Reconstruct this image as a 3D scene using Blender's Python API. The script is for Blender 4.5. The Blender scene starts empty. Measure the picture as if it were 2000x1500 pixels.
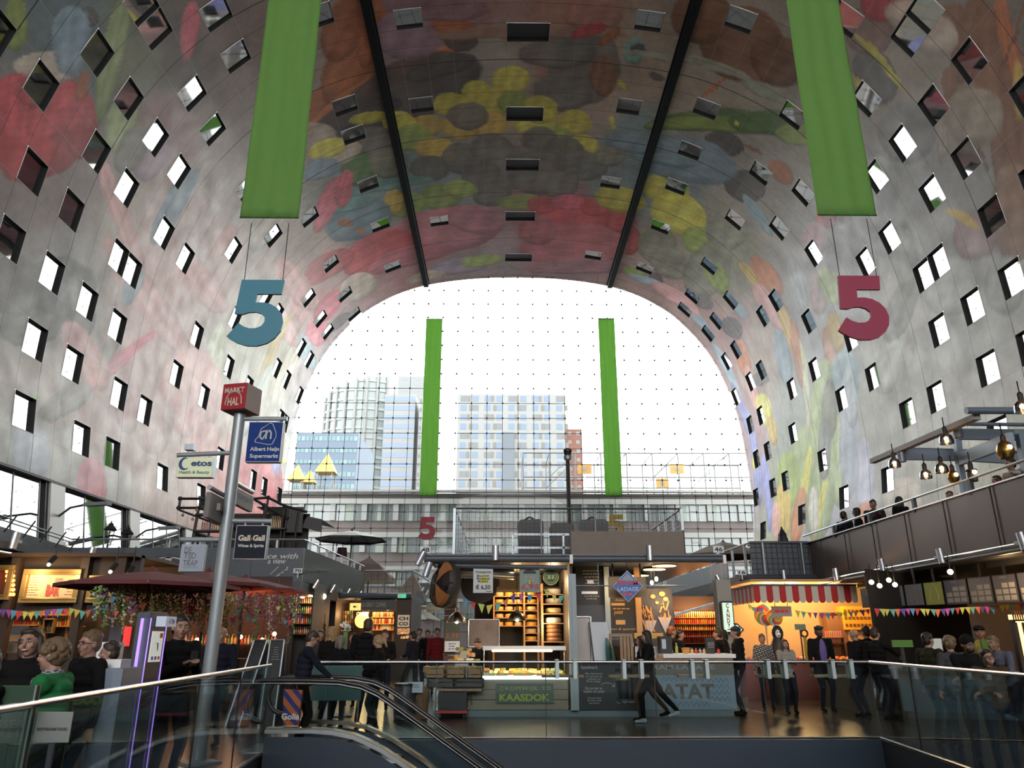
import bpy, bmesh, math, random
import numpy as np
from mathutils import Vector, Matrix
random.seed(7)
# ------------------------------------------------------------------ camera, world, lights, exposure
SC = bpy.context.scene
COL = SC.collection
FPX = 1468.0
TH = math.atan(497 / FPX); PS = -math.atan(19 * math.cos(TH) / FPX); EYE = 1.55
cd = bpy.data.cameras.new('camera'); cam = bpy.data.objects.new('camera', cd); COL.objects.link(cam)
cd.sensor_width = 36; cd.lens = FPX / 2000 * 36; cd.clip_end = 2000; cd.clip_start = 0.05
cam.location = (0, 0, EYE); cam.rotation_euler = (math.pi / 2 + TH, 0, PS)
SC.camera = cam
SC.view_settings.view_transform = 'Standard'; SC.view_settings.look = 'None'
SC.view_settings.gamma = 1; SC.view_settings.use_curve_mapping = False
SC.view_settings.exposure = 1.08
w = bpy.data.worlds.new('overcast_sky'); SC.world = w; w.use_nodes = True
bg = w.node_tree.nodes['Background']; bg.inputs[0].default_value = (1.0, 0.985, 0.955, 1); bg.inputs[1].default_value = 4.6
try:
 cy = SC.cycles
 cy.max_bounces = 8; cy.diffuse_bounces = 4; cy.glossy_bounces = 3; cy.transmission_bounces = 4; cy.transparent_max_bounces = 24
 cy.caustics_reflective = False; cy.caustics_refractive = False; cy.sample_clamp_indirect = 6
 cy.use_light_tree = True
except Exception:
 pass
ROT = (Matrix.Rotation(PS, 3, 'Z') @ Matrix.Rotation(math.pi / 2 + TH, 3, 'X'))
def ray(u, v): return ROT @ Vector(((u - 1000) / FPX, -(v - 750) / FPX, -1))
def aY(u, v, Y):
 d = ray(u, v); return Vector((0, 0, EYE)) + d * (Y / d.y)
def aZ(u, v, Z):
 d = ray(u, v); return Vector((0, 0, EYE)) + d * ((Z - EYE) / d.z)
def aX(u, v, X):
 d = ray(u, v); return Vector((0, 0, EYE)) + d * (X / d.x)
# lamps of the hall: lines of uplights that wash the painted vault from the stall roofs
def area(name, loc, target, size, power, col=(1, .95, .88), sy=None):
 l = bpy.data.lights.new(name, 'AREA'); l.energy = power; l.color = col; l.size = size
 if sy: l.shape = 'RECTANGLE'; l.size_y = sy
 o = bpy.data.objects.new(name, l); COL.objects.link(o); o.location = loc
 o.rotation_euler = (Vector(target) - Vector(loc)).to_track_quat('-Z', 'Y').to_euler(); return o
def point(name, loc, power, col=(1, .62, .3), r=.08):
 l = bpy.data.lights.new(name, 'POINT'); l.energy = power; l.color = col; l.shadow_soft_size = r
 o = bpy.data.objects.new(name, l); COL.objects.link(o); o.location = loc; return o
# ------------------------------------------------------------------ materials
MATS = {}
def mat(name, col, rough=.6, metal=0.0, emit=0.0, ecol=None, noise=0.0, nscale=3.0, alpha=1.0, spec=.5, bump=0.0, coat=0.0):
 if name in MATS: return MATS[name]
 m = bpy.data.materials.new(name); m.use_nodes = True; nt = m.node_tree; b = nt.nodes['Principled BSDF']
 b.inputs['Base Color'].default_value = (*col, 1); b.inputs['Roughness'].default_value = rough; b.inputs['Metallic'].default_value = metal
 b.inputs['Specular IOR Level'].default_value = spec
 if coat: b.inputs['Coat Weight'].default_value = coat
 if emit:
  b.inputs['Emission Color'].default_value = (*(ecol or col), 1); b.inputs['Emission Strength'].default_value = emit
 if alpha < 1: b.inputs['Alpha'].default_value = alpha
 if noise or bump:
  tc = nt.nodes.new('ShaderNodeTexCoord'); n = nt.nodes.new('ShaderNodeTexNoise'); n.inputs['Scale'].default_value = nscale; n.inputs['Detail'].default_value = 5
  nt.links.new(tc.outputs['Object'], n.inputs['Vector'])
  if noise:
   mx = nt.nodes.new('ShaderNodeMix'); mx.data_type = 'RGBA'
   mx.inputs[6].default_value = (*[max(0, c * (1 - noise)) for c in col], 1); mx.inputs[7].default_value = (*[min(1, c * (1 + noise)) for c in col], 1)
   nt.links.new(n.outputs[0], mx.inputs[0]); nt.links.new(mx.outputs[2], b.inputs['Base Color'])
  if bump:
   bp = nt.nodes.new('ShaderNodeBump'); bp.inputs['Strength'].default_value = bump; bp.inputs['Distance'].default_value = .02
   nt.links.new(n.outputs[0], bp.inputs['Height']); nt.links.new(bp.outputs[0], b.inputs['Normal'])
 MATS[name] = m; return m
def glassmat(name, tint=(.8, .88, .88), refl=.12, rough=.01):
 if name in MATS: return MATS[name]
 m = bpy.data.materials.new(name); m.use_nodes = True; nt = m.node_tree; nt.nodes.clear()
 o = nt.nodes.new('ShaderNodeOutputMaterial'); t = nt.nodes.new('ShaderNodeBsdfTransparent'); g = nt.nodes.new('ShaderNodeBsdfGlossy')
 t.inputs[0].default_value = (*tint, 1); g.inputs['Roughness'].default_value = rough; g.inputs[0].default_value = (1, 1, 1, 1)
 f = nt.nodes.new('ShaderNodeFresnel'); f.inputs[0].default_value = 1.45
 ml = nt.nodes.new('ShaderNodeMath'); ml.operation = 'MULTIPLY'; ml.inputs[1].default_value = refl / .04; ml.use_clamp = True
 mx = nt.nodes.new('ShaderNodeMixShader'); nt.links.new(f.outputs[0], ml.inputs[0]); nt.links.new(ml.outputs[0], mx.inputs[0])
 nt.links.new(t.outputs[0], mx.inputs[1]); nt.links.new(g.outputs[0], mx.inputs[2]); nt.links.new(mx.outputs[0], o.inputs[0])
 MATS[name] = m; return m
# ------------------------------------------------------------------ mesh builder
def wloc(p):
 l = Vector((0, 0, 0))
 while p is not None: l += p.location; p = p.parent
 return l
class MB:
 def __init__(s): s.v = []; s.f = []; s.mi = []; s.cur = 0; s.M = Matrix.Identity(4)
 def add(s, vs, fs):
  n = len(s.v); s.v += [tuple(s.M @ Vector(p)) for p in vs]; s.f += [tuple(i + n for i in f) for f in fs]; s.mi += [s.cur] * len(fs); return s
 def box(s, c, d, rz=0, M=None):
  x, y, z = d[0] / 2, d[1] / 2, d[2] / 2
  vs = [Vector((a * x, b * y, g * z)) for a, b, g in ((-1, -1, -1), (1, -1, -1), (1, 1, -1), (-1, 1, -1), (-1, -1, 1), (1, -1, 1), (1, 1, 1), (-1, 1, 1))]
  R = M if M is not None else Matrix.Rotation(rz, 3, 'Z')
  vs = [R @ p + Vector(c) for p in vs]
  return s.add(vs, [(0, 3, 2, 1), (4, 5, 6, 7), (0, 1, 5, 4), (1, 2, 6, 5), (2, 3, 7, 6), (3, 0, 4, 7)])
 def bx(s, x0, x1, y0, y1, z0, z1): return s.box(((x0 + x1) / 2, (y0 + y1) / 2, (z0 + z1) / 2), (abs(x1 - x0), abs(y1 - y0), abs(z1 - z0)))
 def quad(s, *p): return s.add(p, [tuple(range(len(p)))])
 def tube(s, p0, p1, r0, r1=None, n=8, caps=True):
  r1 = r0 if r1 is None else r1; p0, p1 = Vector(p0), Vector(p1); d = (p1 - p0)
  if d.length < 1e-6: return s
  q = d.to_track_quat('Z', 'Y').to_matrix(); vs = []
  for p, r in ((p0, r0), (p1, r1)):
   for k in range(n): a = 2 * math.pi * k / n; vs.append(p + q @ Vector((r * math.cos(a), r * math.sin(a), 0)))
  fs = [(k, (k + 1) % n, n + (k + 1) % n, n + k) for k in range(n)]
  if caps: fs += [tuple(range(n - 1, -1, -1)), tuple(range(n, 2 * n))]
  return s.add(vs, fs)
 def path(s, pts, r, n=8):
  for a, b in zip(pts, pts[1:]): s.tube(a, b, r, r, n)
  return s
 def beam(s, p0, p1, w_, h_):
  p0, p1 = Vector(p0), Vector(p1); d = p1 - p0; L_ = d.length; x = d.normalized(); up = Vector((0, 0, 1))
  if abs(x.z) > .95: up = Vector((0, 1, 0))
  y = up.cross(x).normalized(); z = x.cross(y); M = Matrix((x, y, z)).transposed()
  return s.box((p0 + p1) / 2, (L_, w_, h_), M=M)
 def lathe(s, c, prof, n=16, axis=None):
  c = Vector(c); q = Vector(axis).to_track_quat('Z', 'Y').to_matrix() if axis is not None else Matrix.Identity(3); vs = []; m = len(prof)
  for r, z in prof:
   for k in range(n): a = 2 * math.pi * k / n; vs.append(c + q @ Vector((r * math.cos(a), r * math.sin(a), z)))
  fs = [(i * n + k, i * n + (k + 1) % n, (i + 1) * n + (k + 1) % n, (i + 1) * n + k) for i in range(m - 1) for k in range(n)]
  fs += [tuple(range(n - 1, -1, -1)), tuple(range((m - 1) * n, m * n))]
  return s.add(vs, fs)
 def ball(s, c, r, n=12, m=8, q=None):
  r = (r, r, r) if not hasattr(r, '__len__') else r; c = Vector(c); vs = []
  for i in range(m + 1):
   ph = math.pi * i / m
   rr = max(math.sin(ph), .02)
   for k in range(n):
    a = 2 * math.pi * k / n; p = Vector((r[0] * rr * math.cos(a), r[1] * rr * math.sin(a), -r[2] * math.cos(ph))); vs.append(c + (q @ p if q is not None else p))
  fs = [(i * n + k, i * n + (k + 1) % n, (i + 1) * n + (k + 1) % n, (i + 1) * n + k) for i in range(m) for k in range(n)]
  fs += [tuple(range(n - 1, -1, -1)), tuple(range(m * n, (m + 1) * n))]
  return s.add(vs, fs)
 def prism(s, pts, o, r, u, t):
  """outline pts (a,b) on frame origin o, right r, up u, thickness t along r x u (centred)"""
  o, r, u = Vector(o), Vector(r).normalized(), Vector(u).normalized(); n_ = r.cross(u); m = len(pts)
  vs = [o + r * a + u * b - n_ * t / 2 for a, b in pts] + [o + r * a + u * b + n_ * t / 2 for a, b in pts]
  ar = sum(pts[i][0] * pts[(i + 1) % m][1] - pts[(i + 1) % m][0] * pts[i][1] for i in range(m))
  fs = [tuple(range(m, 2 * m)), tuple(range(m - 1, -1, -1))] + [(i, (i + 1) % m, m + (i + 1) % m, m + i) for i in range(m)]
  if ar < 0: fs = [tuple(reversed(f)) for f in fs]
  return s.add(vs, fs)
 def build(s, name, mats, parent=None, smooth=False, loc=None, bevel=0):
  me = bpy.data.meshes.new(name); vs = s.v
  if loc is not None: l = Vector(loc); vs = [tuple(Vector(p) - l) for p in vs]
  me.from_pydata(vs, [], s.f)
  ms = mats if isinstance(mats, (list, tuple)) else [mats]
  for m in ms: me.materials.append(m)
  if len(ms) > 1: me.polygons.foreach_set('material_index', s.mi)
  if smooth: me.polygons.foreach_set('use_smooth', [True] * len(me.polygons))
  me.update(); o = bpy.data.objects.new(name, me); COL.objects.link(o)
  if loc is not None: o.location = loc
  if smooth:
   try: me.set_sharp_from_angle(angle=math.radians(40))
   except Exception: pass
  if bevel:
   bv = o.modifiers.new('bevel', 'BEVEL'); bv.width = bevel; bv.segments = 2
  if parent is not None:
   o.parent = parent; o.location = o.location - wloc(parent)
  return o
def tag(o, label, cat, group=None, kind=None):
 o['label'] = label; o['category'] = cat
 if group: o['group'] = group
 if kind: o['kind'] = kind
 return o
def struct(o): o['kind'] = 'structure'; return o
def thing(name, label, cat, loc=(0, 0, 0), group=None, rz=0):
 o = bpy.data.objects.new(name, None); COL.objects.link(o); o.location = loc; o.rotation_euler = (0, 0, rz); o.empty_display_size = .1
 return tag(o, label, cat, group)
def copy_tree(o, parent=None):
 c = o.copy(); COL.objects.link(c); c.parent = parent
 for ch in [x for x in KIDS.get(o.name, [])]: copy_tree(ch, c)
 return c
KIDS = {}
def reg(o):
 KIDS[o.name] = [c for c in SC.objects if c.parent is o]
 for c in KIDS[o.name]: reg(c)
 return o
def text(s_, o, r, u, h, m, parent=None, name='lettering', wfit=None, bold=0.0, align='CENTER', thick=.004, shear=0.0, sp=1.0):
 """text standing on frame: o = centre, r right, u up, h = cap height"""
 c = bpy.data.curves.new(name, 'FONT'); c.body = s_; c.size = 1.0; c.offset = bold; c.align_x = align; c.align_y = 'CENTER'; c.shear = shear; c.space_character = sp; c.resolution_u = 3
 c.space_line = .9
 t = bpy.data.objects.new('tmp', c); COL.objects.link(t); bpy.context.view_layer.update()
 me = bpy.data.meshes.new_from_object(t.evaluated_get(bpy.context.evaluated_depsgraph_get())); bpy.data.objects.remove(t)
 co = np.empty(len(me.vertices) * 3); me.vertices.foreach_get('co', co); co = co.reshape(-1, 3)
 if not len(co): return None
 lo, hi = co.min(0), co.max(0); nl = s_.count('\n') + 1
 sc = h / .7 if nl == 1 else h / max(hi[1] - lo[1], 1e-3)
 sx = sc if not wfit else wfit / max(hi[0] - lo[0], 1e-3)
 cx = (lo[0] + hi[0]) / 2 if align == 'CENTER' else lo[0]; cyy = (lo[1] + hi[1]) / 2
 o, r, u = Vector(o), Vector(r).normalized(), Vector(u).normalized(); n_ = r.cross(u)
 M = np.array([list(r), list(u), list(n_)])
 q = np.stack([(co[:, 0] - cx) * sx, (co[:, 1] - cyy) * sc, np.full(len(co), thick)], 1) @ M + np.array(o)
 me.vertices.foreach_set('co', q.ravel()); me.materials.clear(); me.materials.append(m); me.name = name; me.update()
 ob = bpy.data.objects.new(name, me); COL.objects.link(ob)
 if parent is not None:
  ob.parent = parent; ob.location = -wloc(parent)
 return ob
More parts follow.
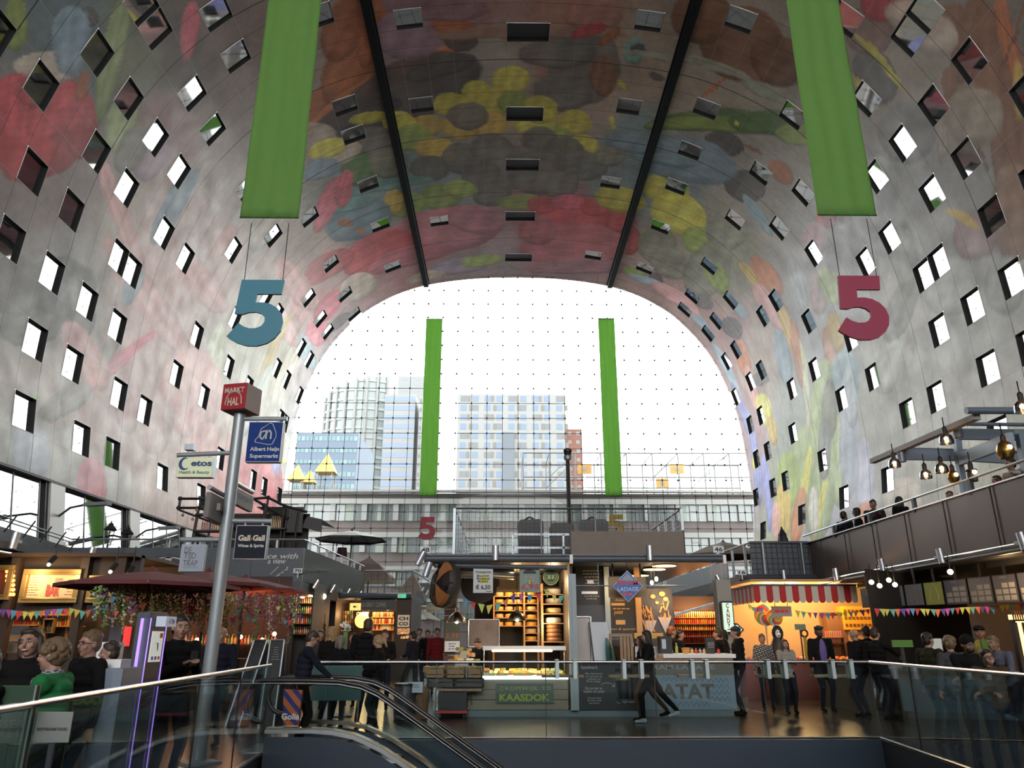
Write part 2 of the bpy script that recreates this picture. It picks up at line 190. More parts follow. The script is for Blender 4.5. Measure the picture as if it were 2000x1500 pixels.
# ---- artwork shapes (position round the arch, along the hall; two half axes; colour), base tints and window cells
SHAPES=[[22.2,26.8,2.33,2.92,-1.82,1.22,.4,.05,.06],[22.2,25.1,.82,.97,-.65,.43,.52,.08,.1],[23.1,25.8,.86,.99,-.57,.42,.52,.08,.1],[23.9,27.1,.91,1.05,-.57,.48,.52,.08,.1],[23.8,28.4,.79,.96,-.6,.5,.52,.08,.1],[21.3,25.9,.73,.94,-.61,.36,.52,.08,.1],[22.4,27.0,.78,.97,-.6,.43,.52,.08,.1],[23.2,29.3,.63,.82,-.62,.5,.4,.05,.06],[20.6,27.0,1.13,1.57,-.92,.49,.4,.05,.06],[24.4,25.8,1.39,1.48,-.46,.4,.55,.47,.4],[27.0,28.2,.43,.56,-2.51,1.59,.36,.44,.2],[25.5,30.8,.45,.92,-1.45,.39,.36,.44,.2],[24.4,23.4,.45,.44,-.86,.7,.3,.38,.1],[25.0,27.7,.2,.38,-.67,.18,.38,.13,.06],[27.4,25.9,.42,.38,-.28,.31,.09,.075,.075],[26.0,26.0,.84,.83,-1.06,.99,.22,.3,.38],[31.4,30.3,.39,.42,-1.0,1.19,.65,.14,.2],[26.0,33.9,.46,1.38,-1.73,.02,.3,.2,.26],[25.2,32.4,.36,1.09,-1.52,.02,.26,.25,.2],[25.1,37.5,.29,1.03,-2.81,-.11,.22,.3,.38],[22.0,34.2,.58,.6,-1.46,3.4,.62,.33,.32],[19.5,39.4,1.05,1.07,-1.02,6.1,.62,.33,.32],[14.6,36.4,-.11,.52,-4.1,-4.3,.65,.14,.2],[12.0,33.4,1.39,1.97,-.36,.64,.26,.25,.2],[15.0,35.7,1.77,1.28,-.04,.65,.26,.25,.2],[19.5,36.9,1.3,.48,.13,.76,.22,.3,.38],[14.2,29.9,.83,1.95,-.82,.3,.17,.155,.15],[16.8,31.3,1.21,2.47,-1.28,.55,.17,.155,.15],[15.4,28.4,.86,1.76,-1.18,.47,.17,.155,.15],[16.0,32.9,.68,1.55,-1.12,.46,.17,.155,.15],[26.6,44.0,1.4,-.04,.27,.98,.62,.33,.32],[23.2,44.3,1.17,.85,-.01,4.1,.62,.33,.32],[29.8,46.9,.52,1.63,-2.06,.7,.55,.47,.4],[14.5,34.4,.76,.95,-1.0,2.31,.62,.33,.32],[9.0,31.1,.34,1.41,-1.27,.25,.4,.42,.5],[8.5,36.1,.27,1.4,-1.44,.29,.65,.14,.2],[11.0,30.8,.73,.42,-.01,.26,.36,.44,.2],[37.6,40.2,4.1,-1.6,.4,1.84,.5,.17,.07],[39.6,37.0,1.01,1.3,-2.44,3.2,.5,.17,.07],[39.4,34.9,.98,.86,-1.2,2.17,.38,.13,.06],[40.9,35.3,.75,.27,-.73,3.0,.38,.13,.06],[40.8,39.6,6.0,-2.32,.13,.8,.5,.17,.07],[42.3,41.2,5.3,-1.99,.44,2.99,.09,.075,.075],[39.0,41.9,3.1,.04,-.0,1.31,.09,.075,.075],[44.8,39.0,2.41,-.62,.11,.98,.09,.075,.075],[35.2,42.3,2.04,.92,-.2,1.45,.55,.47,.4],[43.2,36.2,2.13,.31,-.24,2.02,.3,.2,.26],[46.1,36.3,1.3,.1,-.06,1.14,.38,.13,.06],[45.7,35.7,1.22,.1,-.04,.63,.5,.17,.07],[46.3,37.0,1.07,.08,-.04,.84,.09,.075,.075],[54.0,39.1,2.44,-.26,.38,3.7,.17,.155,.15],[52.3,38.1,2.57,-.17,.09,1.32,.17,.155,.15],[55.4,39.8,.98,-.13,.24,1.87,.24,.11,.06],[52.9,41.6,2.05,-.17,.15,2.01,.17,.155,.15],[63.1,35.1,2.66,.42,-.31,2.8,.24,.11,.06],[60.3,33.9,1.66,-.5,.54,2.11,.24,.11,.06],[65.4,35.0,1.77,.06,-.12,1.86,.24,.11,.06],[66.4,31.3,.97,-.64,1.01,2.15,.24,.11,.06],[64.0,41.2,5.3,-3.1,.27,1.07,.09,.17,.05],[62.8,42.2,3.9,-1.94,.15,.66,.3,.38,.1],[66.5,39.6,2.41,-1.74,.32,1.03,.09,.17,.05],[68.6,38.8,1.46,-1.26,.31,.78,.3,.38,.1],[57.0,37.4,.68,-.12,.2,1.17,.2,.36,.36],[57.2,37.2,.43,-.07,.09,.5,.09,.075,.075],[58.7,39.2,.52,.13,-.02,.35,.09,.075,.075],[62.4,38.9,.57,-1.14,.13,.12,.5,.17,.07],[56.7,40.4,.37,.45,-.1,.17,.62,.56,.1],[56.6,44.3,.18,-.03,.12,.87,.62,.56,.1],[64.5,43.3,1.38,-.42,.13,1.21,.09,.075,.075],[67.1,46.1,1.55,-.74,.17,1.77,.09,.075,.075],[68.8,42.5,.21,-.89,1.06,.23,.5,.17,.07],[66.4,42.4,.76,-.06,-.01,.2,.24,.11,.06],[73.0,42.2,.51,-.75,.61,.85,.52,.08,.1],[73.2,41.8,.45,-.67,.66,.87,.35,.08,.12],[50.3,36.3,6.2,-.21,.02,.57,.4,.25,.2],[45.5,34.5,2.68,.22,-.06,.9,.35,.2,.24],[54.2,34.9,1.79,-.18,.13,1.15,.45,.22,.18],[54.0,36.1,1.14,-.52,.15,.46,.52,.08,.1],[55.3,36.4,.6,-.86,.24,.29,.38,.13,.06],[49.4,40.5,1.28,.01,.02,1.35,.62,.56,.1],[47.1,41.6,1.03,.07,-.04,1.2,.62,.56,.1],[48.2,42.7,1.41,.06,-.02,1.57,.62,.56,.1],[45.3,42.7,1.33,.15,-.08,1.25,.62,.56,.1],[51.0,44.6,1.64,-.06,.06,1.69,.62,.56,.1],[45.8,45.2,1.46,.15,-.08,1.49,.6,.42,.1],[48.0,45.1,1.32,.06,-.02,1.49,.6,.42,.1],[49.5,42.7,1.06,.01,.02,1.26,.3,.38,.1],[51.4,43.5,1.35,-.07,.07,1.51,.62,.56,.1],[53.9,44.7,1.3,-.14,.13,1.46,.62,.56,.1],[54.9,47.2,1.13,-.16,.14,1.34,.62,.56,.1],[44.5,48.0,1.3,.2,-.1,1.38,.62,.56,.1],[43.5,44.6,1.22,.21,-.12,1.22,.6,.42,.1],[41.6,43.9,1.19,.3,-.15,1.18,.62,.56,.1],[42.4,45.8,1.38,.3,-.18,1.62,.3,.38,.1],[43.8,47.3,1.51,.26,-.11,1.34,.6,.42,.1],[39.6,42.7,1.39,.16,-.03,.62,.62,.56,.1],[52.5,46.5,1.5,-.12,.09,1.44,.3,.38,.1],[46.4,44.0,1.51,.13,-.07,1.54,.17,.155,.15],[45.8,48.9,1.75,.2,-.1,2.08,.17,.155,.15],[43.2,49.7,1.56,.32,-.16,1.72,.17,.155,.15],[51.6,46.9,1.44,-.08,.08,1.7,.17,.155,.15],[53.4,48.3,1.69,-.18,.17,2.16,.17,.155,.15],[48.0,47.8,1.69,.09,-.03,1.88,.17,.155,.15],[49.6,50.4,2.41,.01,.04,3.0,.17,.155,.15],[51.6,51.1,2.43,-.16,.14,3.1,.17,.155,.15],[55.1,49.7,1.96,-.32,.2,1.99,.17,.155,.15],[56.9,48.1,1.21,-.26,.19,1.37,.26,.25,.2],[47.1,51.0,1.62,.13,-.06,2.37,.17,.155,.15],[53.3,52.4,1.81,-.21,.13,1.88,.17,.155,.15],[47.9,53.6,1.69,.1,-.03,2.27,.17,.155,.15],[39.7,45.3,1.49,.59,-.27,1.65,.17,.155,.15],[37.9,47.7,1.31,.79,-.38,1.96,.09,.17,.05],[40.2,48.2,1.49,.56,-.27,1.84,.26,.25,.2],[36.8,45.1,1.82,.43,-.06,1.34,.55,.47,.4],[36.3,44.2,1.43,.2,.0,1.09,.62,.56,.1],[35.4,45.9,1.47,.51,-.08,1.14,.22,.3,.38],[43.7,53.8,1.84,.37,-.15,1.96,.3,.38,.1],[45.4,52.9,1.41,.2,-.07,1.32,.3,.38,.1],[50.5,55.2,2.16,-.06,.03,1.27,.3,.38,.1],[40.7,54.0,1.81,.69,-.24,1.93,.3,.38,.1],[39.9,53.3,.81,.37,-.26,1.86,.6,.42,.1],[36.7,53.9,2.95,.88,-.12,3.0,.22,.3,.38],[36.3,51.3,2.41,.99,-.07,.95,.2,.36,.36],[39.9,50.7,3.6,.56,-.05,.81,.2,.36,.36],[34.8,50.0,.54,1.11,-1.77,2.21,.65,.14,.2],[36.4,49.3,.55,.61,-.78,2.12,.65,.14,.2],[35.6,53.5,.63,.57,-.12,.53,.38,.13,.06],[36.6,55.5,.41,.35,-.08,.43,.5,.17,.07],[43.2,59.4,5.7,-.31,-.03,4.1,.5,.18,.23],[46.5,57.8,2.65,1.0,-.25,2.35,.5,.22,.27],[37.5,59.8,3.7,.23,.07,3.3,.52,.08,.1],[40.1,62.5,4.3,.13,-.03,1.93,.5,.16,.2],[32.8,57.4,2.73,.9,.09,2.08,.52,.08,.1],[29.4,59.9,1.46,1.07,-.02,4.7,.62,.33,.32],[31.1,62.9,.38,2.1,-1.86,.21,.65,.14,.2],[29.5,56.1,1.19,.61,.23,5.2,.62,.33,.32],[34.6,63.9,1.95,.85,-.05,2.61,.55,.47,.4],[26.6,58.7,1.0,.91,.01,4.6,.62,.33,.32],[28.9,64.8,.99,2.03,-.71,1.76,.65,.14,.2],[26.9,65.3,.74,1.13,-.55,3.7,.3,.42,.5],[31.3,66.8,1.53,.33,.11,1.16,.09,.075,.075],[44.7,66.1,3.0,-.09,-.01,1.71,.35,.3,.4],[46.8,65.4,2.19,-.22,.03,1.26,.3,.38,.1],[41.1,67.2,2.02,-.05,-.0,1.09,.55,.47,.4],[55.0,57.6,4.6,-.91,.34,3.7,.52,.08,.1],[52.2,55.5,1.3,-.11,.07,1.43,.52,.08,.1],[54.4,54.9,1.45,-.22,.1,1.24,.65,.14,.2],[56.8,55.2,1.44,-.34,.17,1.4,.52,.08,.1],[59.0,56.6,1.35,-.5,.31,2.08,.52,.08,.1],[60.3,59.6,1.04,-.53,.42,2.56,.4,.05,.06],[55.4,62.1,5.1,-1.19,.38,4.2,.5,.15,.18],[52.0,59.8,1.84,-.16,.12,2.72,.5,.15,.18],[56.3,65.9,5.4,-1.55,.16,1.68,.45,.22,.26],[58.5,53.6,2.18,-.02,.1,1.94,.62,.56,.1],[61.8,50.7,1.88,-.53,.21,1.99,.62,.56,.1],[63.5,53.3,2.49,-.05,-.07,2.92,.62,.56,.1],[65.9,55.2,1.54,-.13,-.08,2.16,.3,.38,.1],[59.8,49.9,.04,-.01,.01,.06,.62,.56,.1],[62.6,46.6,3.6,-1.31,.33,2.53,.22,.3,.38],[60.9,46.6,2.92,-.71,.17,1.4,.3,.42,.5],[58.5,46.2,2.22,-.13,.09,1.17,.22,.3,.38],[62.8,58.9,1.8,-.23,.05,3.1,.26,.25,.2],[67.5,51.7,1.57,-1.96,.8,2.16,.26,.25,.2],[63.4,60.3,2.02,-.39,.04,1.78,.26,.25,.2],[64.7,41.0,.15,-.11,.07,.21,.62,.56,.1],[65.6,37.4,1.87,-.2,.01,.57,.36,.38,.3],[62.1,37.2,2.49,-.0,.0,.41,.36,.38,.3],[59.0,37.4,2.81,-.19,.03,.33,.4,.42,.36],[69.0,47.6,.19,-.71,1.77,.61,.3,.42,.5],[64.5,60.7,2.02,-.6,.1,2.69,.26,.25,.2],[67.7,58.4,2.01,-.77,-.04,5.2,.26,.25,.2],[63.8,64.5,.78,-.18,.03,1.19,.09,.075,.075],[61.7,64.7,1.25,-.43,.08,.99,.3,.38,.1],[64.5,65.4,3.4,-.22,-.03,.82,.3,.42,.5],[69.0,66.0,2.93,.21,-.12,.86,.3,.42,.5],[74.6,67.1,2.98,-.02,-.19,.97,.3,.42,.5],[78.8,67.4,2.99,-.32,-.19,1.03,.28,.3,.62],[66.3,65.5,2.96,-.19,-.1,1.45,.62,.33,.32],[68.9,62.7,.96,-.16,-.11,1.37,.17,.155,.15],[72.5,61.8,1.24,-.27,-.21,1.79,.09,.075,.075],[68.7,57.9,.44,-1.62,1.59,.94,.3,.38,.1],[71.3,53.8,.11,-.76,1.67,-.09,.6,.42,.1],[71.7,58.8,1.36,-.16,-.12,.9,.3,.42,.5],[75.2,63.0,.41,-1.49,1.7,.76,.5,.17,.07],[78.0,63.6,.28,-1.12,2.18,.68,.62,.33,.32],[80.3,62.4,.4,-1.83,1.54,.04,.62,.56,.1],[82.4,61.6,.23,-1.13,1.32,.05,.6,.42,.1],[77.8,61.3,.63,-1.78,.49,.51,.17,.155,.15],[82.0,66.6,.22,-1.05,2.78,.34,.28,.3,.62],[85.3,66.8,.19,-1.06,2.72,.39,.28,.3,.62],[87.1,64.7,.16,-1.0,3.6,.01,.28,.3,.62],[83.8,66.9,.15,-.66,.86,.42,.62,.56,.1],[74.3,53.8,.38,-1.92,2.53,-.25,.62,.33,.32],[72.3,52.0,.27,-1.45,2.01,.02,.5,.17,.07],[76.4,53.1,.24,-.95,3.1,.41,.6,.42,.1],[78.0,55.8,.42,-1.4,2.28,.91,.22,.3,.38],[76.3,47.0,.64,-1.27,1.24,1.29,.45,.32,.34],[73.5,44.6,.77,-1.25,.85,1.12,.45,.3,.34],[74.8,49.1,.33,-.94,2.06,.87,.45,.48,.5],[76.6,45.6,.35,-1.21,1.37,.22,.36,.44,.2],[80.6,47.9,.45,-1.55,2.11,.3,.38,.13,.06],[79.5,46.9,.34,-1.06,1.36,.32,.6,.42,.1],[78.6,53.1,.31,-.97,2.54,1.02,.5,.17,.07],[82.3,50.6,.6,-1.82,1.98,1.01,.36,.44,.2],[84.4,52.5,.77,-2.23,2.81,2.36,.36,.44,.2],[87.6,50.2,.46,-2.0,3.1,.67,.36,.44,.2],[86.3,56.2,.52,-2.26,2.59,.93,.36,.44,.2],[89.8,54.1,.56,-2.69,2.83,.86,.36,.44,.2],[87.1,59.8,.47,-2.35,2.38,.67,.3,.38,.1],[89.4,61.4,.3,-1.86,2.49,.14,.6,.42,.1],[88.5,56.9,.21,-.77,3.1,2.28,.62,.56,.1],[90.5,54.1,.19,-.71,2.31,1.48,.62,.56,.1],[81.4,53.4,.15,-.52,3.6,1.26,.6,.6,.4],[86.0,49.6,.13,-.44,2.21,1.23,.6,.6,.4],[82.7,47.4,.7,-2.01,1.87,.92,.3,.42,.5],[83.9,50.5,.37,-1.22,2.0,.88,.26,.25,.2],[87.3,48.5,.38,-1.58,3.3,.84,.42,.45,.56],[89.8,46.8,.25,-1.24,2.89,.32,.45,.45,.58],[86.4,52.4,.28,-1.16,2.08,.74,.3,.3,.3],[90.3,58.1,.31,-1.43,2.19,1.08,.5,.17,.07],[90.4,55.1,.15,-.94,1.89,-.01,.62,.58,.54],[89.9,63.2,.14,-.99,1.7,.08,.62,.33,.32],[92.0,46.9,.27,-1.76,.94,.14,.5,.17,.07],[91.8,42.4,.39,-2.23,1.43,.23,.55,.47,.4],[83.4,41.4,.79,-1.42,1.75,2.07,.4,.38,.36],[81.2,39.1,.76,-1.03,1.39,2.31,.34,.32,.3],[84.1,47.3,.3,-1.1,1.99,.44,.48,.52,.58],[73.9,32.8,1.38,-1.7,1.12,1.16,.2,.19,.19],[70.6,31.9,.5,-1.23,1.52,.51,.16,.15,.15],[69.0,30.1,1.14,-.92,.7,1.14,.25,.16,.14],[69.0,28.4,1.09,-.83,.54,.84,.4,.05,.06],[70.4,31.0,2.12,.25,-.06,.24,.62,.56,.1],[70.6,33.1,1.11,.12,-.08,.34,.62,.56,.1],[72.0,26.9,.24,-.98,.63,.04,.24,.11,.06],[73.4,26.9,.69,-.44,.9,1.82,.24,.11,.06],[75.9,26.8,.8,-1.11,3.1,1.65,.24,.11,.06],[78.8,28.0,.71,-.97,2.67,1.57,.24,.11,.06],[81.2,29.1,.83,-1.36,2.05,.95,.3,.18,.12],[74.9,25.3,.24,-.34,2.33,1.05,.5,.17,.07],[76.9,26.2,.19,-.26,1.11,.63,.6,.42,.1],[74.5,29.4,.38,-.43,1.06,.96,.24,.11,.06],[73.5,27.4,1.52,-.59,.01,.1,.24,.11,.06],[76.6,29.3,.04,-.11,2.24,.21,.24,.11,.06],[74.8,27.6,1.72,.11,-.04,.1,.24,.11,.06],[74.8,24.6,.09,-.05,.84,1.81,.24,.11,.06],[75.2,30.7,.26,-.32,1.48,1.32,.3,.24,.2],[71.1,28.0,2.04,-.55,.08,1.03,.55,.47,.4],[76.1,28.9,1.17,-1.42,1.07,.88,.36,.3,.24],[80.7,31.9,.82,-1.41,1.1,.54,.42,.28,.28],[79.6,32.2,1.1,-.87,.09,.27,.6,.42,.1],[83.8,31.0,.6,-1.23,1.3,.53,.36,.36,.35],[82.0,34.8,1.1,-2.25,1.43,.67,.38,.38,.37],[15.1,59.3,1.37,2.4,-.19,1.43,.52,.08,.1],[14.3,63.8,.94,4.7,-2.47,.94,.52,.08,.1],[12.3,57.7,.66,3.5,-2.33,.26,.52,.08,.1],[17.4,65.3,.41,1.69,-2.06,1.14,.28,.3,.62],[16.7,66.5,.68,2.96,-.25,.13,.62,.56,.1],[24.0,58.2,.25,1.04,-3.8,.26,.6,.42,.1],[23.5,63.4,.23,.98,-3.2,.33,.55,.47,.4],[19.8,58.0,.25,1.34,-3.6,-1.3,.45,.5,.45],[20.2,48.6,.39,1.29,-2.12,.3,.5,.52,.36],[16.7,46.9,1.49,4.6,-2.76,1.26,.62,.33,.32],[13.3,42.2,.7,2.52,-1.71,.49,.55,.36,.34],[13.5,39.0,.43,1.39,-1.58,.5,.5,.3,.3],[13.7,50.0,.63,2.6,-1.98,.63,.62,.33,.32]]
CTRL=[[8.5,30.5,.46,.45,.42],[8.9,34.7,.46,.44,.41],[12.5,36.5,.56,.38,.36],[16.9,40.8,.6,.38,.36],[12.3,44.6,.56,.4,.36],[12.6,32.0,.48,.4,.37],[15.0,29.6,.32,.29,.28],[18.2,31.0,.33,.3,.29],[21.4,34.1,.46,.38,.34],[21.5,38.2,.58,.36,.34],[24.7,42.7,.55,.38,.36],[21.8,53.9,.5,.46,.38],[24.2,60.0,.5,.45,.34],[17.3,59.5,.5,.45,.38],[14.3,61.6,.6,.15,.13],[11.1,57.8,.55,.15,.13],[18.5,68.0,.45,.43,.4],[18.9,27.9,.28,.22,.22],[22.0,29.7,.3,.24,.23],[26.5,25.9,.16,.2,.22],[28.1,28.6,.2,.2,.14],[30.0,31.5,.15,.12,.11],[32.1,34.1,.25,.18,.17],[29.5,38.3,.42,.34,.32],[28.2,34.4,.4,.26,.25],[31.0,49.2,.48,.38,.34],[32.0,56.2,.5,.36,.34],[30.2,61.4,.55,.28,.28],[37.5,39.2,.4,.33,.28],[43.3,35.0,.33,.2,.24],[47.9,34.7,.42,.26,.25],[52.5,36.6,.45,.24,.19],[57.7,39.5,.42,.33,.26],[56.4,42.2,.42,.33,.28],[60.5,39.7,.42,.36,.3],[64.5,39.1,.4,.36,.3],[61.2,48.3,.22,.28,.33],[67.8,55.5,.35,.33,.26],[67.0,44.1,.42,.38,.34],[67.3,41.5,.4,.36,.32],[74.0,41.2,.36,.34,.35],[76.5,34.8,.3,.29,.29],[78.9,35.6,.36,.35,.35],[84.7,33.8,.42,.42,.4],[81.7,39.4,.5,.47,.45],[87.6,34.8,.5,.47,.45],[85.9,43.7,.46,.44,.41],[91.5,33.5,.52,.5,.38],[77.7,48.4,.44,.42,.44],[80.1,50.3,.4,.4,.43],[82.4,55.5,.35,.36,.34],[87.0,50.0,.38,.4,.34],[87.9,57.8,.36,.4,.24],[91.8,50.7,.45,.42,.5],[76.6,59.3,.45,.35,.32],[91.8,37.8,.5,.48,.42],[75.3,27.1,.3,.22,.16],[74.4,25.2,.25,.22,.2],[73.3,29.3,.36,.32,.27],[54.3,59.5,.5,.15,.17],[54.9,67.3,.4,.24,.28],[47.2,67.6,.42,.33,.36],[62.0,63.4,.42,.28,.26],[68.1,65.2,.42,.28,.27],[73.9,66.1,.42,.27,.27],[80.9,69.0,.4,.26,.28],[39.9,64.4,.45,.24,.25],[44.6,68.3,.42,.3,.3],[33.8,67.4,.42,.28,.28],[30.0,68.3,.38,.28,.3],[25.3,68.2,.42,.35,.36],[19.8,68.9,.42,.4,.4],[42.3,50.9,.25,.32,.34],[37.3,50.7,.25,.33,.36],[33.7,47.5,.35,.32,.3],[48.1,38.4,.4,.38,.34],[57.5,49.6,.25,.3,.33],[58.1,44.0,.25,.33,.36],[39.1,40.0,.4,.33,.3],[91.8,46.2,.45,.42,.4],[85.5,73.1,.4,.35,.4]]
WINS=[(0,0,0),(0,0,3),(0,0,5),(0,0,9),(0,0,13),(0,1,2),(0,1,9),(0,1,13),(0,1,18),(0,1,24),(1,0,0),(1,0,2),(1,0,5),(1,0,7),(1,0,15),(1,0,20),(1,0,22),(1,0,25),(1,1,0),(1,1,2),(1,1,5),(1,1,7),(1,1,15),(1,1,20),(1,1,22),(1,1,25),(2,0,-2),(2,0,0),(2,0,2),(2,0,4),(2,0,9),(2,0,12),(2,1,0),(2,1,2),(2,1,4),(2,1,9),(2,1,12),(2,1,18),(2,1,22),(2,1,24),(3,0,-2),(3,0,0),(3,0,3),(3,0,4),(3,0,10),(3,0,14),(3,0,17),(3,0,23),(3,0,24),(3,1,-2),(3,1,0),(3,1,3),(3,1,4),(3,1,10),(3,1,14),(3,1,17),(3,1,22),(3,1,24),(4,0,-5),(4,0,-3),(4,0,0),(4,0,2),(4,0,5),(4,0,7),(4,0,13),(4,0,20),(4,0,22),(4,0,25),(4,1,-3),(4,1,0),(4,1,2),(4,1,5),(4,1,7),(4,1,13),(4,1,20),(4,1,22),(4,1,25),(5,0,-2),(5,0,0),(5,0,2),(5,0,4),(5,0,10),(5,0,15),(5,0,17),(5,0,22),(5,0,24),(5,1,-2),(5,1,0),(5,1,2),(5,1,4),(5,1,10),(5,1,15),(5,1,17),(5,1,22),(5,1,24),(6,0,-2),(6,0,-1),(6,0,2),(6,0,4),(6,0,8),(6,0,12),(6,0,19),(6,0,22),(6,0,24),(6,1,-2),(6,1,-1),(6,1,2),(6,1,8),(6,1,11),(6,1,19),(6,1,22),(6,1,24),(7,0,0),(7,0,2),(7,0,13),(7,0,18),(7,0,22),(7,0,25),(7,1,0),(7,1,5),(7,1,9),(7,1,13),(7,1,18),(7,1,22),(7,1,24),(8,0,2),(8,0,7),(8,0,9),(8,0,13),(8,0,17),(8,0,22),(8,1,2),(8,1,7),(8,1,10),(8,1,13),(8,1,17),(8,1,22),(9,0,3),(9,0,8),(9,0,18),(9,1,3),(9,1,8),(9,1,14),(9,1,22),(10,0,4),(10,0,9),(10,0,13),(10,0,18),(10,0,23)]
# ------------------------------------------------------------------ common materials
M_dark = mat('charcoal_paint', (.035, .042, .055), .45)
M_fasc = mat('deep_blue_fascia', (.03, .044, .066), .35, noise=.12, nscale=1.5)
M_blue = mat('blue_grey_panel', (.055, .07, .09), .4, noise=.12, nscale=1.5)
M_black = mat('black_paint', (.012, .012, .014), .5)
M_steel = mat('brushed_steel', (.55, .56, .58), .25, 1.0)
M_galv = mat('galvanised_steel', (.32, .36, .4), .4, .7, noise=.15, nscale=6)
M_grey = mat('grey_paint', (.28, .31, .34), .4)
M_white = mat('white_paint', (.75, .77, .78), .5)
M_brownclad = mat('brown_cladding', (.12, .095, .085), .35, .3, noise=.25, nscale=.6)
M_wood = mat('pale_wood', (.3, .2, .12), .6, noise=.3, nscale=8)
M_planks = mat('scaffold_planks', (.22, .2, .15), .7, noise=.25, nscale=4)
M_red = mat('red_paint', (.5, .05, .05), .5)
M_clear = glassmat('clear_glass', (.82, .9, .9), .06)
M_rail = glassmat('balustrade_glass', (.82, .88, .88), .016)
# ------------------------------------------------------------------ painted vault
XC = 1.43
HP = [(20.7,0),(21.2,8.15),(21.45,10.4),(21.65,13),(21.6,16),(21.45,18.5),(21.2,21),(20.8,23),(20.2,25),(19.4,27.1),(18.2,29.2),(16.8,31),(15.3,32.5),(13.4,33.8),(11.4,34.8),(9.2,35.5),(6.5,36.0),(3.3,36.33),(0,36.45)]
def catmull(P, n=24):
 out = []; Q = np.vstack([2 * P[0] - P[1], P, 2 * P[-1] - P[-2]])
 for i in range(1, len(Q) - 2):
  a, b, c, d = Q[i - 1], Q[i], Q[i + 1], Q[i + 2]
  for k in range(n):
   t = k / n; out.append(.5 * ((2 * b) + (-a + c) * t + (2 * a - 5 * b + 4 * c - d) * t * t + (-a + 3 * b - 3 * c + d) * t ** 3))
 out.append(P[-1]); return np.array(out)
DV = catmull(np.array([(-a, z) for a, z in HP] + [(a, z) for a, z in HP[-2::-1]], float))
SV = np.concatenate([[0], np.cumsum(np.hypot(*np.diff(DV, axis=0).T))]); LV = SV[-1]
def vat(s): return XC + np.interp(s, SV, DV[:, 0]), np.interp(s, SV, DV[:, 1])
def vnorm(s):
 x0, z0 = vat(s - .05); x1, z1 = vat(s + .05); tx, tz = x1 - x0, z1 - z0; L = np.hypot(tx, tz); return tz / L, -tx / L   # inward
def paint(s, y):
 """paint of the artwork panels: soft patches of colour with rounded fruit-like shapes on top"""
 s0, y0 = s, y
 s = s + .5 * np.sin(y * .9 + 1.3 * np.sin(s * .7)) * .6 + .25 * np.sin(s * 2.1 + y * 1.7); y = y + .6 * np.sin(s0 * .8 + np.sin(y0 * .5)) * .7 + .25 * np.sin(y0 * 2.3 - s0 * 1.9)
 wsum = np.zeros_like(s); col = np.zeros(s.shape + (3,))
 for cs, cyv, r, g, b in CTRL:
  sc = .06 + .00035 * cyv * cyv
  d = ((s - cs) ** 2 + ((y - cyv) / (1 + cyv / 60)) ** 2); ww = 1 / (d + .6) ** 2.6
  wsum += ww; col += ww[..., None] * np.array((r, g, b))
 col /= wsum[..., None]
 s, y = s0 + .05 * np.sin(y0 * 2.2) + .02 * np.sin(y0 * 7), y0 + .06 * np.sin(s0 * 2.0)
 rnd = random.Random(3)
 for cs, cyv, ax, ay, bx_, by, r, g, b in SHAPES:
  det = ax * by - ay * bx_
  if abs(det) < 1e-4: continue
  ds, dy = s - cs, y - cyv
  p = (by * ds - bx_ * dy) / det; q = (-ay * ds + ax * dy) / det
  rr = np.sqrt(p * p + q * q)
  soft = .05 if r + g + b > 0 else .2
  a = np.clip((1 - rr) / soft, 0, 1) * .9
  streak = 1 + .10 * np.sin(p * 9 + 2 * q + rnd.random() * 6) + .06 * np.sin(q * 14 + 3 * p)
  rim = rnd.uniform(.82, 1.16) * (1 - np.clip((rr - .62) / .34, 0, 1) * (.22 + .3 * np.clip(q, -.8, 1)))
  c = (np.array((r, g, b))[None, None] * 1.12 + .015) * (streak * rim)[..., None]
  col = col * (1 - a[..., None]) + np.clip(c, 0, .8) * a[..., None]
 return np.clip(col, 0.01, .85)
ROWC = [10.55 + 3.225 * k for k in range(8)] + [38.3, 43.3]
half = [8.15]
for k in range(8): half += [ROWC[k] - .78, ROWC[k] + .78]
half += [35.7, 37.5, 39.1, 40.8, 42.5, 44.1, 45.75, 47.4, 49.08]
JS = half + [LV - a for a in reversed(half)]           # joint positions round the arch
def cell_of(i, m):
 if i == 10: return half.index(49.08)
 c = (1 + 2 * i) if i < 8 else half.index(37.5 if i == 8 else 42.5)
 return (len(JS) - 2 - c) if m else c
PITCH = 1.5; Y00 = 29.65                                # window column k spans Y00+1.5k .. +1.5
WC = {}
for i, m, k in WINS: WC[(cell_of(i, m), k)] = i
k0, k1 = -7, 26
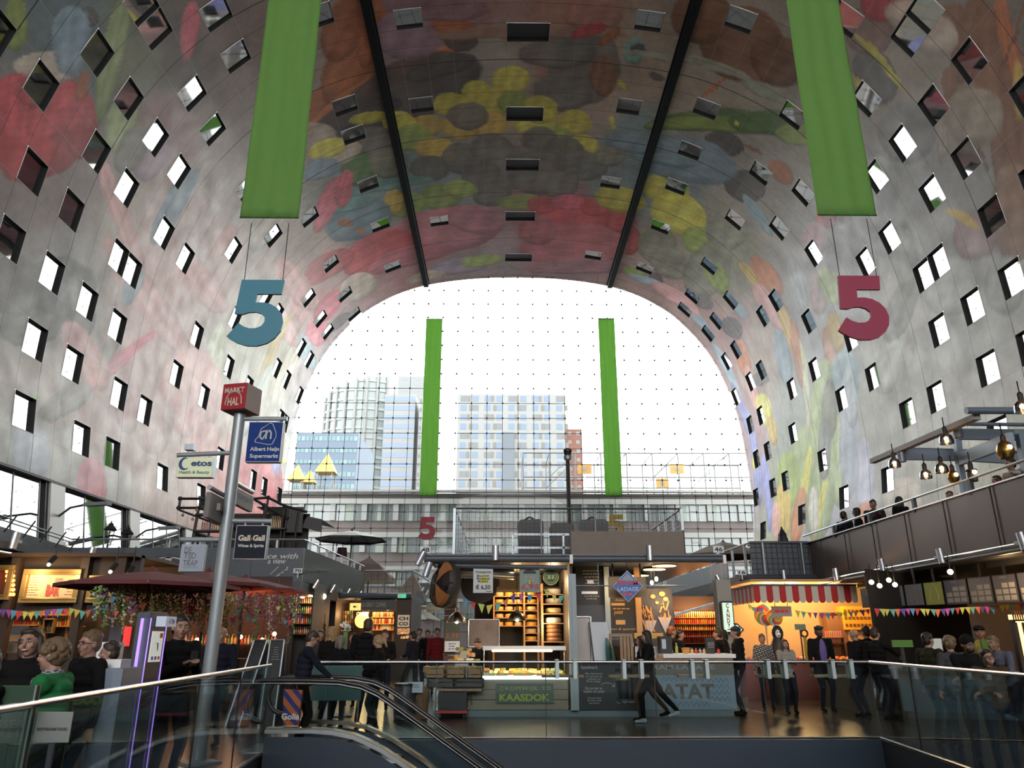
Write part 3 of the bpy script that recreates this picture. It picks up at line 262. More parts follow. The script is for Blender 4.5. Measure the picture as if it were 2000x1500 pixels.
def vault_mesh():
 NS = 12; verts = []; cols = []; faces = []; uvs = []
 base = 0
 for c in range(len(JS) - 1):
  sa, sb = JS[c], JS[c + 1]
  ss = np.linspace(sa, sb, NS + 1); ys = np.linspace(Y00 + PITCH * k0, Y00 + PITCH * k1, NS * (k1 - k0) + 1); ys[-1] = 69.15
  Sg, Yg = np.meshgrid(ss, ys, indexing='ij'); X, Z = vat(Sg)
  cg = paint(Sg, Yg); ny = len(ys)
  verts.append(np.stack([X, Yg, Z], -1).reshape(-1, 3)); cols.append(cg.reshape(-1, 3)); uvs.append(np.stack([Sg, Yg], -1).reshape(-1, 2))
  for k in range(k0, k1):
   if (c, k) in WC: continue
   for a in range(NS):
    for b in range(NS):
     j = (k - k0) * NS + b; v = base + a * ny + j; faces.append((v, v + ny, v + ny + 1, v + 1))
  base += (NS + 1) * ny
 verts = np.concatenate(verts); cols = np.concatenate(cols); uvs = np.concatenate(uvs)
 me = bpy.data.meshes.new('painted_vault'); me.from_pydata(verts.tolist(), [], faces)
 ca = me.color_attributes.new('paint', 'FLOAT_COLOR', 'POINT'); ca.data.foreach_set('color', np.concatenate([cols, np.ones((len(cols), 1))], 1).ravel().astype(np.float32))
 ua = me.attributes.new('grid', 'FLOAT2', 'POINT'); ua.data.foreach_set('vector', uvs.ravel().astype(np.float32))
 me.polygons.foreach_set('use_smooth', [True] * len(me.polygons)); me.update(); return me
def vault_mat():
 m = bpy.data.materials.new('painted_perforated_aluminium'); m.use_nodes = True; nt = m.node_tree; N = nt.nodes; Lk = nt.links; b = N['Principled BSDF']
 at_ = N.new('ShaderNodeAttribute'); at_.attribute_name = 'paint'
 tc = N.new('ShaderNodeTexCoord')
 def noise(scale, detail, rough=.6, vec=None):
  n = N.new('ShaderNodeTexNoise'); n.inputs['Scale'].default_value = scale; n.inputs['Detail'].default_value = detail; n.inputs['Roughness'].default_value = rough
  Lk.new(vec or tc.outputs['Object'], n.inputs['Vector']); return n
 def mr(src, a, b_, c, d):
  n = N.new('ShaderNodeMapRange'); n.inputs[1].default_value = a; n.inputs[2].default_value = b_; n.inputs[3].default_value = c; n.inputs[4].default_value = d; Lk.new(src, n.inputs[0]); return n
 n1 = mr(noise(.35, 6, .65).outputs[0], .3, .7, .72, 1.22); n2 = mr(noise(3.0, 4).outputs[0], .3, .7, .9, 1.1)
 mm = N.new('ShaderNodeMath'); mm.operation = 'MULTIPLY'; Lk.new(n1.outputs[0], mm.inputs[0]); Lk.new(n2.outputs[0], mm.inputs[1])
 g = N.new('ShaderNodeAttribute'); g.attribute_name = 'grid'; sep = N.new('ShaderNodeSeparateXYZ'); Lk.new(g.outputs['Vector'], sep.inputs[0])
 # joints across the hall, every 1.5 m, wider every fifth
 def lines(pitch, off, wid):
  a = N.new('ShaderNodeMath'); a.operation = 'ADD'; a.inputs[1].default_value = -off + pitch * 200 + pitch / 2; Lk.new(sep.outputs[1], a.inputs[0])
  f = N.new('ShaderNodeMath'); f.operation = 'MODULO'; f.inputs[1].default_value = pitch; Lk.new(a.outputs[0], f.inputs[0])
  c = N.new('ShaderNodeMath'); c.operation = 'SUBTRACT'; c.inputs[1].default_value = pitch / 2; Lk.new(f.outputs[0], c.inputs[0])
  d = N.new('ShaderNodeMath'); d.operation = 'ABSOLUTE'; Lk.new(c.outputs[0], d.inputs[0])
  l = N.new('ShaderNodeMath'); l.operation = 'LESS_THAN'; l.inputs[1].default_value = wid; Lk.new(d.outputs[0], l.inputs[0]); return l
 la = lines(PITCH, Y00, .011); lb = lines(PITCH * 5, Y00 + 1.5, .028)
 mxx = N.new('ShaderNodeMath'); mxx.operation = 'MAXIMUM'; Lk.new(la.outputs[0], mxx.inputs[0]); Lk.new(lb.outputs[0], mxx.inputs[1])
 col = N.new('ShaderNodeMix'); col.data_type = 'RGBA'; col.blend_type = 'MULTIPLY'; col.inputs[0].default_value = 1
 Lk.new(at_.outputs['Color'], col.inputs[6]); Lk.new(mm.outputs[0], col.inputs[7])
 c2 = N.new('ShaderNodeMix'); c2.data_type = 'RGBA'; c2.inputs[7].default_value = (.02, .02, .02, 1); Lk.new(mxx.outputs[0], c2.inputs[0]); Lk.new(col.outputs[2], c2.inputs[6])
 Lk.new(c2.outputs[2], b.inputs['Base Color']); b.inputs['Roughness'].default_value = .42; b.inputs['Specular IOR Level'].default_value = .35
 r = mr(noise(.8, 3).outputs[0], .3, .7, .36, .55); Lk.new(r.outputs[0], b.inputs['Roughness'])
 return m
M_vault = vault_mat()
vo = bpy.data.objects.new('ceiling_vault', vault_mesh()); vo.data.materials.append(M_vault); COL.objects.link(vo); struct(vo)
# the part of the vault over and behind the viewer, plain panels
mb = MB(); ss = np.linspace(8.15, LV - 8.15, 60); yb = Y00 + PITCH * k0
for a, b in zip(ss, ss[1:]):
 (xa, za), (xb, zb) = vat(a), vat(b); mb.quad((xa, -50, za), (xb, -50, zb), (xb, yb, zb), (xa, yb, za))
struct(mb.build('ceiling_rear', mat('rear_vault_panels', (.4, .34, .32), .5, noise=.3, nscale=.1), smooth=True))
# joints along the hall as slim recessed strips
mb = MB()
for s in JS[1:-1]:
 x, z = vat(s); nx, nz = vnorm(s); tx, tz = nz * .009, -nx * .009
 mb.quad((x - tx + nx * .004, yb, z - tz + nz * .004), (x + tx + nx * .004, yb, z + tz + nz * .004), (x + tx + nx * .004, 69.1, z + tz + nz * .004), (x - tx + nx * .004, 69.1, z - tz + nz * .004))
struct(mb.build('trim_vault_joints', mat('panel_edge', (.3, .29, .28), .4)))
# windows in the vault
M_rev = mat('dark_window_reveal', (.012, .014, .015), .5)
M_trimw = mat('pale_window_trim', (.34, .33, .32), .5, .2)
M_pane = mat('dark_mirror_pane', (.012, .015, .018), .03, 0.0, spec=1.0)
_p = M_pane.node_tree.nodes['Principled BSDF']; _p.inputs['IOR'].default_value = 2.3
num = 1; M_darkrefl = mat('painted_dark_reflection', (.014, .016, .025), .5)  # matte black for the crown panes: their dark floor reflection put into the colour
for (c, k), i in sorted(WC.items()):
 sa, sb = JS[c], JS[c + 1]; ya, yb2 = Y00 + PITCH * k, Y00 + PITCH * (k + 1)
 if k == k1 - 1: yb2 = min(yb2, 69.1)
 sm = (sa + sb) / 2; nx, nz = vnorm(sm); dep = .18
 P = [(sa, ya), (sb, ya), (sb, yb2), (sa, yb2)]
 def pt(s, y, d):
  x, z = vat(s); return Vector((x - nx * d, y, z - nz * d))
 f = .022; mb = MB(); top = [pt(s, y, -.012) for s, y in P]; bot = [pt(s, y, dep) for s, y in P]
 ins = [pt(s + (f if s == sa else -f), y + (f if y == ya else -f), -.012) for s, y in P]
 ib = [pt(s + (f if s == sa else -f), y + (f if y == ya else -f), dep) for s, y in P]
 for q in range(4):
  r = (q + 1) % 4; mb.cur = 1; mb.quad(top[q], top[r], ins[r], ins[q]); mb.cur = 0; mb.quad(ins[q], ins[r], ib[r], ib[q])
 w_ = struct(mb.build('window_%d' % num, [M_rev, M_trimw])); num += 1
 mp = MB(); ins2 = [pt(s + (f if s == sa else -f), y + (f if y == ya else -f), dep - .02) for s, y in P]; mp.quad(*ins2)
 if i >= 8:
  mp2 = mp
 mp.build('pane', M_darkrefl if i == 10 else M_pane, w_)
# ------------------------------------------------------------------ lower side walls: glazing band with piers, shops level
def side(sign, nm):
 s = 8.15; x, _ = vat(8.15 if sign < 0 else LV - 8.15)
 m = MB(); xo = x + sign * .3
 m.bx(xo, xo + sign * .3, -50, 69.1, 0, 4.2)
 struct(m.build('wall_' + nm, mat('dark_shopfront', (.05, .05, .055), .5)))
 g = MB(); xb = xo - sign * .62; g.quad((xb, -50, 4.2), (xb, 69, 4.2), (xo, 69, 8.2), (xo, -50, 8.2)); fr = MB()
 global num
 o = struct(g.build('window_%d' % num, M_pane)); num += 1
 y = 32.5 - 9 * 7.4
 while y < 69:
  fr.beam((xb - sign * .06, y + .25, 4.2), (xo - sign * .06, y + .25, 8.2), .14, .22); y += 7.4
 for z in (8.05, 4.25): fr.bx(xo - sign * .28, xo, -50, 69, z, z + .12)
 fr.build('window_frame', M_rev, o)
 ml = MB(); y = -49
 while y < 69: ml.beam((xb - sign * .02, y, 4.2), (xo - sign * .02, y, 8.1), .04, .04); y += 1.85
 ml.build('mullion', M_grey, o)
 pr = MB(); y = 32.5 - 9 * 7.4
 while y < 69:
  pr.beam((xb - sign * .12, y + .93, 4.2), (xo - sign * .12, y + .93, 8.16), .24, 1.14); y += 7.4
 struct(pr.build('trim_%d' % (1 if sign < 0 else 2), mat('pale_pier', (.5, .49, .48), .45)))
side(-1, 'left'); side(1, 'right')
# wall lamps on the left piers: arm and flat head
for i, yy in enumerate((33.6, 41.0)):
 x, _ = vat(8.15); x += .05
 t = thing('wall_lamp', ('nearer' if i == 0 else 'farther') + ' flat-headed grey lamp on a bent arm beside the left glazing', 'lamp', (x, yy, 6.7), 'arm lamps on the left piers')
 MB().path([(x, yy, 6.6), (x + .7, yy - .3, 7.0), (x + 1.6, yy - .6, 7.1)], .05).build('arm', M_dark, t)
 MB().box((x + 2.1, yy - .75, 7.08), (1.2, .35, .14), rz=-.3).build('lamp_head', M_grey, t)
struct(MB().bx(-23, 26, -50.4, -50, 0, 13).build('wall_rear_blocker', mat('rear_wall', (.06, .06, .06), .6)))  # unseen low dark wall, added to keep bright sky out of low reflections
# ------------------------------------------------------------------ far glass wall with its cable net
z_at = lambda x: np.interp(x, XC + DV[:, 0][np.argsort(DV[:, 0])], DV[:, 1][np.argsort(DV[:, 0])])
ol = [(XC + a, b) for a, b in DV[::6]]
m = MB(); m.prism([(x, z) for x, z in ol], (0, 69, 0), (1, 0, 0), (0, 0, 1), .02)
gw = struct(m.build('window_%d' % num, glassmat('facade_glass', (.9, .93, .93), .008))); num += 1
def halfw(z):
 h = len(DV) // 2 + 1; return float(np.interp(z, DV[:h, 1], -DV[:h, 0]))
m = MB(); GP = 1.487; x = XC - GP * 14
while x < XC + 21.6:
 a = abs(x - XC); zs = DV[:len(DV) // 2 + 1]
 zt = 36.4
 for zz in np.arange(14, 36.5, .1):
  if halfw(zz) < a: zt = zz; break
 m.beam((x, 68.9, 0), (x, 68.9, zt), .042, .042); x += GP
z = .6
while z < 36.4:
 hw = halfw(z); m.beam((XC - hw, 68.9, z), (XC + hw, 68.9, z), .042, .042); z += GP
m.build('cable_net', mat('steel_cable', (.03, .035, .04), .5, .5), gw)
m = MB(); x = XC - GP * 14
while x < XC + 21.6:
 z = .6
 while z < 36.4:
  if halfw(z) > abs(x - XC): m.box((x, 68.86, z), (.145, .1, .145))
  z += GP
 x += GP
o = m.build('cable_clamp', M_black, gw); o['kind'] = 'stuff'
# ------------------------------------------------------------------ dark tracks under the vault, banners and numbers
for i, x in enumerate((-7.83, 10.75)):
 m = MB(); m.bx(x - .24, x + .24, 19, 68.9, 35.15, 35.6); m.bx(x - .34, x + .34, 19, 68.9, 35.5, 35.6)
 tag(m.build('ceiling_track', mat('dark_track', (.006, .009, .014), .7, spec=.2)), ('left' if i == 0 else 'right') + ' long dark track running under the painted vault', 'track', 'tracks under the vault')
def banner(x, y, w0, zt, zb, label):
 n, k = 24, 40; vs = []; fs = []
 for a in range(k + 1):
  z = zb + (zt - zb) * a / k
  for b in range(n + 1):
   u = b / n; vs.append((x + (u - .5) * w0 * (1 + .004 * math.sin(z * 3)), y + .035 * math.sin(u * 19 + .25 * math.sin(z)) + .02 * math.sin(z * 1.3 + u * 5) * min(1, (z - zb)), z))
 for a in range(k):
  for b in range(n): v = a * (n + 1) + b; fs.append((v, v + 1, v + n + 2, v + n + 1))
 t = thing('hanging_banner', label, 'banner', (x, y, zb), 'green banners hung under the vault')
 mb = MB(); mb.add(vs, fs); o = mb.build('cloth', M_green, t, smooth=True)
 sd = o.modifiers.new('thickness', 'SOLIDIFY'); sd.thickness = .012
 MB().tube((x - w0 / 2, y, zt), (x + w0 / 2, y, zt), .035).build('top_bar', M_black, t)
 MB().tube((x - w0 / 2, y, zb), (x + w0 / 2, y, zb), .03).build('bottom_bar', mat('dark_green', (.03, .12, .02), .6), t)
 MB().tube((x - w0 / 2 + .1, y, zt), (x - w0 / 2 + .1, y, 35.2), .012, n=4).tube((x + w0 / 2 - .1, y, zt), (x + w0 / 2 - .1, y, 35.2), .012, n=4).build('suspension_wire', M_black, t)
def cloth_mat():
 m = mat('green_banner_cloth', (.23, .44, .13), .75, noise=.1, nscale=2.5)
 nt = m.node_tree; b = nt.nodes['Principled BSDF']; tr = nt.nodes.new('ShaderNodeBsdfTranslucent'); tr.inputs[0].default_value = (.34, .58, .2, 1)
 mx = nt.nodes.new('ShaderNodeMixShader'); mx.inputs[0].default_value = .5; o = nt.nodes['Material Output']
 nt.links.new(b.outputs[0], mx.inputs[1]); nt.links.new(tr.outputs[0], mx.inputs[2]); nt.links.new(mx.outputs[0], o.inputs[0]); return m
M_green = cloth_mat()
bl = aY(848.5, 623, 66); br_ = aY(1184, 623, 66)
banner(bl.x, 66, 1.55, bl.z, aY(837, 968, 66).z, 'far left green banner hung before the glass wall')
banner(br_.x, 66, 1.55, br_.z, aY(1200, 968, 66).z, 'far right green banner hung before the glass wall')
banner(aY(526, 425, 21.6).x, 21.6, 1.92, 31, aY(526, 425, 21.6).z, 'near left huge green banner, top out of view')
banner(aY(1655, 420, 21.3).x, 21.3, 1.92, 31, aY(1655, 420, 21.3).z, 'near right huge green banner, top out of view')
def five(c, h, m, label, y, top=35):
 """outline of a bold figure 5"""
 pts = [(-.27,.5),(.33,.5),(.31,.28),(-.03,.28),(-.04,.15),(.06,.155),(.17,.13),(.27,.07),(.34,-.02),(.37,-.14),(.35,-.27),(.28,-.38),(.18,-.46),(.05,-.5),(-.09,-.5),(-.22,-.46),(-.33,-.40),(-.38,-.36),(-.24,-.16),(-.17,-.21),(-.08,-.24),(.01,-.235),(.08,-.2),(.115,-.14),(.11,-.07),(.06,-.02),(-.02,.005),(-.12,0),(-.2,-.03),(-.31,-.02)]
 pts = [(a * h, b * h) for a, b in pts]
 c = Vector(c); t = thing('hanging_number', label, 'sign', tuple(c), 'number signs hung under the vault')
 bm = bmesh.new(); vs = [bm.verts.new((a, -.04, b)) for a, b in pts]; f = bm.faces.new(vs); r = bmesh.ops.extrude_face_region(bm, geom=[f])
 bmesh.ops.translate(bm, verts=[v for v in r['geom'] if isinstance(v, bmesh.types.BMVert)], vec=(0, .08, 0)); bmesh.ops.recalc_face_normals(bm, faces=bm.faces)
 bmesh.ops.triangulate(bm, faces=[f for f in bm.faces if len(f.verts) > 4])
 me = bpy.data.meshes.new('figure_five'); bm.to_mesh(me); bm.free(); me.materials.append(m); o = bpy.data.objects.new('figure_five', me); COL.objects.link(o); o.parent = t
 w = MB()
 for sx in (-.24, .3): w.tube((c.x + sx * h, c.y, c.z + .48 * h), (c.x + sx * h, c.y, top), .012, n=4)
 w.build('suspension_wire', M_black, t)
c = aY(503, 611, 22); five(c, aY(503, 546, 22).z - aY(503, 675, 22).z, mat('blue_sign', (.07, .27, .38), .5), 'large blue hanging figure 5 before the left wall', 22, 14.6)
c = aY(1682, 601, 21); five(c, aY(1682, 538, 21).z - aY(1682, 663, 21).z, mat('raspberry_sign', (.33, .04, .09), .5), 'large dark red hanging figure 5 before the right wall', 21, 14.3)
c = aY(834, 1032, 65); five(c, 1.95, mat('red_sign', (.4, .03, .06), .5), 'small far red figure 5 hung above the 48 plate', 65, 14)
c = aY(1203, 1027, 65); five(c, 1.95, mat('yellow_sign', (.45, .33, .05), .5), 'small far yellow figure 5 behind the stall roof', 65, 14)
# ------------------------------------------------------------------ outside: street, low school building, towers
M_pale = mat('pale_concrete', (0.15, 0.148, 0.145), .8); M_brick = mat('brown_brick_band', (0.06, 0.047, 0.045), .8, noise=.15, nscale=.5)
M_winb = mat('office_glass', (0.07, 0.082, 0.085), .15, spec=.8); M_winblue = mat('blue_tower_glass', (0.035, 0.065, 0.130), .2, spec=.8)
struct(MB().bx(-160, 160, 69.3, 420, -.3, -.05).build('ground', mat('street_paving', (0.050, 0.050, 0.050), .8)))
YB = 85
def zY(v, Y, u=1000): return aY(u, v, Y).z
def office():
 t = thing('school_building', 'long low brown building with white window bands beyond the glass wall', 'building', (0, YB, 0))
 x0, x1 = -44, 50
 w = MB(); w.bx(x0, x1, YB + .4, YB + 14, 0, 17.25); w.build('wall', M_brick, t)
 bands = [(975, 985, .55), (1040, 1050, .5), (1106, 1113, .5), (958, 962, .7), (1170, 1176, .5)]
 for a, b, d in bands: MB().bx(x0, x1, YB - d + .3, YB + .4, zY(b, YB), zY(a, YB)).build('ledge', M_pale, t)
 for (va, vb) in ((985, 1017), (1050, 1079), (1113, 1146), (1176, 1210)):
  z1, z0 = zY(va, YB), zY(vb, YB)
  g = MB(); g.bx(x0, x1, YB + .25, YB + .42, z0, z1); g.build('glazing', M_winb, t)
  p = MB(); f = MB(); cu = MB(); x = x0; random.seed(int(va))
  while x < x1:
   p.bx(x - .3, x + .3, YB - .1, YB + .4, z0, z1)
   f.bx(x + 1.3, x + 1.36, YB + .12, YB + .28, z0, z1); f.bx(x + 2.3, x + 2.36, YB + .12, YB + .28, z0, z1); f.bx(x + 1.3, x + 2.36, YB + .12, YB + .28, z0 + 1.1, z0 + 1.16)
   if random.random() < .55:
    a = x + random.choice((.35, 1.4, 2.4)); cu.bx(a, a + random.choice((.5, .9, .6)), YB + .18, YB + .25, z0, z1)
   x += 3.55
  p.build('pier', M_pale, t); f.build('window_bar', M_pale, t); cu.build('curtain', mat('greenish_curtain', (0.15, 0.17, 0.15), .9), t)
office()
def block(name, label, u0, u1, v0, v1, Y, depth, mats_, nx, nz, wx=.6, wz=.6, stripes=False, side=None):
 a, b = aY(u0, v1, Y), aY(u1, v0, Y); x0, x1, zt = a.x, b.x, aY((u0 + u1) / 2, v0, Y).z
 zb = min(a.z, zt - 5)
 t = thing(name, label, 'building', ((x0 + x1) / 2, Y, 0))
 MB().bx(x0, x1, Y, Y + depth, 0, zt).build('wall', mats_[0], t)
 dz = (zt - zb) / nz; dx = (x1 - x0) / nx; m = MB(); m2 = MB()
 zz = zt - dz * nz
 while zz > 2: zz -= dz
 for k in range(200):
  z = zz + dz * k
  if z + dz > zt + .01: break
  if z < 8: continue
  if stripes: m.bx(x0, x1, Y - .06, Y, z + dz * (1 - wz) / 2, z + dz * (1 + wz) / 2); continue
  for j in range(nx):
   x = x0 + dx * j; (m if (j * 7 + k * 3) % 4 else m2).bx(x + dx * (1 - wx) / 2, x + dx * (1 + wx) / 2, Y - .06, Y, z + dz * (1 - wz) / 2, z + dz * (1 + wz) / 2)
 m.build('window_grid', mats_[1], t)
 if m2.v: m2.build('window_grid', mats_[2] if len(mats_) > 2 else mats_[1], t)
 return t, x0, x1, zt
M_tw = mat('white_tower_render', (0.135, 0.135, 0.135), .8); M_wb = mat('sky_blue_glazing', (0.050, 0.075, 0.120), .3); M_wg = mat('grey_glazing', (0.050, 0.055, 0.065), .3)
t, x0, x1, zt = block('apartment_tower', 'white apartment tower with blue windows and grey panels', 890, 1103, 770, 955, 220, 20, [M_tw, M_wb, M_wg], 9, 10, .5, .62)
m = MB()
for k in range(14):
 z = zt - (k + .5) * (zt - aY(1000, 955, 220).z) / 10
 for j in (0, 2, 4, 6, 8):
  a = x0 + (x1 - x0) / 9 * (j + (.98 if (k + j) % 2 else .8)); m.bx(a, a + .9, 219.9, 220, z - .9, z + .9)
m.build('grey_panel', mat('grey_render', (0.080, 0.077, 0.075), .8), t)
MB().bx(x0, x0 + 2, 222, 224, zt, zt + 2).tube((x0 + 3.5, 222, zt), (x0 + 3.5, 222, zt + 3), .15).bx(x0 + 19, x0 + 21, 222, 224, zt, zt + 1.6).build('roof_box', M_grey, t)
m = MB(); d = aY(993, 900, 219.6); m.bx(d.x - 1.6, d.x + 1.6, 219.4, 219.8, 20, aY(993, 845, 220).z); m.build('stair_glass', mat('dark_stair_glass', (0.035, 0.045, 0.060), .3), t)
block('blue_striped_slab', 'white office slab with blue window stripes left of the banner', 742, 812, 770, 955, 240, 16, [M_tw, mat('stripe_blue', (.07, .095, .15), .3)], 3, 10, .9, .5, stripes=True)
block('narrow_grey_flank', 'narrow flank with small grey windows beside the striped slab', 812, 826, 774, 955, 238, 16, [M_tw, M_wg], 1, 10, .6, .4)
block('dark_blue_office', 'dark blue office block with turquoise window rows', 570, 700, 845, 962, 150, 20, [mat('steel_blue_wall', (0.045, 0.065, 0.100), .5), mat('turquoise_glazing', (0.050, 0.100, 0.115), .25), mat('pale_turquoise', (0.080, 0.130, 0.140), .3)], 14, 5, .8, .38)
block('red_brick_tower', 'slim red brick tower right of the white apartments', 1107, 1136, 838, 960, 230, 12, [mat('red_brick', (0.125, 0.050, 0.035), .8, noise=.2, nscale=.3), M_tw], 2, 7, .45, .4)
block('grey_box_building', 'pale grey frame-shaped building behind the glass tower', 778, 832, 735, 747, 290, 10, [mat('pale_grey_cladding', (0.110, 0.115, 0.120), .7), M_tw], 2, 2, .3, .1)
# curved glass tower
def round_tower():
 Y = 300; c = aY(672, 760, Y); e = aY(590, 760, Y - 15); r_ = aY(745, 722, Y); R_ = (r_.x - e.x) * .62; cx = r_.x - R_ * .55; zt = aY(735, 723, Y).z
 t = thing('round_glass_tower', 'tall curved pale glass office tower with white ribs', 'building', (cx, Y, 0))
 n = 28; g = MB(); rb = MB(); fl = MB(); pts = []
 for k in range(n + 1):
  a = math.radians(205 + 105 * k / n); pts.append((cx + R_ * math.cos(a), Y + R_ * .8 * math.sin(a) + 20))
 def top(k): return zt - (1 - k / n) ** 1.6 * 9
 for k in range(n):
  g.quad((*pts[k], 0), (*pts[k + 1], 0), (*pts[k + 1], top(k + 1)), (*pts[k], top(k)))
 g.quad((*pts[n], 0), (pts[n][0] + 8, pts[n][1] + 26, 0), (pts[n][0] + 8, pts[n][1] + 26, zt - 4), (*pts[n], zt))
 g.build('glazing', mat('pale_green_tower_glass', (.12, .14, .14), .25, noise=.15, nscale=.05), t)
 for k in range(0, n + 1, 4): rb.tube((pts[k][0], pts[k][1] - .5, 5), (pts[k][0], pts[k][1] - .5, top(k) + 1), .7, n=6)
 z = 10
 while z < zt - 2:
  for k in range(n):
   if z < top(k): fl.beam((pts[k][0], pts[k][1] - .2, z), (pts[k + 1][0], pts[k + 1][1] - .2, z), .4, 1.1)
  z += 4.2
 rb.build('rib', M_tw, t); fl.build('floor_band', mat('pale_floor_band', (.15, .165, .17), .6), t)
round_tower()
# roof of the low building: sports cage, balls boxes, playground
def cage():
 Y = 92; zb = aY(1240, 955, Y).z; zt = aY(1240, 885, Y).z; x0 = aY(1022, 900, Y).x; x1 = aY(1475, 900, Y).x
 t = thing('rooftop_sports_cage', 'tall steel frame fence of the rooftop sports court', 'fence', ((x0 + x1) / 2, Y, 0)); fr = MB(); mm = (zt + zb) / 2
 for y in (Y, Y + 7):
  n = 9
  for k in range(n + 1): x = x0 + (x1 - x0) * k / n; fr.tube((x, y, 17.32), (x, y, zt), .09, n=6)
  for z in (zt, mm - .8): fr.tube((x0, y, z), (x1, y, z), .09, n=6)
  for k in (1, 3, 5, 7): x = x0 + (x1 - x0) * k / n; d = (x1 - x0) / n; fr.tube((x, y, mm - .8), (x + d, y, zt), .06, n=6)
 for k in range(0, 10): x = x0 + (x1 - x0) * k / 9; fr.tube((x, Y, zt), (x, Y + 7, zt), .06, n=6)
 fr.build('frame', mat('cage_steel', (0.065, 0.065, 0.068), .5), t)
 ms = MB()
 for k in range(46): x = x0 + (x1 - x0) * k / 46; ms.tube((x, Y, 17.322), (x, Y, 18.6), .025, n=4)
 ms.tube((x0, Y, 18.6), (x1, Y, 18.6), .04, n=4); ms.build('parapet_rail', M_pale, t)
 for (u, v, s) in ((1142, 916, 1), (1322, 916, 1), (1294, 943, .9)):
  c = aY(u, v, Y - .2); b = MB(); w = .62 * s
  b.bx(c.x - w * 1.4, c.x + w * 1.4, c.y, c.y + .1, c.z - w, c.z + w)
  o = b.build('basket_backboard', mat('orange_backboard', (0.250, 0.135, 0.025), .6)); MB().tube((c.x, c.y + .15, 17.32), (c.x, c.y + .15, c.z), .08).build('post', M_galv, o); m2 = MB(); m2.bx(c.x - w * .4, c.x + w * .4, c.y - .03, c.y, c.z - w * .35, c.z + w * .35); m2.build('target_square', M_tw, o)
  tag(o, {1142: 'orange basketball backboard left of the far right banner foot', 1322: 'orange basketball backboard right of the banner', 1294: 'lower orange backboard nearest the roof edge'}[u], 'backboard', 'backboards on the roof court')
cage()
def playhouse(u, v, s, label):
 Y = 90; c = aY(u, v, Y); t = thing('playground_tower', label, 'playground', (c.x, Y, 17.4), 'yellow-roofed play towers'); r = MB(); w = 1.0 * s
 r.add([(c.x - w, Y - w, c.z), (c.x + w, Y - w, c.z), (c.x + w, Y + w, c.z), (c.x - w, Y + w, c.z), (c.x, Y, c.z + 2.1 * s)], [(0, 1, 4), (1, 2, 4), (2, 3, 4), (3, 0, 4), (3, 2, 1, 0)])
 r.build('roof', mat('yellow_roof', (0.300, 0.190, 0.030), .6), t); p = MB()
 for a in (-1, 1):
  for b in (-1, 1): p.tube((c.x + a * w * .7, Y + b * w * .7, 17.32), (c.x + a * w * .7, Y + b * w * .7, c.z), .08, n=6)
 p.build('post', M_pale, t)
playhouse(580, 940, 1.0, 'leftmost yellow-roofed play tower on the roof'); playhouse(604, 944, .8, 'smallest yellow-roofed play tower in the middle'); playhouse(638, 925, 1.2, 'rightmost and tallest yellow-roofed play tower')
m = MB(); a = aY(575, 955, 91).x; b = aY(690, 955, 91).x
for k in range(30): x = a + (b - a) * k / 30; m.tube((x, 91, 17.32), (x, 91, 19.2 - (k > 24) * .6), .04, n=4)
m.tube((a, 91, 18.7), (b, 91, 18.7), .05, n=4)
tag(m.build('playground_fence', M_pale), 'pale bar fence round the rooftop playground', 'fence')
# ------------------------------------------------------------------ floor, opening with escalator, balustrades
def floor_mat():
 m = mat('polished_dark_stone', (.075, .068, .06), .22, spec=.5); nt = m.node_tree; N = nt.nodes; Lk = nt.links; b = N['Principled BSDF']
 tc = N.new('ShaderNodeTexCoord'); br = N.new('ShaderNodeTexBrick'); br.offset = 0; br.inputs['Scale'].default_value = 1; br.inputs['Mortar Size'].default_value = .006
 br.inputs['Brick Width'].default_value = 1.5; br.inputs['Row Height'].default_value = 1.5; br.inputs['Color1'].default_value = (.085, .075, .065, 1); br.inputs['Color2'].default_value = (.065, .06, .055, 1); br.inputs['Mortar'].default_value = (.02, .02, .02, 1)
 Lk.new(tc.outputs['Object'], br.inputs['Vector']); n = N.new('ShaderNodeTexNoise'); n.inputs['Scale'].default_value = 1.2; n.inputs['Detail'].default_value = 6
 mx = N.new('ShaderNodeMix'); mx.data_type = 'RGBA'; mx.blend_type = 'MULTIPLY'; mx.inputs[0].default_value = .7; Lk.new(br.outputs[0], mx.inputs[6]); Lk.new(n.outputs[0], mx.inputs[7]); Lk.new(mx.outputs[2], b.inputs['Base Color'])
 r = N.new('ShaderNodeMapRange'); r.inputs[3].default_value = .12; r.inputs[4].default_value = .38; Lk.new(n.outputs[0], r.inputs[0]); Lk.new(r.outputs[0], b.inputs['Roughness']); return m
M_floor = floor_mat()
VX0, VX1, VY0, VY1 = -3.55, 5.95, 2.4, 13.5
m = MB()
m.bx(-22.5, 24.5, VY1, 69, -.35, 0); m.bx(-22.5, 24.5, -50, VY0, -.35, 0)
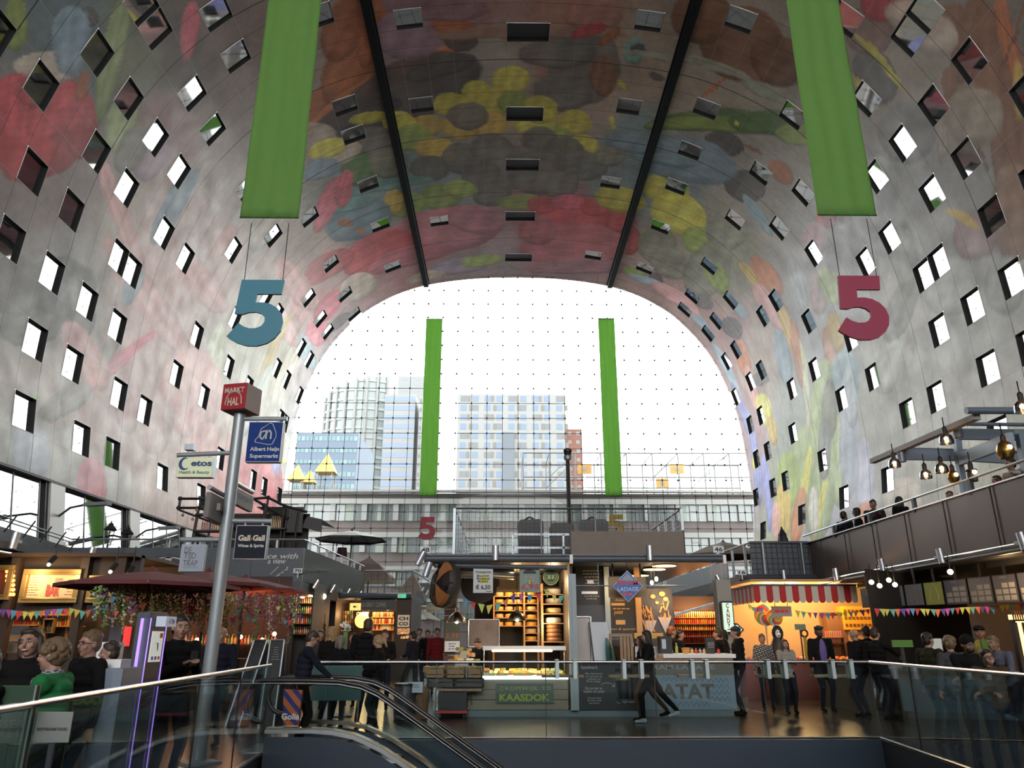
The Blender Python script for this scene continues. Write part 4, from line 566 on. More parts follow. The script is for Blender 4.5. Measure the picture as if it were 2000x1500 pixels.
# left floor edge follows the balustrade line, right one too
LE = [(-2.62, 2.4), (-2.80, 4.2), (-3.02, 6.7), (-3.45, 11.75), (-3.45, 13.5)]
RE = [(5.25, 2.4), (5.65, 8.5), (6.25, 13.5)]
for E_, xo in ((LE, -22.5), (RE, 24.5)):
 for (xa, ya), (xb, yb_) in zip(E_, E_[1:]):
  for z0, z1, fl in ((0, 0, 0),):
   q = [(xo, ya, 0), (xa, ya, 0), (xb, yb_, 0), (xo, yb_, 0)]
   if xo > 0: q.reverse()
   m.add(q + [(p[0], p[1], -.35) for p in q], [(0, 1, 2, 3), (7, 6, 5, 4), (0, 4, 5, 1), (1, 5, 6, 2), (2, 6, 7, 3), (3, 7, 4, 0)])
struct(m.build('floor', M_floor))
m = MB(); m.bx(VX0 - .2, VX1 + .5, VY1 - .06, VY1, -3.0, -.012)
struct(m.build('trim_opening_far', M_fasc))
m = MB()
for E_ in (LE, RE):
 for (xa, ya), (xb, yb_) in zip(E_, E_[1:]): m.beam((xa, ya, -.9), (xb, yb_, -.9), .05, 1.75)
struct(m.build('trim_opening_sides', mat('dark_slab_edge', (.03, .035, .042), .35)))
struct(MB().bx(-6, 9, 1.5, 16, -5.1, -5).build('floor_lower', mat('lower_floor', (.05, .05, .05), .3)))
struct(MB().bx(-6, -5.9, 1.5, 16, -5, -.36).bx(9, 9.1, 1.5, 16, -5, -.36).bx(-6, 9, 1.4, 1.5, -5, -.36).bx(-6, 9, 16, 16.1, -5, -.36).build('wall_lower', mat('lower_wall', (.08, .1, .12), .5)))
def balustrade(pts, label, joints, zt=1.175, hand=M_steel):
 t = thing('glass_balustrade', label, 'balustrade', (pts[0][0], pts[0][1], 0))
 for k, ((xa, ya), (xb, yb_)) in enumerate(zip(pts, pts[1:])):
  n = joints[k]
  for j in range(n):
   a, b = j / n, (j + 1) / n; g = .006 / max(.1, math.hypot(xb - xa, yb_ - ya)); a += g; b -= g
   p, q = Vector((xa + (xb - xa) * a, ya + (yb_ - ya) * a, (zt - .02) / 2 + .0)), Vector((xa + (xb - xa) * b, ya + (yb_ - ya) * b, (zt - .02) / 2))
   MB().beam(p, q, .016, zt - .02).build('glass_panel', M_rail, t)
   if j: MB().box(((xa + (xb - xa) * j / n), (ya + (yb_ - ya) * j / n), (zt - .02) / 2), (.014, .018, zt - .03)).build('joint', M_black, t)
 P = [(x, y, zt) for x, y in pts]
 MB().path(P, .024, 10).build('handrail', hand, t, smooth=True)
 MB().path([(x, y, .015) for x, y in pts], .016, 6).build('base_trim', M_steel, t)
 return t
M_hand = mat('warm_steel_handrail', (.62, .55, .5), .22, 1.0)
balustrade([(-2.55, 2.6), (-2.76, 4.27), (-3.0, 6.7), (-3.42, 11.9)], 'curving glass balustrade with steel handrail at lower left', [1, 2, 3], hand=M_hand)
fx0 = aY(640, 1295, 13.46).x
balustrade([(-3.4, 13.46), (fx0, 13.46), (6.2, 13.46)], 'straight glass balustrade across the far side of the opening', [1, 5], hand=M_steel)
balustrade([(6.2, 13.44), (5.62, 8.5), (5.2, 3.2)], 'glass balustrade running back at the lower right', [3, 2], hand=M_hand)
# small shelf brackets clamped to the far balustrade, with timber leaning ledges
for i, (ua, ub, us) in enumerate(((1060, 1143, (1088, 1123)), (1195, 1273, (1219, 1253)), (1331, 1400, (1352, 1380)), (1600, 1685, (1626, 1662)), (1490, 1560, (1500, 1533)))):
 a, b = aY(ua, 1322, 13.34), aY(ub, 1322, 13.34); t = thing('leaning_ledge', ['first', 'second', 'third', 'fifth', 'fourth'][i] + ' small timber ledge from the left hung on the far balustrade', 'ledge', ((a.x + b.x) / 2, 13.34, 1.0), 'timber ledges on the far balustrade')
 MB().bx(a.x, b.x, 13.54, 13.74, a.z - .02, a.z + .02).build('board', M_wood, t)
 for u in us:
  c = aY(u, 1300, 13.4); MB().bx(c.x - .03, c.x + .03, 13.36, 13.4, a.z - .03, 1.21).bx(c.x - .03, c.x + .03, 13.52, 13.56, a.z - .03, 1.21).bx(c.x - .03, c.x + .03, 13.36, 13.56, 1.2, 1.22).build('bracket', mat('pale_bracket', (.4, .47, .5), .4, .4), t)
# escalator
def escalator():
 t = thing('escalator', 'glass-sided escalator descending to the right with black handrails', 'escalator', (aY(520, 1425, 11.8).x, 12.35, 0))
 hp = [aY(u, v, 11.8) for u, v in ((520, 1329), (600, 1329), (662, 1331), (705, 1339), (738, 1354), (765, 1372), (942, 1500), (1180, 1672))]
 dp = [aY(u, v, 11.8) for u, v in ((520, 1425), (610, 1425), (650, 1428), (692, 1437), (722, 1450), (750, 1465), (805, 1502), (1060, 1690))]
 M_rub = mat('black_rubber', (.012, .012, .014), .35)
 for k, y in enumerate((11.8, 12.95)):
  H_ = [(p.x, y, p.z) for p in hp]; D_ = [(p.x, y, p.z) for p in dp]
  # newel end: handrail curls round at the left
  x0, zt, zb = H_[0][0], H_[0][2], D_[0][2] + .1; r = (zt - zb) / 2
  curl = [(x0 - r * math.sin(a), y, (zt + zb) / 2 + r * math.cos(a)) for a in [math.pi * j / 10 for j in range(10, -1, -1)]]
  MB().path(curl + H_[1:], .035, 10).build('handrail', M_rub, t, smooth=True)
  MB().path([(a, b - .0, c - .045) for a, b, c in H_], .018, 6).build('handrail_guide', M_steel, t)
  out = [(p[0], p[2]) for p in curl] + [(p[0], p[2]) for p in H_[1:]] + [(p[0], p[2] - .0) for p in reversed(D_)]
  g = MB()
  P = curl[::-1]
  for j in range(len(H_) - 1):
   g.quad(D_[j], D_[j + 1], H_[j + 1], H_[j])
  g.add(curl, [tuple(range(len(curl)))]); g.build('glass_side', M_rail, t)
  dk = MB(); dk2 = MB()
  for a, b in zip(D_, D_[1:]):
   dk.beam((a[0], y + (.06 if k == 0 else -.06), a[2]), (b[0], y + (.06 if k == 0 else -.06), b[2]), .16, .05)
   dk2.beam((a[0], y + (-.07 if k == 0 else .07), a[2] - .02), (b[0], y + (-.07 if k == 0 else .07), b[2] - .02), .02, .045)
  dk.build('deck_trim', mat('champagne_trim', (.5, .42, .33), .25, 1), t); dk2.build('skirt_trim', M_galv, t)
  # cladding under the deck
  c = MB(); yy = y + (-.06 if k == 0 else .06)
  for a, b in zip(D_, D_[1:]): c.quad((a[0], yy, a[2] - .09), (a[0], yy, a[2] - 1.35), (b[0], yy, b[2] - 1.35), (b[0], yy, b[2] - .09))
  c.build('cladding', M_fasc, t)
 # steps
 st = MB(); x = dp[1].x
 def zd(x): return float(np.interp(x, [p.x for p in dp], [p.z for p in dp])) - .2
 while x < dp[-1].x - .4: z = zd(x + .2); st.bx(x, x + .4, 11.9, 12.85, z - .25, z); x += .4
 st.build('steps', mat('ribbed_steps', (.1, .1, .1), .4, .6), t)
 MB().bx(dp[0].x - .4, dp[1].x, 11.9, 12.85, -.02, .012).build('comb_plate', M_steel, t)
escalator()
# ------------------------------------------------------------------ terraces on the stall roofs
def parapet(m, p0, p1, z0, z1, th=.08): m.beam((p0[0], p0[1], (z0 + z1) / 2), (p1[0], p1[1], (z0 + z1) / 2), th, z1 - z0)
# right balcony
t = thing('terrace_balcony', 'brown metal clad terrace balcony at right with steel rail', 'balcony', (9.9, 18, 3.1))
m = MB(); parapet(m, (9.85, 9), (9.93, 24.5), 3.13, 4.47); m.build('cladding', M_brownclad, t)
for y in (11.5, 13.2, 14.9, 16.6, 18.3, 20.0, 21.7, 23.4):
 MB().bx(9.79, 9.82, y - .004, y + .004, 3.15, 4.45).build('cladding_joint', M_black, t)
MB().bx(9.8, 9.98, 9, 24.5, 4.46, 4.49).build('coping', M_steel, t)
MB().path([(9.85, 9, 4.75), (9.93, 25, 4.75)], .03).build('handrail', M_galv, t)
for y in (11, 13.3, 15.6, 17.9, 20.2, 22.5): MB().bx(9.84, 9.92, y - .05, y + .05, 4.4, 4.74).build('rail_post', M_dark, t)
MB().bx(9.9, 21.5, 9, 24.4, 3.05, 3.15).build('deck', M_dark, t)
MB().bx(9.3, 9.9, 9, 24.3, 3.0, 3.12).tube((9.3, 9, 3.06), (9.3, 24.4, 3.06), .05).build('canopy_edge', M_black, t)
MB().tube((9.25, 9, 3.16), (9.25, 24.3, 3.16), .02).build('cable_tray', M_steel, t)
def spot(c, label, d=(0, 0, 1), g='cylinder uplights on the stall roofs', lit=False):
 c = Vector(c); t = thing('spotlight', label, 'lamp', tuple(c), g); d = Vector(d).normalized()
 MB().tube(c - d * .16, c + d * .16, .075, n=14).build('housing', M_spot, t, smooth=True)
 MB().tube(c - d * .172, c - d * .158, .06, n=14).build('lens', M_black, t)
 MB().bx(c.x - .02, c.x + .02, c.y, c.y + .22, c.z - .03, c.z + .03).build('bracket', M_galv, t)
M_spot = mat('silver_spot_housing', (.5, .55, .62), .3, .8)
for u, v, x, l in ((1723, 1105, 9.25, 'farthest'), (1838, 1087, 9.25, 'middle'), (1998, 1058, 9.25, 'nearest')):
 p = aX(u, v, x); spot(p, l + ' silver spotlight under the brown balcony edge', (.05, .25, 1))
p = aX(1633, 1122, 9.2); spot((p.x, p.y, p.z), 'silver spotlight where the brown balcony ends', (0, .1, 1))
# right block front with mesh panel and side
x0, x1 = aY(1468, 1100, 24.5).x, 9.95
t = thing('mesh_terrace_front', 'dark mesh terrace front with the number plate 16 beside it', 'balcony', ((x0 + x1) / 2, 24.5, 3.3))
zt, zb = aY(1530, 1060, 24.5).z, aY(1530, 1122, 24.5).z
MB().bx(x0, x1, 24.5, 24.56, zb, zt).build('panel', M_blue, t)
m = MB(); k = 0
x = x0
while x < x1: m.bx(x - .01, x + .01, 24.46, 24.5, zb, zt); x += .17
z = zb
while z < zt: m.bx(x0, x1, 24.46, 24.5, z - .008, z + .008); z += .17
m.build('mesh', M_dark, t)
MB().bx(x0, x1, 24.42, 24.6, zt - .03, zt + .04).build('top_rail', M_dark, t)
for u in (1492, 1568): c = aY(u, 1090, 24.4); MB().bx(c.x - .025, c.x + .025, 24.4, 24.46, zb, zt).build('post', M_galv, t)
xa = aY(1442, 1128, 24.4).x
MB().bx(xa, x1, 24.3, 24.7, zb - .3, zb).tube((xa, 24.25, zb - .12), (x1, 24.25, zb - .12), .09).build('gutter', M_dark, t)
MB().path([(x0, 24.5, zt), (x0 - .3, 36, zt)], .035).build('side_rail', M_dark, t)
for k in range(9): y = 25 + k * 1.3; MB().bx(x0 - .05 - .03 * k, x0 + .02 - .03 * k, y, y + .08, zb, zt).build('side_post', M_galv, t)
MB().bx(x0 - .3, x0 + .1, 24.6, 36, zb - .3, zb).build('side_gutter', M_dark, t)
MB().beam((x0 - .05, 27, zb + .3), (x0 - .3, 36, zb + .3), .05, .7).build('side_panel', M_galv, t)
for u, v, l in ((1531, 1124, 'small dark spotlight on the dark mesh terrace gutter'), (1404, 1133, 'tilted spotlight left of the candy sign column')):
 p = aY(u, v, 24.1); spot(p, l, (.0, 0, 1) if u > 1500 else (-.35, .2, 1))
# left terrace blocks
t = thing('grey_terrace_front', 'blue grey terrace front with the words terrace with a view', 'balcony', (-10, 26, 3.3))
fx1 = -6.75; zt, zb = 4.46, aY(593, 1137, 26).z
MB().bx(-14.6, fx1, 26, 26.08, zb, zt).build('panel', M_blue, t)
for u in (237, 425, 491): c = aY(u, 1100, 25.99); MB().bx(c.x - .006, c.x + .006, 25.985, 26, zb, zt).build('panel_joint', M_black, t)
MB().beam((fx1, 26.05, (zt + zb) / 2), (-6.45, 36, (zt + zb) / 2), .08, zt - zb).build('side_panel', mat('reflective_side_panel', (.16, .18, .17), .12, .8, bump=.8, nscale=2), t)
MB().path([(-14.6, 26.02, zt + .28), (fx1, 26.02, zt + .28), (-6.45, 36, zt + .28)], .03).build('handrail', M_galv, t)
for k in range(8): y = 26.5 + k * 1.3; MB().bx(fx1 + .02 * k, fx1 + .08 + .02 * k, y, y + .07, zt, zt + .28).build('rail_post', M_galv, t)
for u in (330, 380, 480, 540): c = aY(u, 1070, 26); MB().bx(c.x - .03, c.x + .03, 26, 26.06, zt, zt + .28).build('rail_post', M_galv, t)
MB().bx(-14.6, fx1 + .1, 25.6, 36, zb - .35, zb).build('roof_edge', M_dark, t)
t2 = t
M_lt = mat('pale_lettering', (.5, .52, .54), .6)
c = aY(552, 1086, 25.98); text('terrace with', c - Vector((.35, 0, 0)), (1, 0, 0), (0, 0, 1), .17, M_lt, t2, wfit=1.75, bold=.02, shear=.25)
c = aY(541, 1096, 25.98); text('a view', c, (1, 0, 0), (0, 0, 1), .17, M_lt, t2, wfit=.62, bold=.02, shear=.25)
m = MB(); a = aY(525, 1133, 25.98); b = aY(560, 1108, 25.98); n = 5; sx, sz = (b.x - a.x) / n, (b.z - a.z) / n
for k in range(n): m.bx(a.x + sx * k, a.x + sx * (k + 1) + .05, 25.96, 25.99, a.z + sz * k - .025, a.z + sz * k + .025); m.bx(a.x + sx * (k + 1), a.x + sx * (k + 1) + .05, 25.96, 25.99, a.z + sz * k, a.z + sz * (k + 1) + .025)
m.beam(aY(527, 1123, 25.97), aY(545, 1106, 25.97), .02, .025); m.build('stair_symbol', M_lt, t2)
def plate(u, v, Y, s_, w, h, label, fg=(.02, .04, .07), bgc=(.62, .66, .68), rz=0):
 c = aY(u, v, Y); t = thing('number_plate', label, 'sign', tuple(c), 'stall number plates')
 MB().box(c, (w, .03, h)).build('board', mat('plate_%d' % int(bgc[0] * 100), bgc, .5), t)
 MB().bx(c.x - .02, c.x + .02, c.y + .015, c.y + .035, c.z - h / 2 - .14, c.z).build('bracket', M_galv, t)
 text(s_, c + Vector((0, -.018, 0)), (1, 0, 0), (0, 0, 1), h * .62, mat('plate_ink', fg, .6), t, name='digits', wfit=w * .78, bold=.03)
plate(582, 1115, 25.9, '70', .3, .16, 'white number plate 70 on the blue grey terrace front')
plate(831, 1074, 17.4, '48', .24, .15, 'white number plate 48 at the left end of the cheese stall roof')
plate(1403, 1073, 17.4, '46', .24, .15, 'white number plate 46 at the right end of the stall roof')
plate(1449, 1118, 24.1, '16', .27, .16, 'white number plate 16 on the corner under the mesh terrace')
# logo of a baker figure: oval badge with bust outline and lettering, partly behind the sign
t = thing('wall_badge', 'dark oval badge with a pale baker figure on the terrace front', 'sign', tuple(aY(325, 1100, 25.95)))
c = aY(328, 1103, 25.96);
m = MB(); m.prism([(1.0 * math.cos(a), .52 * math.sin(a)) for a in [math.pi * k / 16 for k in range(17)]], c - Vector((0, 0, .2)), (1, 0, 0), (0, 0, 1), .03); m.build('badge', M_dark, t)
m = MB(); m.prism([(.85 * math.cos(a), .46 * math.sin(a)) for a in [math.pi * k / 16 for k in range(17)]] + [(.8 * math.cos(a), .42 * math.sin(a)) for a in [math.pi * k / 16 for k in range(16, -1, -1)]], c + Vector((0, -.02, -.2)), (1, 0, 0), (0, 0, 1), .01)
m.prism([(.11 * math.cos(a), .15 * math.sin(a)) for a in [math.pi * k / 8 for k in range(16)]], c + Vector((0, -.02, .2)), (1, 0, 0), (0, 0, 1), .01)
m.prism([(-.2, -.2), (.25, -.2), (.1, .02), (-.1, .02)], c + Vector((0, -.02, .02)), (1, 0, 0), (0, 0, 1), .01); m.build('figure', M_lt, t)
MB().prism([(.14 * math.cos(a), .09 * math.sin(a)) for a in [math.pi * k / 8 for k in range(9)]], c + Vector((0, -.03, .27)), (1, 0, 0), (0, 0, 1), .01).build('figure_hair', M_dark, t)
text("BIGG'S", c + Vector((-.05, -.03, -.3)), (1, 0, 0), (0, 0, 1), .2, M_lt, t, wfit=1.1, bold=.03, shear=.2)
# left near terrace, receding
t = thing('left_terrace_edge', 'dark sloping terrace parapet and rails at the left edge', 'balcony', (-13, 19.5, 4))
p1, p0 = aZ(140, 1071, 4.35), aZ(-200, 968, 4.35); d = (p1 - p0)
MB().beam((p0.x, p0.y, 3.75), (p1.x, p1.y, 3.75), .08, 1.2).build('panel', M_blue, t)
for dz in (.28, .18): MB().path([(p0.x, p0.y, 4.35 + dz), (p1.x, p1.y, 4.35 + dz)], .02).build('rail', M_dark, t)
for k in range(9): q = p0.lerp(p1, k / 8.5); MB().tube((q.x + .15, q.y, 4.2), (q.x + .35, q.y + .1, 4.68), .025, n=6).build('rail_post', M_dark, t)
e0, e1 = aZ(0, 1058, 3.3), aZ(306, 1116, 3.3)
e0 = e0 - (e1 - e0).normalized() * 5
MB().beam((e0.x, e0.y, 3.25), (e1.x, e1.y, 3.25), .14, .14).build('roof_edge', M_black, t)
MB().beam((e0.x - 2.2, e0.y, 3.2), (e1.x - 2.2, e1.y, 3.2), 4.4, .08).build('roof', M_dark, t)
MB().path([(e0.x + .1, e0.y, 3.1), (e1.x + .1, e1.y, 3.1)], .03).path([(e0.x - .2, e0.y, 2.98), (e1.x - .2, e1.y, 2.98)], .03).build('lighting_rail', M_steel, t)
for u, v, l in ((28, 1056, 'nearest silver spotlight on the left roof edge'), (178, 1083, 'middle silver spotlight on the left roof edge'), (279, 1101, 'farthest silver spotlight on the left roof edge')):
 q = aX(u, v, -9.5); spot(q, l, (0.05, 0.1, 1))
for k, (u, v) in enumerate(((617, 1141), (650, 1150), (680, 1157), (703, 1161))):
 q = aX(u, v, -6.4); spot(q, ['first', 'second', 'third', 'fourth'][k] + ' tilted spotlight along the receding left terrace edge', (.5, .2, 1))
# lanterns on the left terrace
for i, (u, v) in enumerate(((214, 1042), (247, 1050))):
 q = aY(u, v, 27); t = thing('lantern', ('left' if i == 0 else 'right') + ' black lantern on a post above the terrace front', 'lamp', (q.x, q.y, 4.2), 'black terrace lanterns')
 MB().lathe((q.x, q.y, q.z + .12), [(.24, 0), (.2, .06), (.1, .16), (.09, .22), (.03, .26), (.01, .34)], 6).build('cap', M_black, t)
 MB().lathe((q.x, q.y, q.z - .38), [(.1, 0), (.17, .5)], 6).build('glass', glassmat('lantern_glass', (.8, .8, .8), .1), t)
 m = MB()
 for k in range(6): a = math.pi * k / 3; m.tube((q.x + .1 * math.cos(a), q.y + .1 * math.sin(a), q.z - .38), (q.x + .17 * math.cos(a), q.y + .17 * math.sin(a), q.z + .12), .012, n=4)
 m.build('frame', M_black, t); MB().tube((q.x, q.y, 4.1), (q.x, q.y, q.z - .38), .035).build('post', M_black, t)
# ------------------------------------------------------------------ centre block: cheese stall and fries stall
YF = 17.1
def R(u0, v0, u1, v1, Y):
 a, b = aY(u0, v1, Y), aY(u1, v0, Y); return min(a.x, b.x), max(a.x, b.x), a.z, b.z
def panel(name, u0, v0, u1, v1, Y, m, th=.03, parent=None):
 x0, x1, z0, z1 = R(u0, v0, u1, v1, Y); return MB().bx(x0, x1, Y, Y + th, z0, z1).build(name, m, parent)
def board(name, label, cat, u0, v0, u1, v1, Y, m, th=.03, group=None):
 x0, x1, z0, z1 = R(u0, v0, u1, v1, Y); t = thing(name, label, cat, ((x0 + x1) / 2, Y, (z0 + z1) / 2), group)
 MB().bx(x0, x1, Y, Y + th, z0, z1).build('board', m, t); return t, x0, x1, z0, z1
def lines(t, u0, v0, u1, v1, Y, n, m, seed=1, h=.35, name='print', centre=True):
 """rows of small unreadable print as short bars"""
 rnd = random.Random(seed); x0, x1, z0, z1 = R(u0, v0, u1, v1, Y); b = MB(); dz = (z1 - z0) / n
 for k in range(n):
  z = z1 - dz * (k + .5); L = (x1 - x0) * rnd.uniform(.5, .98); x = x0 + ((x1 - x0 - L) / 2 if centre else 0); e = x + L
  while x < e - .01: w_ = min(rnd.uniform(.15, .45) * dz * 3, e - x); b.bx(x, x + w_, Y - .006, Y - .002, z - dz * h / 2, z + dz * h / 2); x += w_ + dz * .3
 o = b.build(name, m, t); o['kind'] = 'stuff'; return o
M_chalk = mat('chalk_white', (.4, .42, .42), .7); M_slate = mat('slate_board', (.018, .02, .024), .6); M_in = mat('stall_interior', (.035, .03, .028), .7)
M_warmwood = mat('warm_shelf_wood', (.38, .22, .1), .6, noise=.2, nscale=6); M_cheese = mat('yellow_cheese', (.62, .36, .07), .45, noise=.12, nscale=8); M_rind = mat('pale_cheese', (.55, .42, .22), .5)
M_tube = mat('warm_lamp_tube', (1, .75, .4), .5, emit=6, ecol=(1, .62, .28)); M_bulb = mat('glowing_bulb', (1, .6, .25), .5, emit=14, ecol=(1, .5, .2)); M_spotbulb = mat('warm_white_bulb', (1, .8, .5), .5, emit=10, ecol=(1, .72, .42))
bx0, bx1 = aY(828, 1090, YF).x, aY(1412, 1090, YF).x; xmid = aY(1115, 1090, YF).x
M_ltblue = mat('pale_blue_steel', (.27, .33, .36), .4)
t = thing('market_stall_block', 'central stall block with dark flat roof and pale blue post', 'stall', ((bx0 + bx1) / 2, 20, 0))
rz0, rz1 = aY(1100, 1098, YF).z, aY(1100, 1084, YF).z
MB().bx(bx0 + .1, bx1 - .1, YF + .05, 25.5, rz0 + .02, rz1 - .01).build('roof', M_dark, t)
MB().tube((bx0, YF, rz1 - .09), (xmid - .04, YF, rz1 - .09), .075, n=14).bx(bx0, xmid - .04, YF - .05, YF + .05, rz1 - .02, rz1 + .015).build('gutter', M_blue, t)
MB().tube((xmid + .04, YF, rz1 - .09), (bx1, YF, rz1 - .09), .075, n=14).bx(xmid + .04, bx1, YF - .05, YF + .05, rz1 - .02, rz1 + .015).build('gutter', M_blue, t)
MB().tube((bx0 + .25, YF + .1, rz1 - .22), (xmid - .08, YF + .1, rz1 - .27), .05, n=12).build('awning_roller', M_blue, t)
for x in (bx0 - .02, bx1 + .01, xmid): MB().bx(x - .035, x + .035, YF - .1, YF + .1, rz1 - .19, rz1).build('end_cap', M_white, t)
px = aY(1118, 1200, YF).x
MB().bx(px - .085, px + .085, YF - .1, YF + .06, .13, 2.9).bx(px - .02, px + .02, YF - .12, YF - .1, .13, 2.9).build('post', M_ltblue, t)
MB().bx(bx0 + .3, bx1 - .05, YF + .02, 25.3, 0, .125).build('plinth', mat('blue_grey_plinth', (.12, .16, .18), .5, noise=.3, nscale=2), t)
MB().bx(bx0 + 1.0, bx1 - 1.2, 21.2, 21.3, .13, rz0).build('back_wall', M_in, t)
MB().bx(px - .03, px + .03, YF + .1, 21.2, .13, rz0).build('divider', M_in, t)
# roof terrace railing with mesh
ra, rb = aY(888, 993, 18.2), aY(1330, 993, 18.2); zt = ra.z
def mesh_panel(p0, p1, z0, z1, step=.1, r=.004):
 m = MB(); p0, p1 = Vector(p0), Vector(p1); L_ = (p1 - p0).length; n = int(L_ / step)
 for k in range(n + 1): q = p0.lerp(p1, k / n); m.tube((q.x, q.y, z0), (q.x, q.y, z1), r, n=3, caps=False)
 z = z0
 while z < z1: m.tube((p0.x, p0.y, z), (p1.x, p1.y, z), r, n=3, caps=False); z += step
 return m
t = thing('roof_railing', 'grey mesh railing round the roof terrace of the central stalls', 'railing', ((ra.x + rb.x) / 2, 18.2, rz1))
MB().path([(ra.x, 27, zt), (ra.x, 18.2, zt), (rb.x, 18.2, zt), (rb.x, 27, zt)], .022).build('top_rail', M_dark, t)
mesh_panel((ra.x, 18.2, 0), (rb.x, 18.2, 0), rz1, zt).build('mesh', M_dark, t)
mesh_panel((rb.x, 18.2, 0), (rb.x, 27, 0), rz1, zt).build('mesh', M_dark, t)
for k in range(10): y = 18.2 + .95 * k; MB().bx(ra.x - .03, ra.x + .03, y - .03, y + .03, rz1, zt).build('post', M_galv, t)
MB().bx(ra.x - .01, ra.x + .01, 18.4, 26.9, rz1, zt - .04).build('side_slats', M_galv, t)
for k in range(10): y = 18.2 + .95 * k; MB().bx(rb.x - .03, rb.x + .03, y - .03, y + .03, rz1, zt).build('post', M_galv, t)
for u in (1163, 1269, 1057): x = aY(u, 1030, 18.2).x; MB().tube((x, 18.2, rz1), (x, 18.2, zt), .018).build('post', M_galv, t)
# wooden box on the roof
x0, x1, z0, z1 = R(1116, 1038, 1334, 1083, 17.7)
t = thing('roof_screen_box', 'long brown grey plywood box standing on the stall roof', 'box', ((x0 + x1) / 2, 17.9, z0)); M_ply = mat('grey_plywood', (.15, .125, .105), .6, noise=.2, nscale=3)
MB().bx(x0, x1, 17.7, 17.74, rz1, z1).build('front_panel', M_ply, t); MB().bx(x1, x1 + .03, 17.7, 18.12, rz1, z1 + .03).build('side_panel', mat('dark_plywood', (.06, .05, .045), .7), t)
MB().bx(x0, x1, 17.74, 18.1, z1 - .03, z1).build('top', M_ply, t)
# black loudspeaker / covered units behind the mesh
for i, (u0, v0, u1, v1, Y) in enumerate(((1011, 1015, 1062, 1080, 19.3), (1075, 1021, 1122, 1080, 19.4), (1133, 1015, 1188, 1082, 19.6))):
 x0, x1, z0, z1 = R(u0, v0, u1, v1, Y); t = thing('covered_heater', ['left', 'middle', 'right'][i] + ' black covered unit behind the roof mesh', 'unit', ((x0 + x1) / 2, Y, rz1), 'black covered units on the stall roof')
 m = MB(); m.add([(x0 + .06, Y, rz1), (x1 - .02, Y, rz1), (x1 - .02, Y + .5, rz1), (x0 + .06, Y + .5, rz1), (x0, Y, z1 - .1), (x0 + .08, Y, z1), (x1 - .08, Y, z1 + (.02 if i != 1 else 0)), (x1, Y, z1 - .08), (x1, Y + .5, z1 - .08), (x0, Y + .5, z1 - .1), (x0 + .08, Y + .5, z1), (x1 - .08, Y + .5, z1)],
  [(0, 1, 7, 6, 5, 4), (3, 9, 10, 11, 8, 2), (0, 4, 9, 3), (1, 2, 8, 7), (4, 5, 10, 9), (5, 6, 11, 10), (6, 7, 8, 11), (3, 2, 1, 0)])
 m.build('cover', M_black, t)
 if i != 1: m = MB(); m.path([((x0 + x1) / 2 - .15, Y + .2, z1 + .02), ((x0 + x1) / 2 - .02, Y + .2, z1 + .1), ((x0 + x1) / 2 + .12, Y + .2, z1 + .02)], .025); m.build('handle', M_black, t)
x0, x1, z0, z1 = R(1002, 1044, 1112, 1080, 18.7)
t = thing('roof_rack', 'galvanised low rack frame on the stall roof', 'rack', ((x0 + x1) / 2, 18.7, rz1)); m = MB()
for z in (z1, z1 - .32): m.beam((x0, 18.7, z), (x1, 18.7, z), .05, .05)
for x in (x0, x1 - .15): m.beam((x, 18.7, rz1), (x, 18.7, z1), .05, .05)
m.build('frame', M_galv, t)
for u, l in ((968, 'dark spotlight in the middle of the cheese stall gutter'), (1269, 'dark spotlight in the middle of the fries stall gutter')):
 p = aY(u, 1080, 16.98); spot(p, l, (0, 0, 1))
for u, v, l, d in ((822, 1090, 'tilted spotlight at the left corner of the cheese stall', (.5, 0, 1)), (835, 1112, 'lower tilted spotlight beside the big cheese', (.3, 0, 1))):
 spot(aY(u, v, 17.0), l, d)
# lamp post
q = aY(1109, 900, 26); t = thing('street_lamp', 'tall black lamp post with round head behind the stall roof', 'lamp', (q.x, 26, rz1))
MB().tube((q.x + .03, 26, 0), (q.x, 26, q.z), .06).build('pole', M_black, t)
MB().lathe((q.x, 26, q.z), [(.06, 0), (.13, .04), (.15, .16), (.12, .2)], 14).build('lamp_head', M_galv, t, smooth=True); MB().lathe((q.x, 26, q.z + .2), [(.12, 0), (.13, .1), (.15, .12), (.15, .2), (.1, .24)], 14).build('lamp_cap', M_black, t, smooth=True)
# --- cheese stall counter
t = thing('cheese_counter', 'plank-fronted cheese counter with refrigerated glass display', 'counter', (aY(1020, 1380, YF).x, YF + .4, .13))
x0, x1, z0, z1 = R(862, 1327, 1109, 1388, YF); zc = z1; m = MB(); n = 3; dz = (z1 - .13) / n
for k in range(n): m.bx(x0, x1, YF, YF + .04, .13 + dz * k + .006, .13 + dz * (k + 1) - .006)
m.build('plank_front', M_planks, t); MB().bx(x0, x1, YF + .04, YF + .9, .13, zc - .01).build('body', M_in, t)
dx0, dx1, dz0, dz1 = R(942, 1290, 1109, 1327, YF)
MB().bx(dx0, dx1, YF - .03, YF + .02, dz0, dz0 + .07).build('light_strip', mat('white_led_strip', (.8, .9, 1), .5, emit=1.2, ecol=(.75, .88, 1)), t)
MB().bx(dx0, dx1, YF + .1, YF + .85, dz0 + .02, dz0 + .06).build('display_shelf', mat('lit_white_shelf', (.7, .75, .8), .4), t)
MB().quad((dx0, YF, dz0 + .07), (dx1, YF, dz0 + .07), (dx1, YF + .25, dz1), (dx0, YF + .25, dz1)).build('display_glass', M_clear, t)
hx0, hx1, hz0, hz1 = R(943, 1262, 1105, 1270, YF + .3); MB().bx(hx0, hx1, YF + .25, YF + .6, hz0, hz1).build('lamp_canopy', M_white, t)
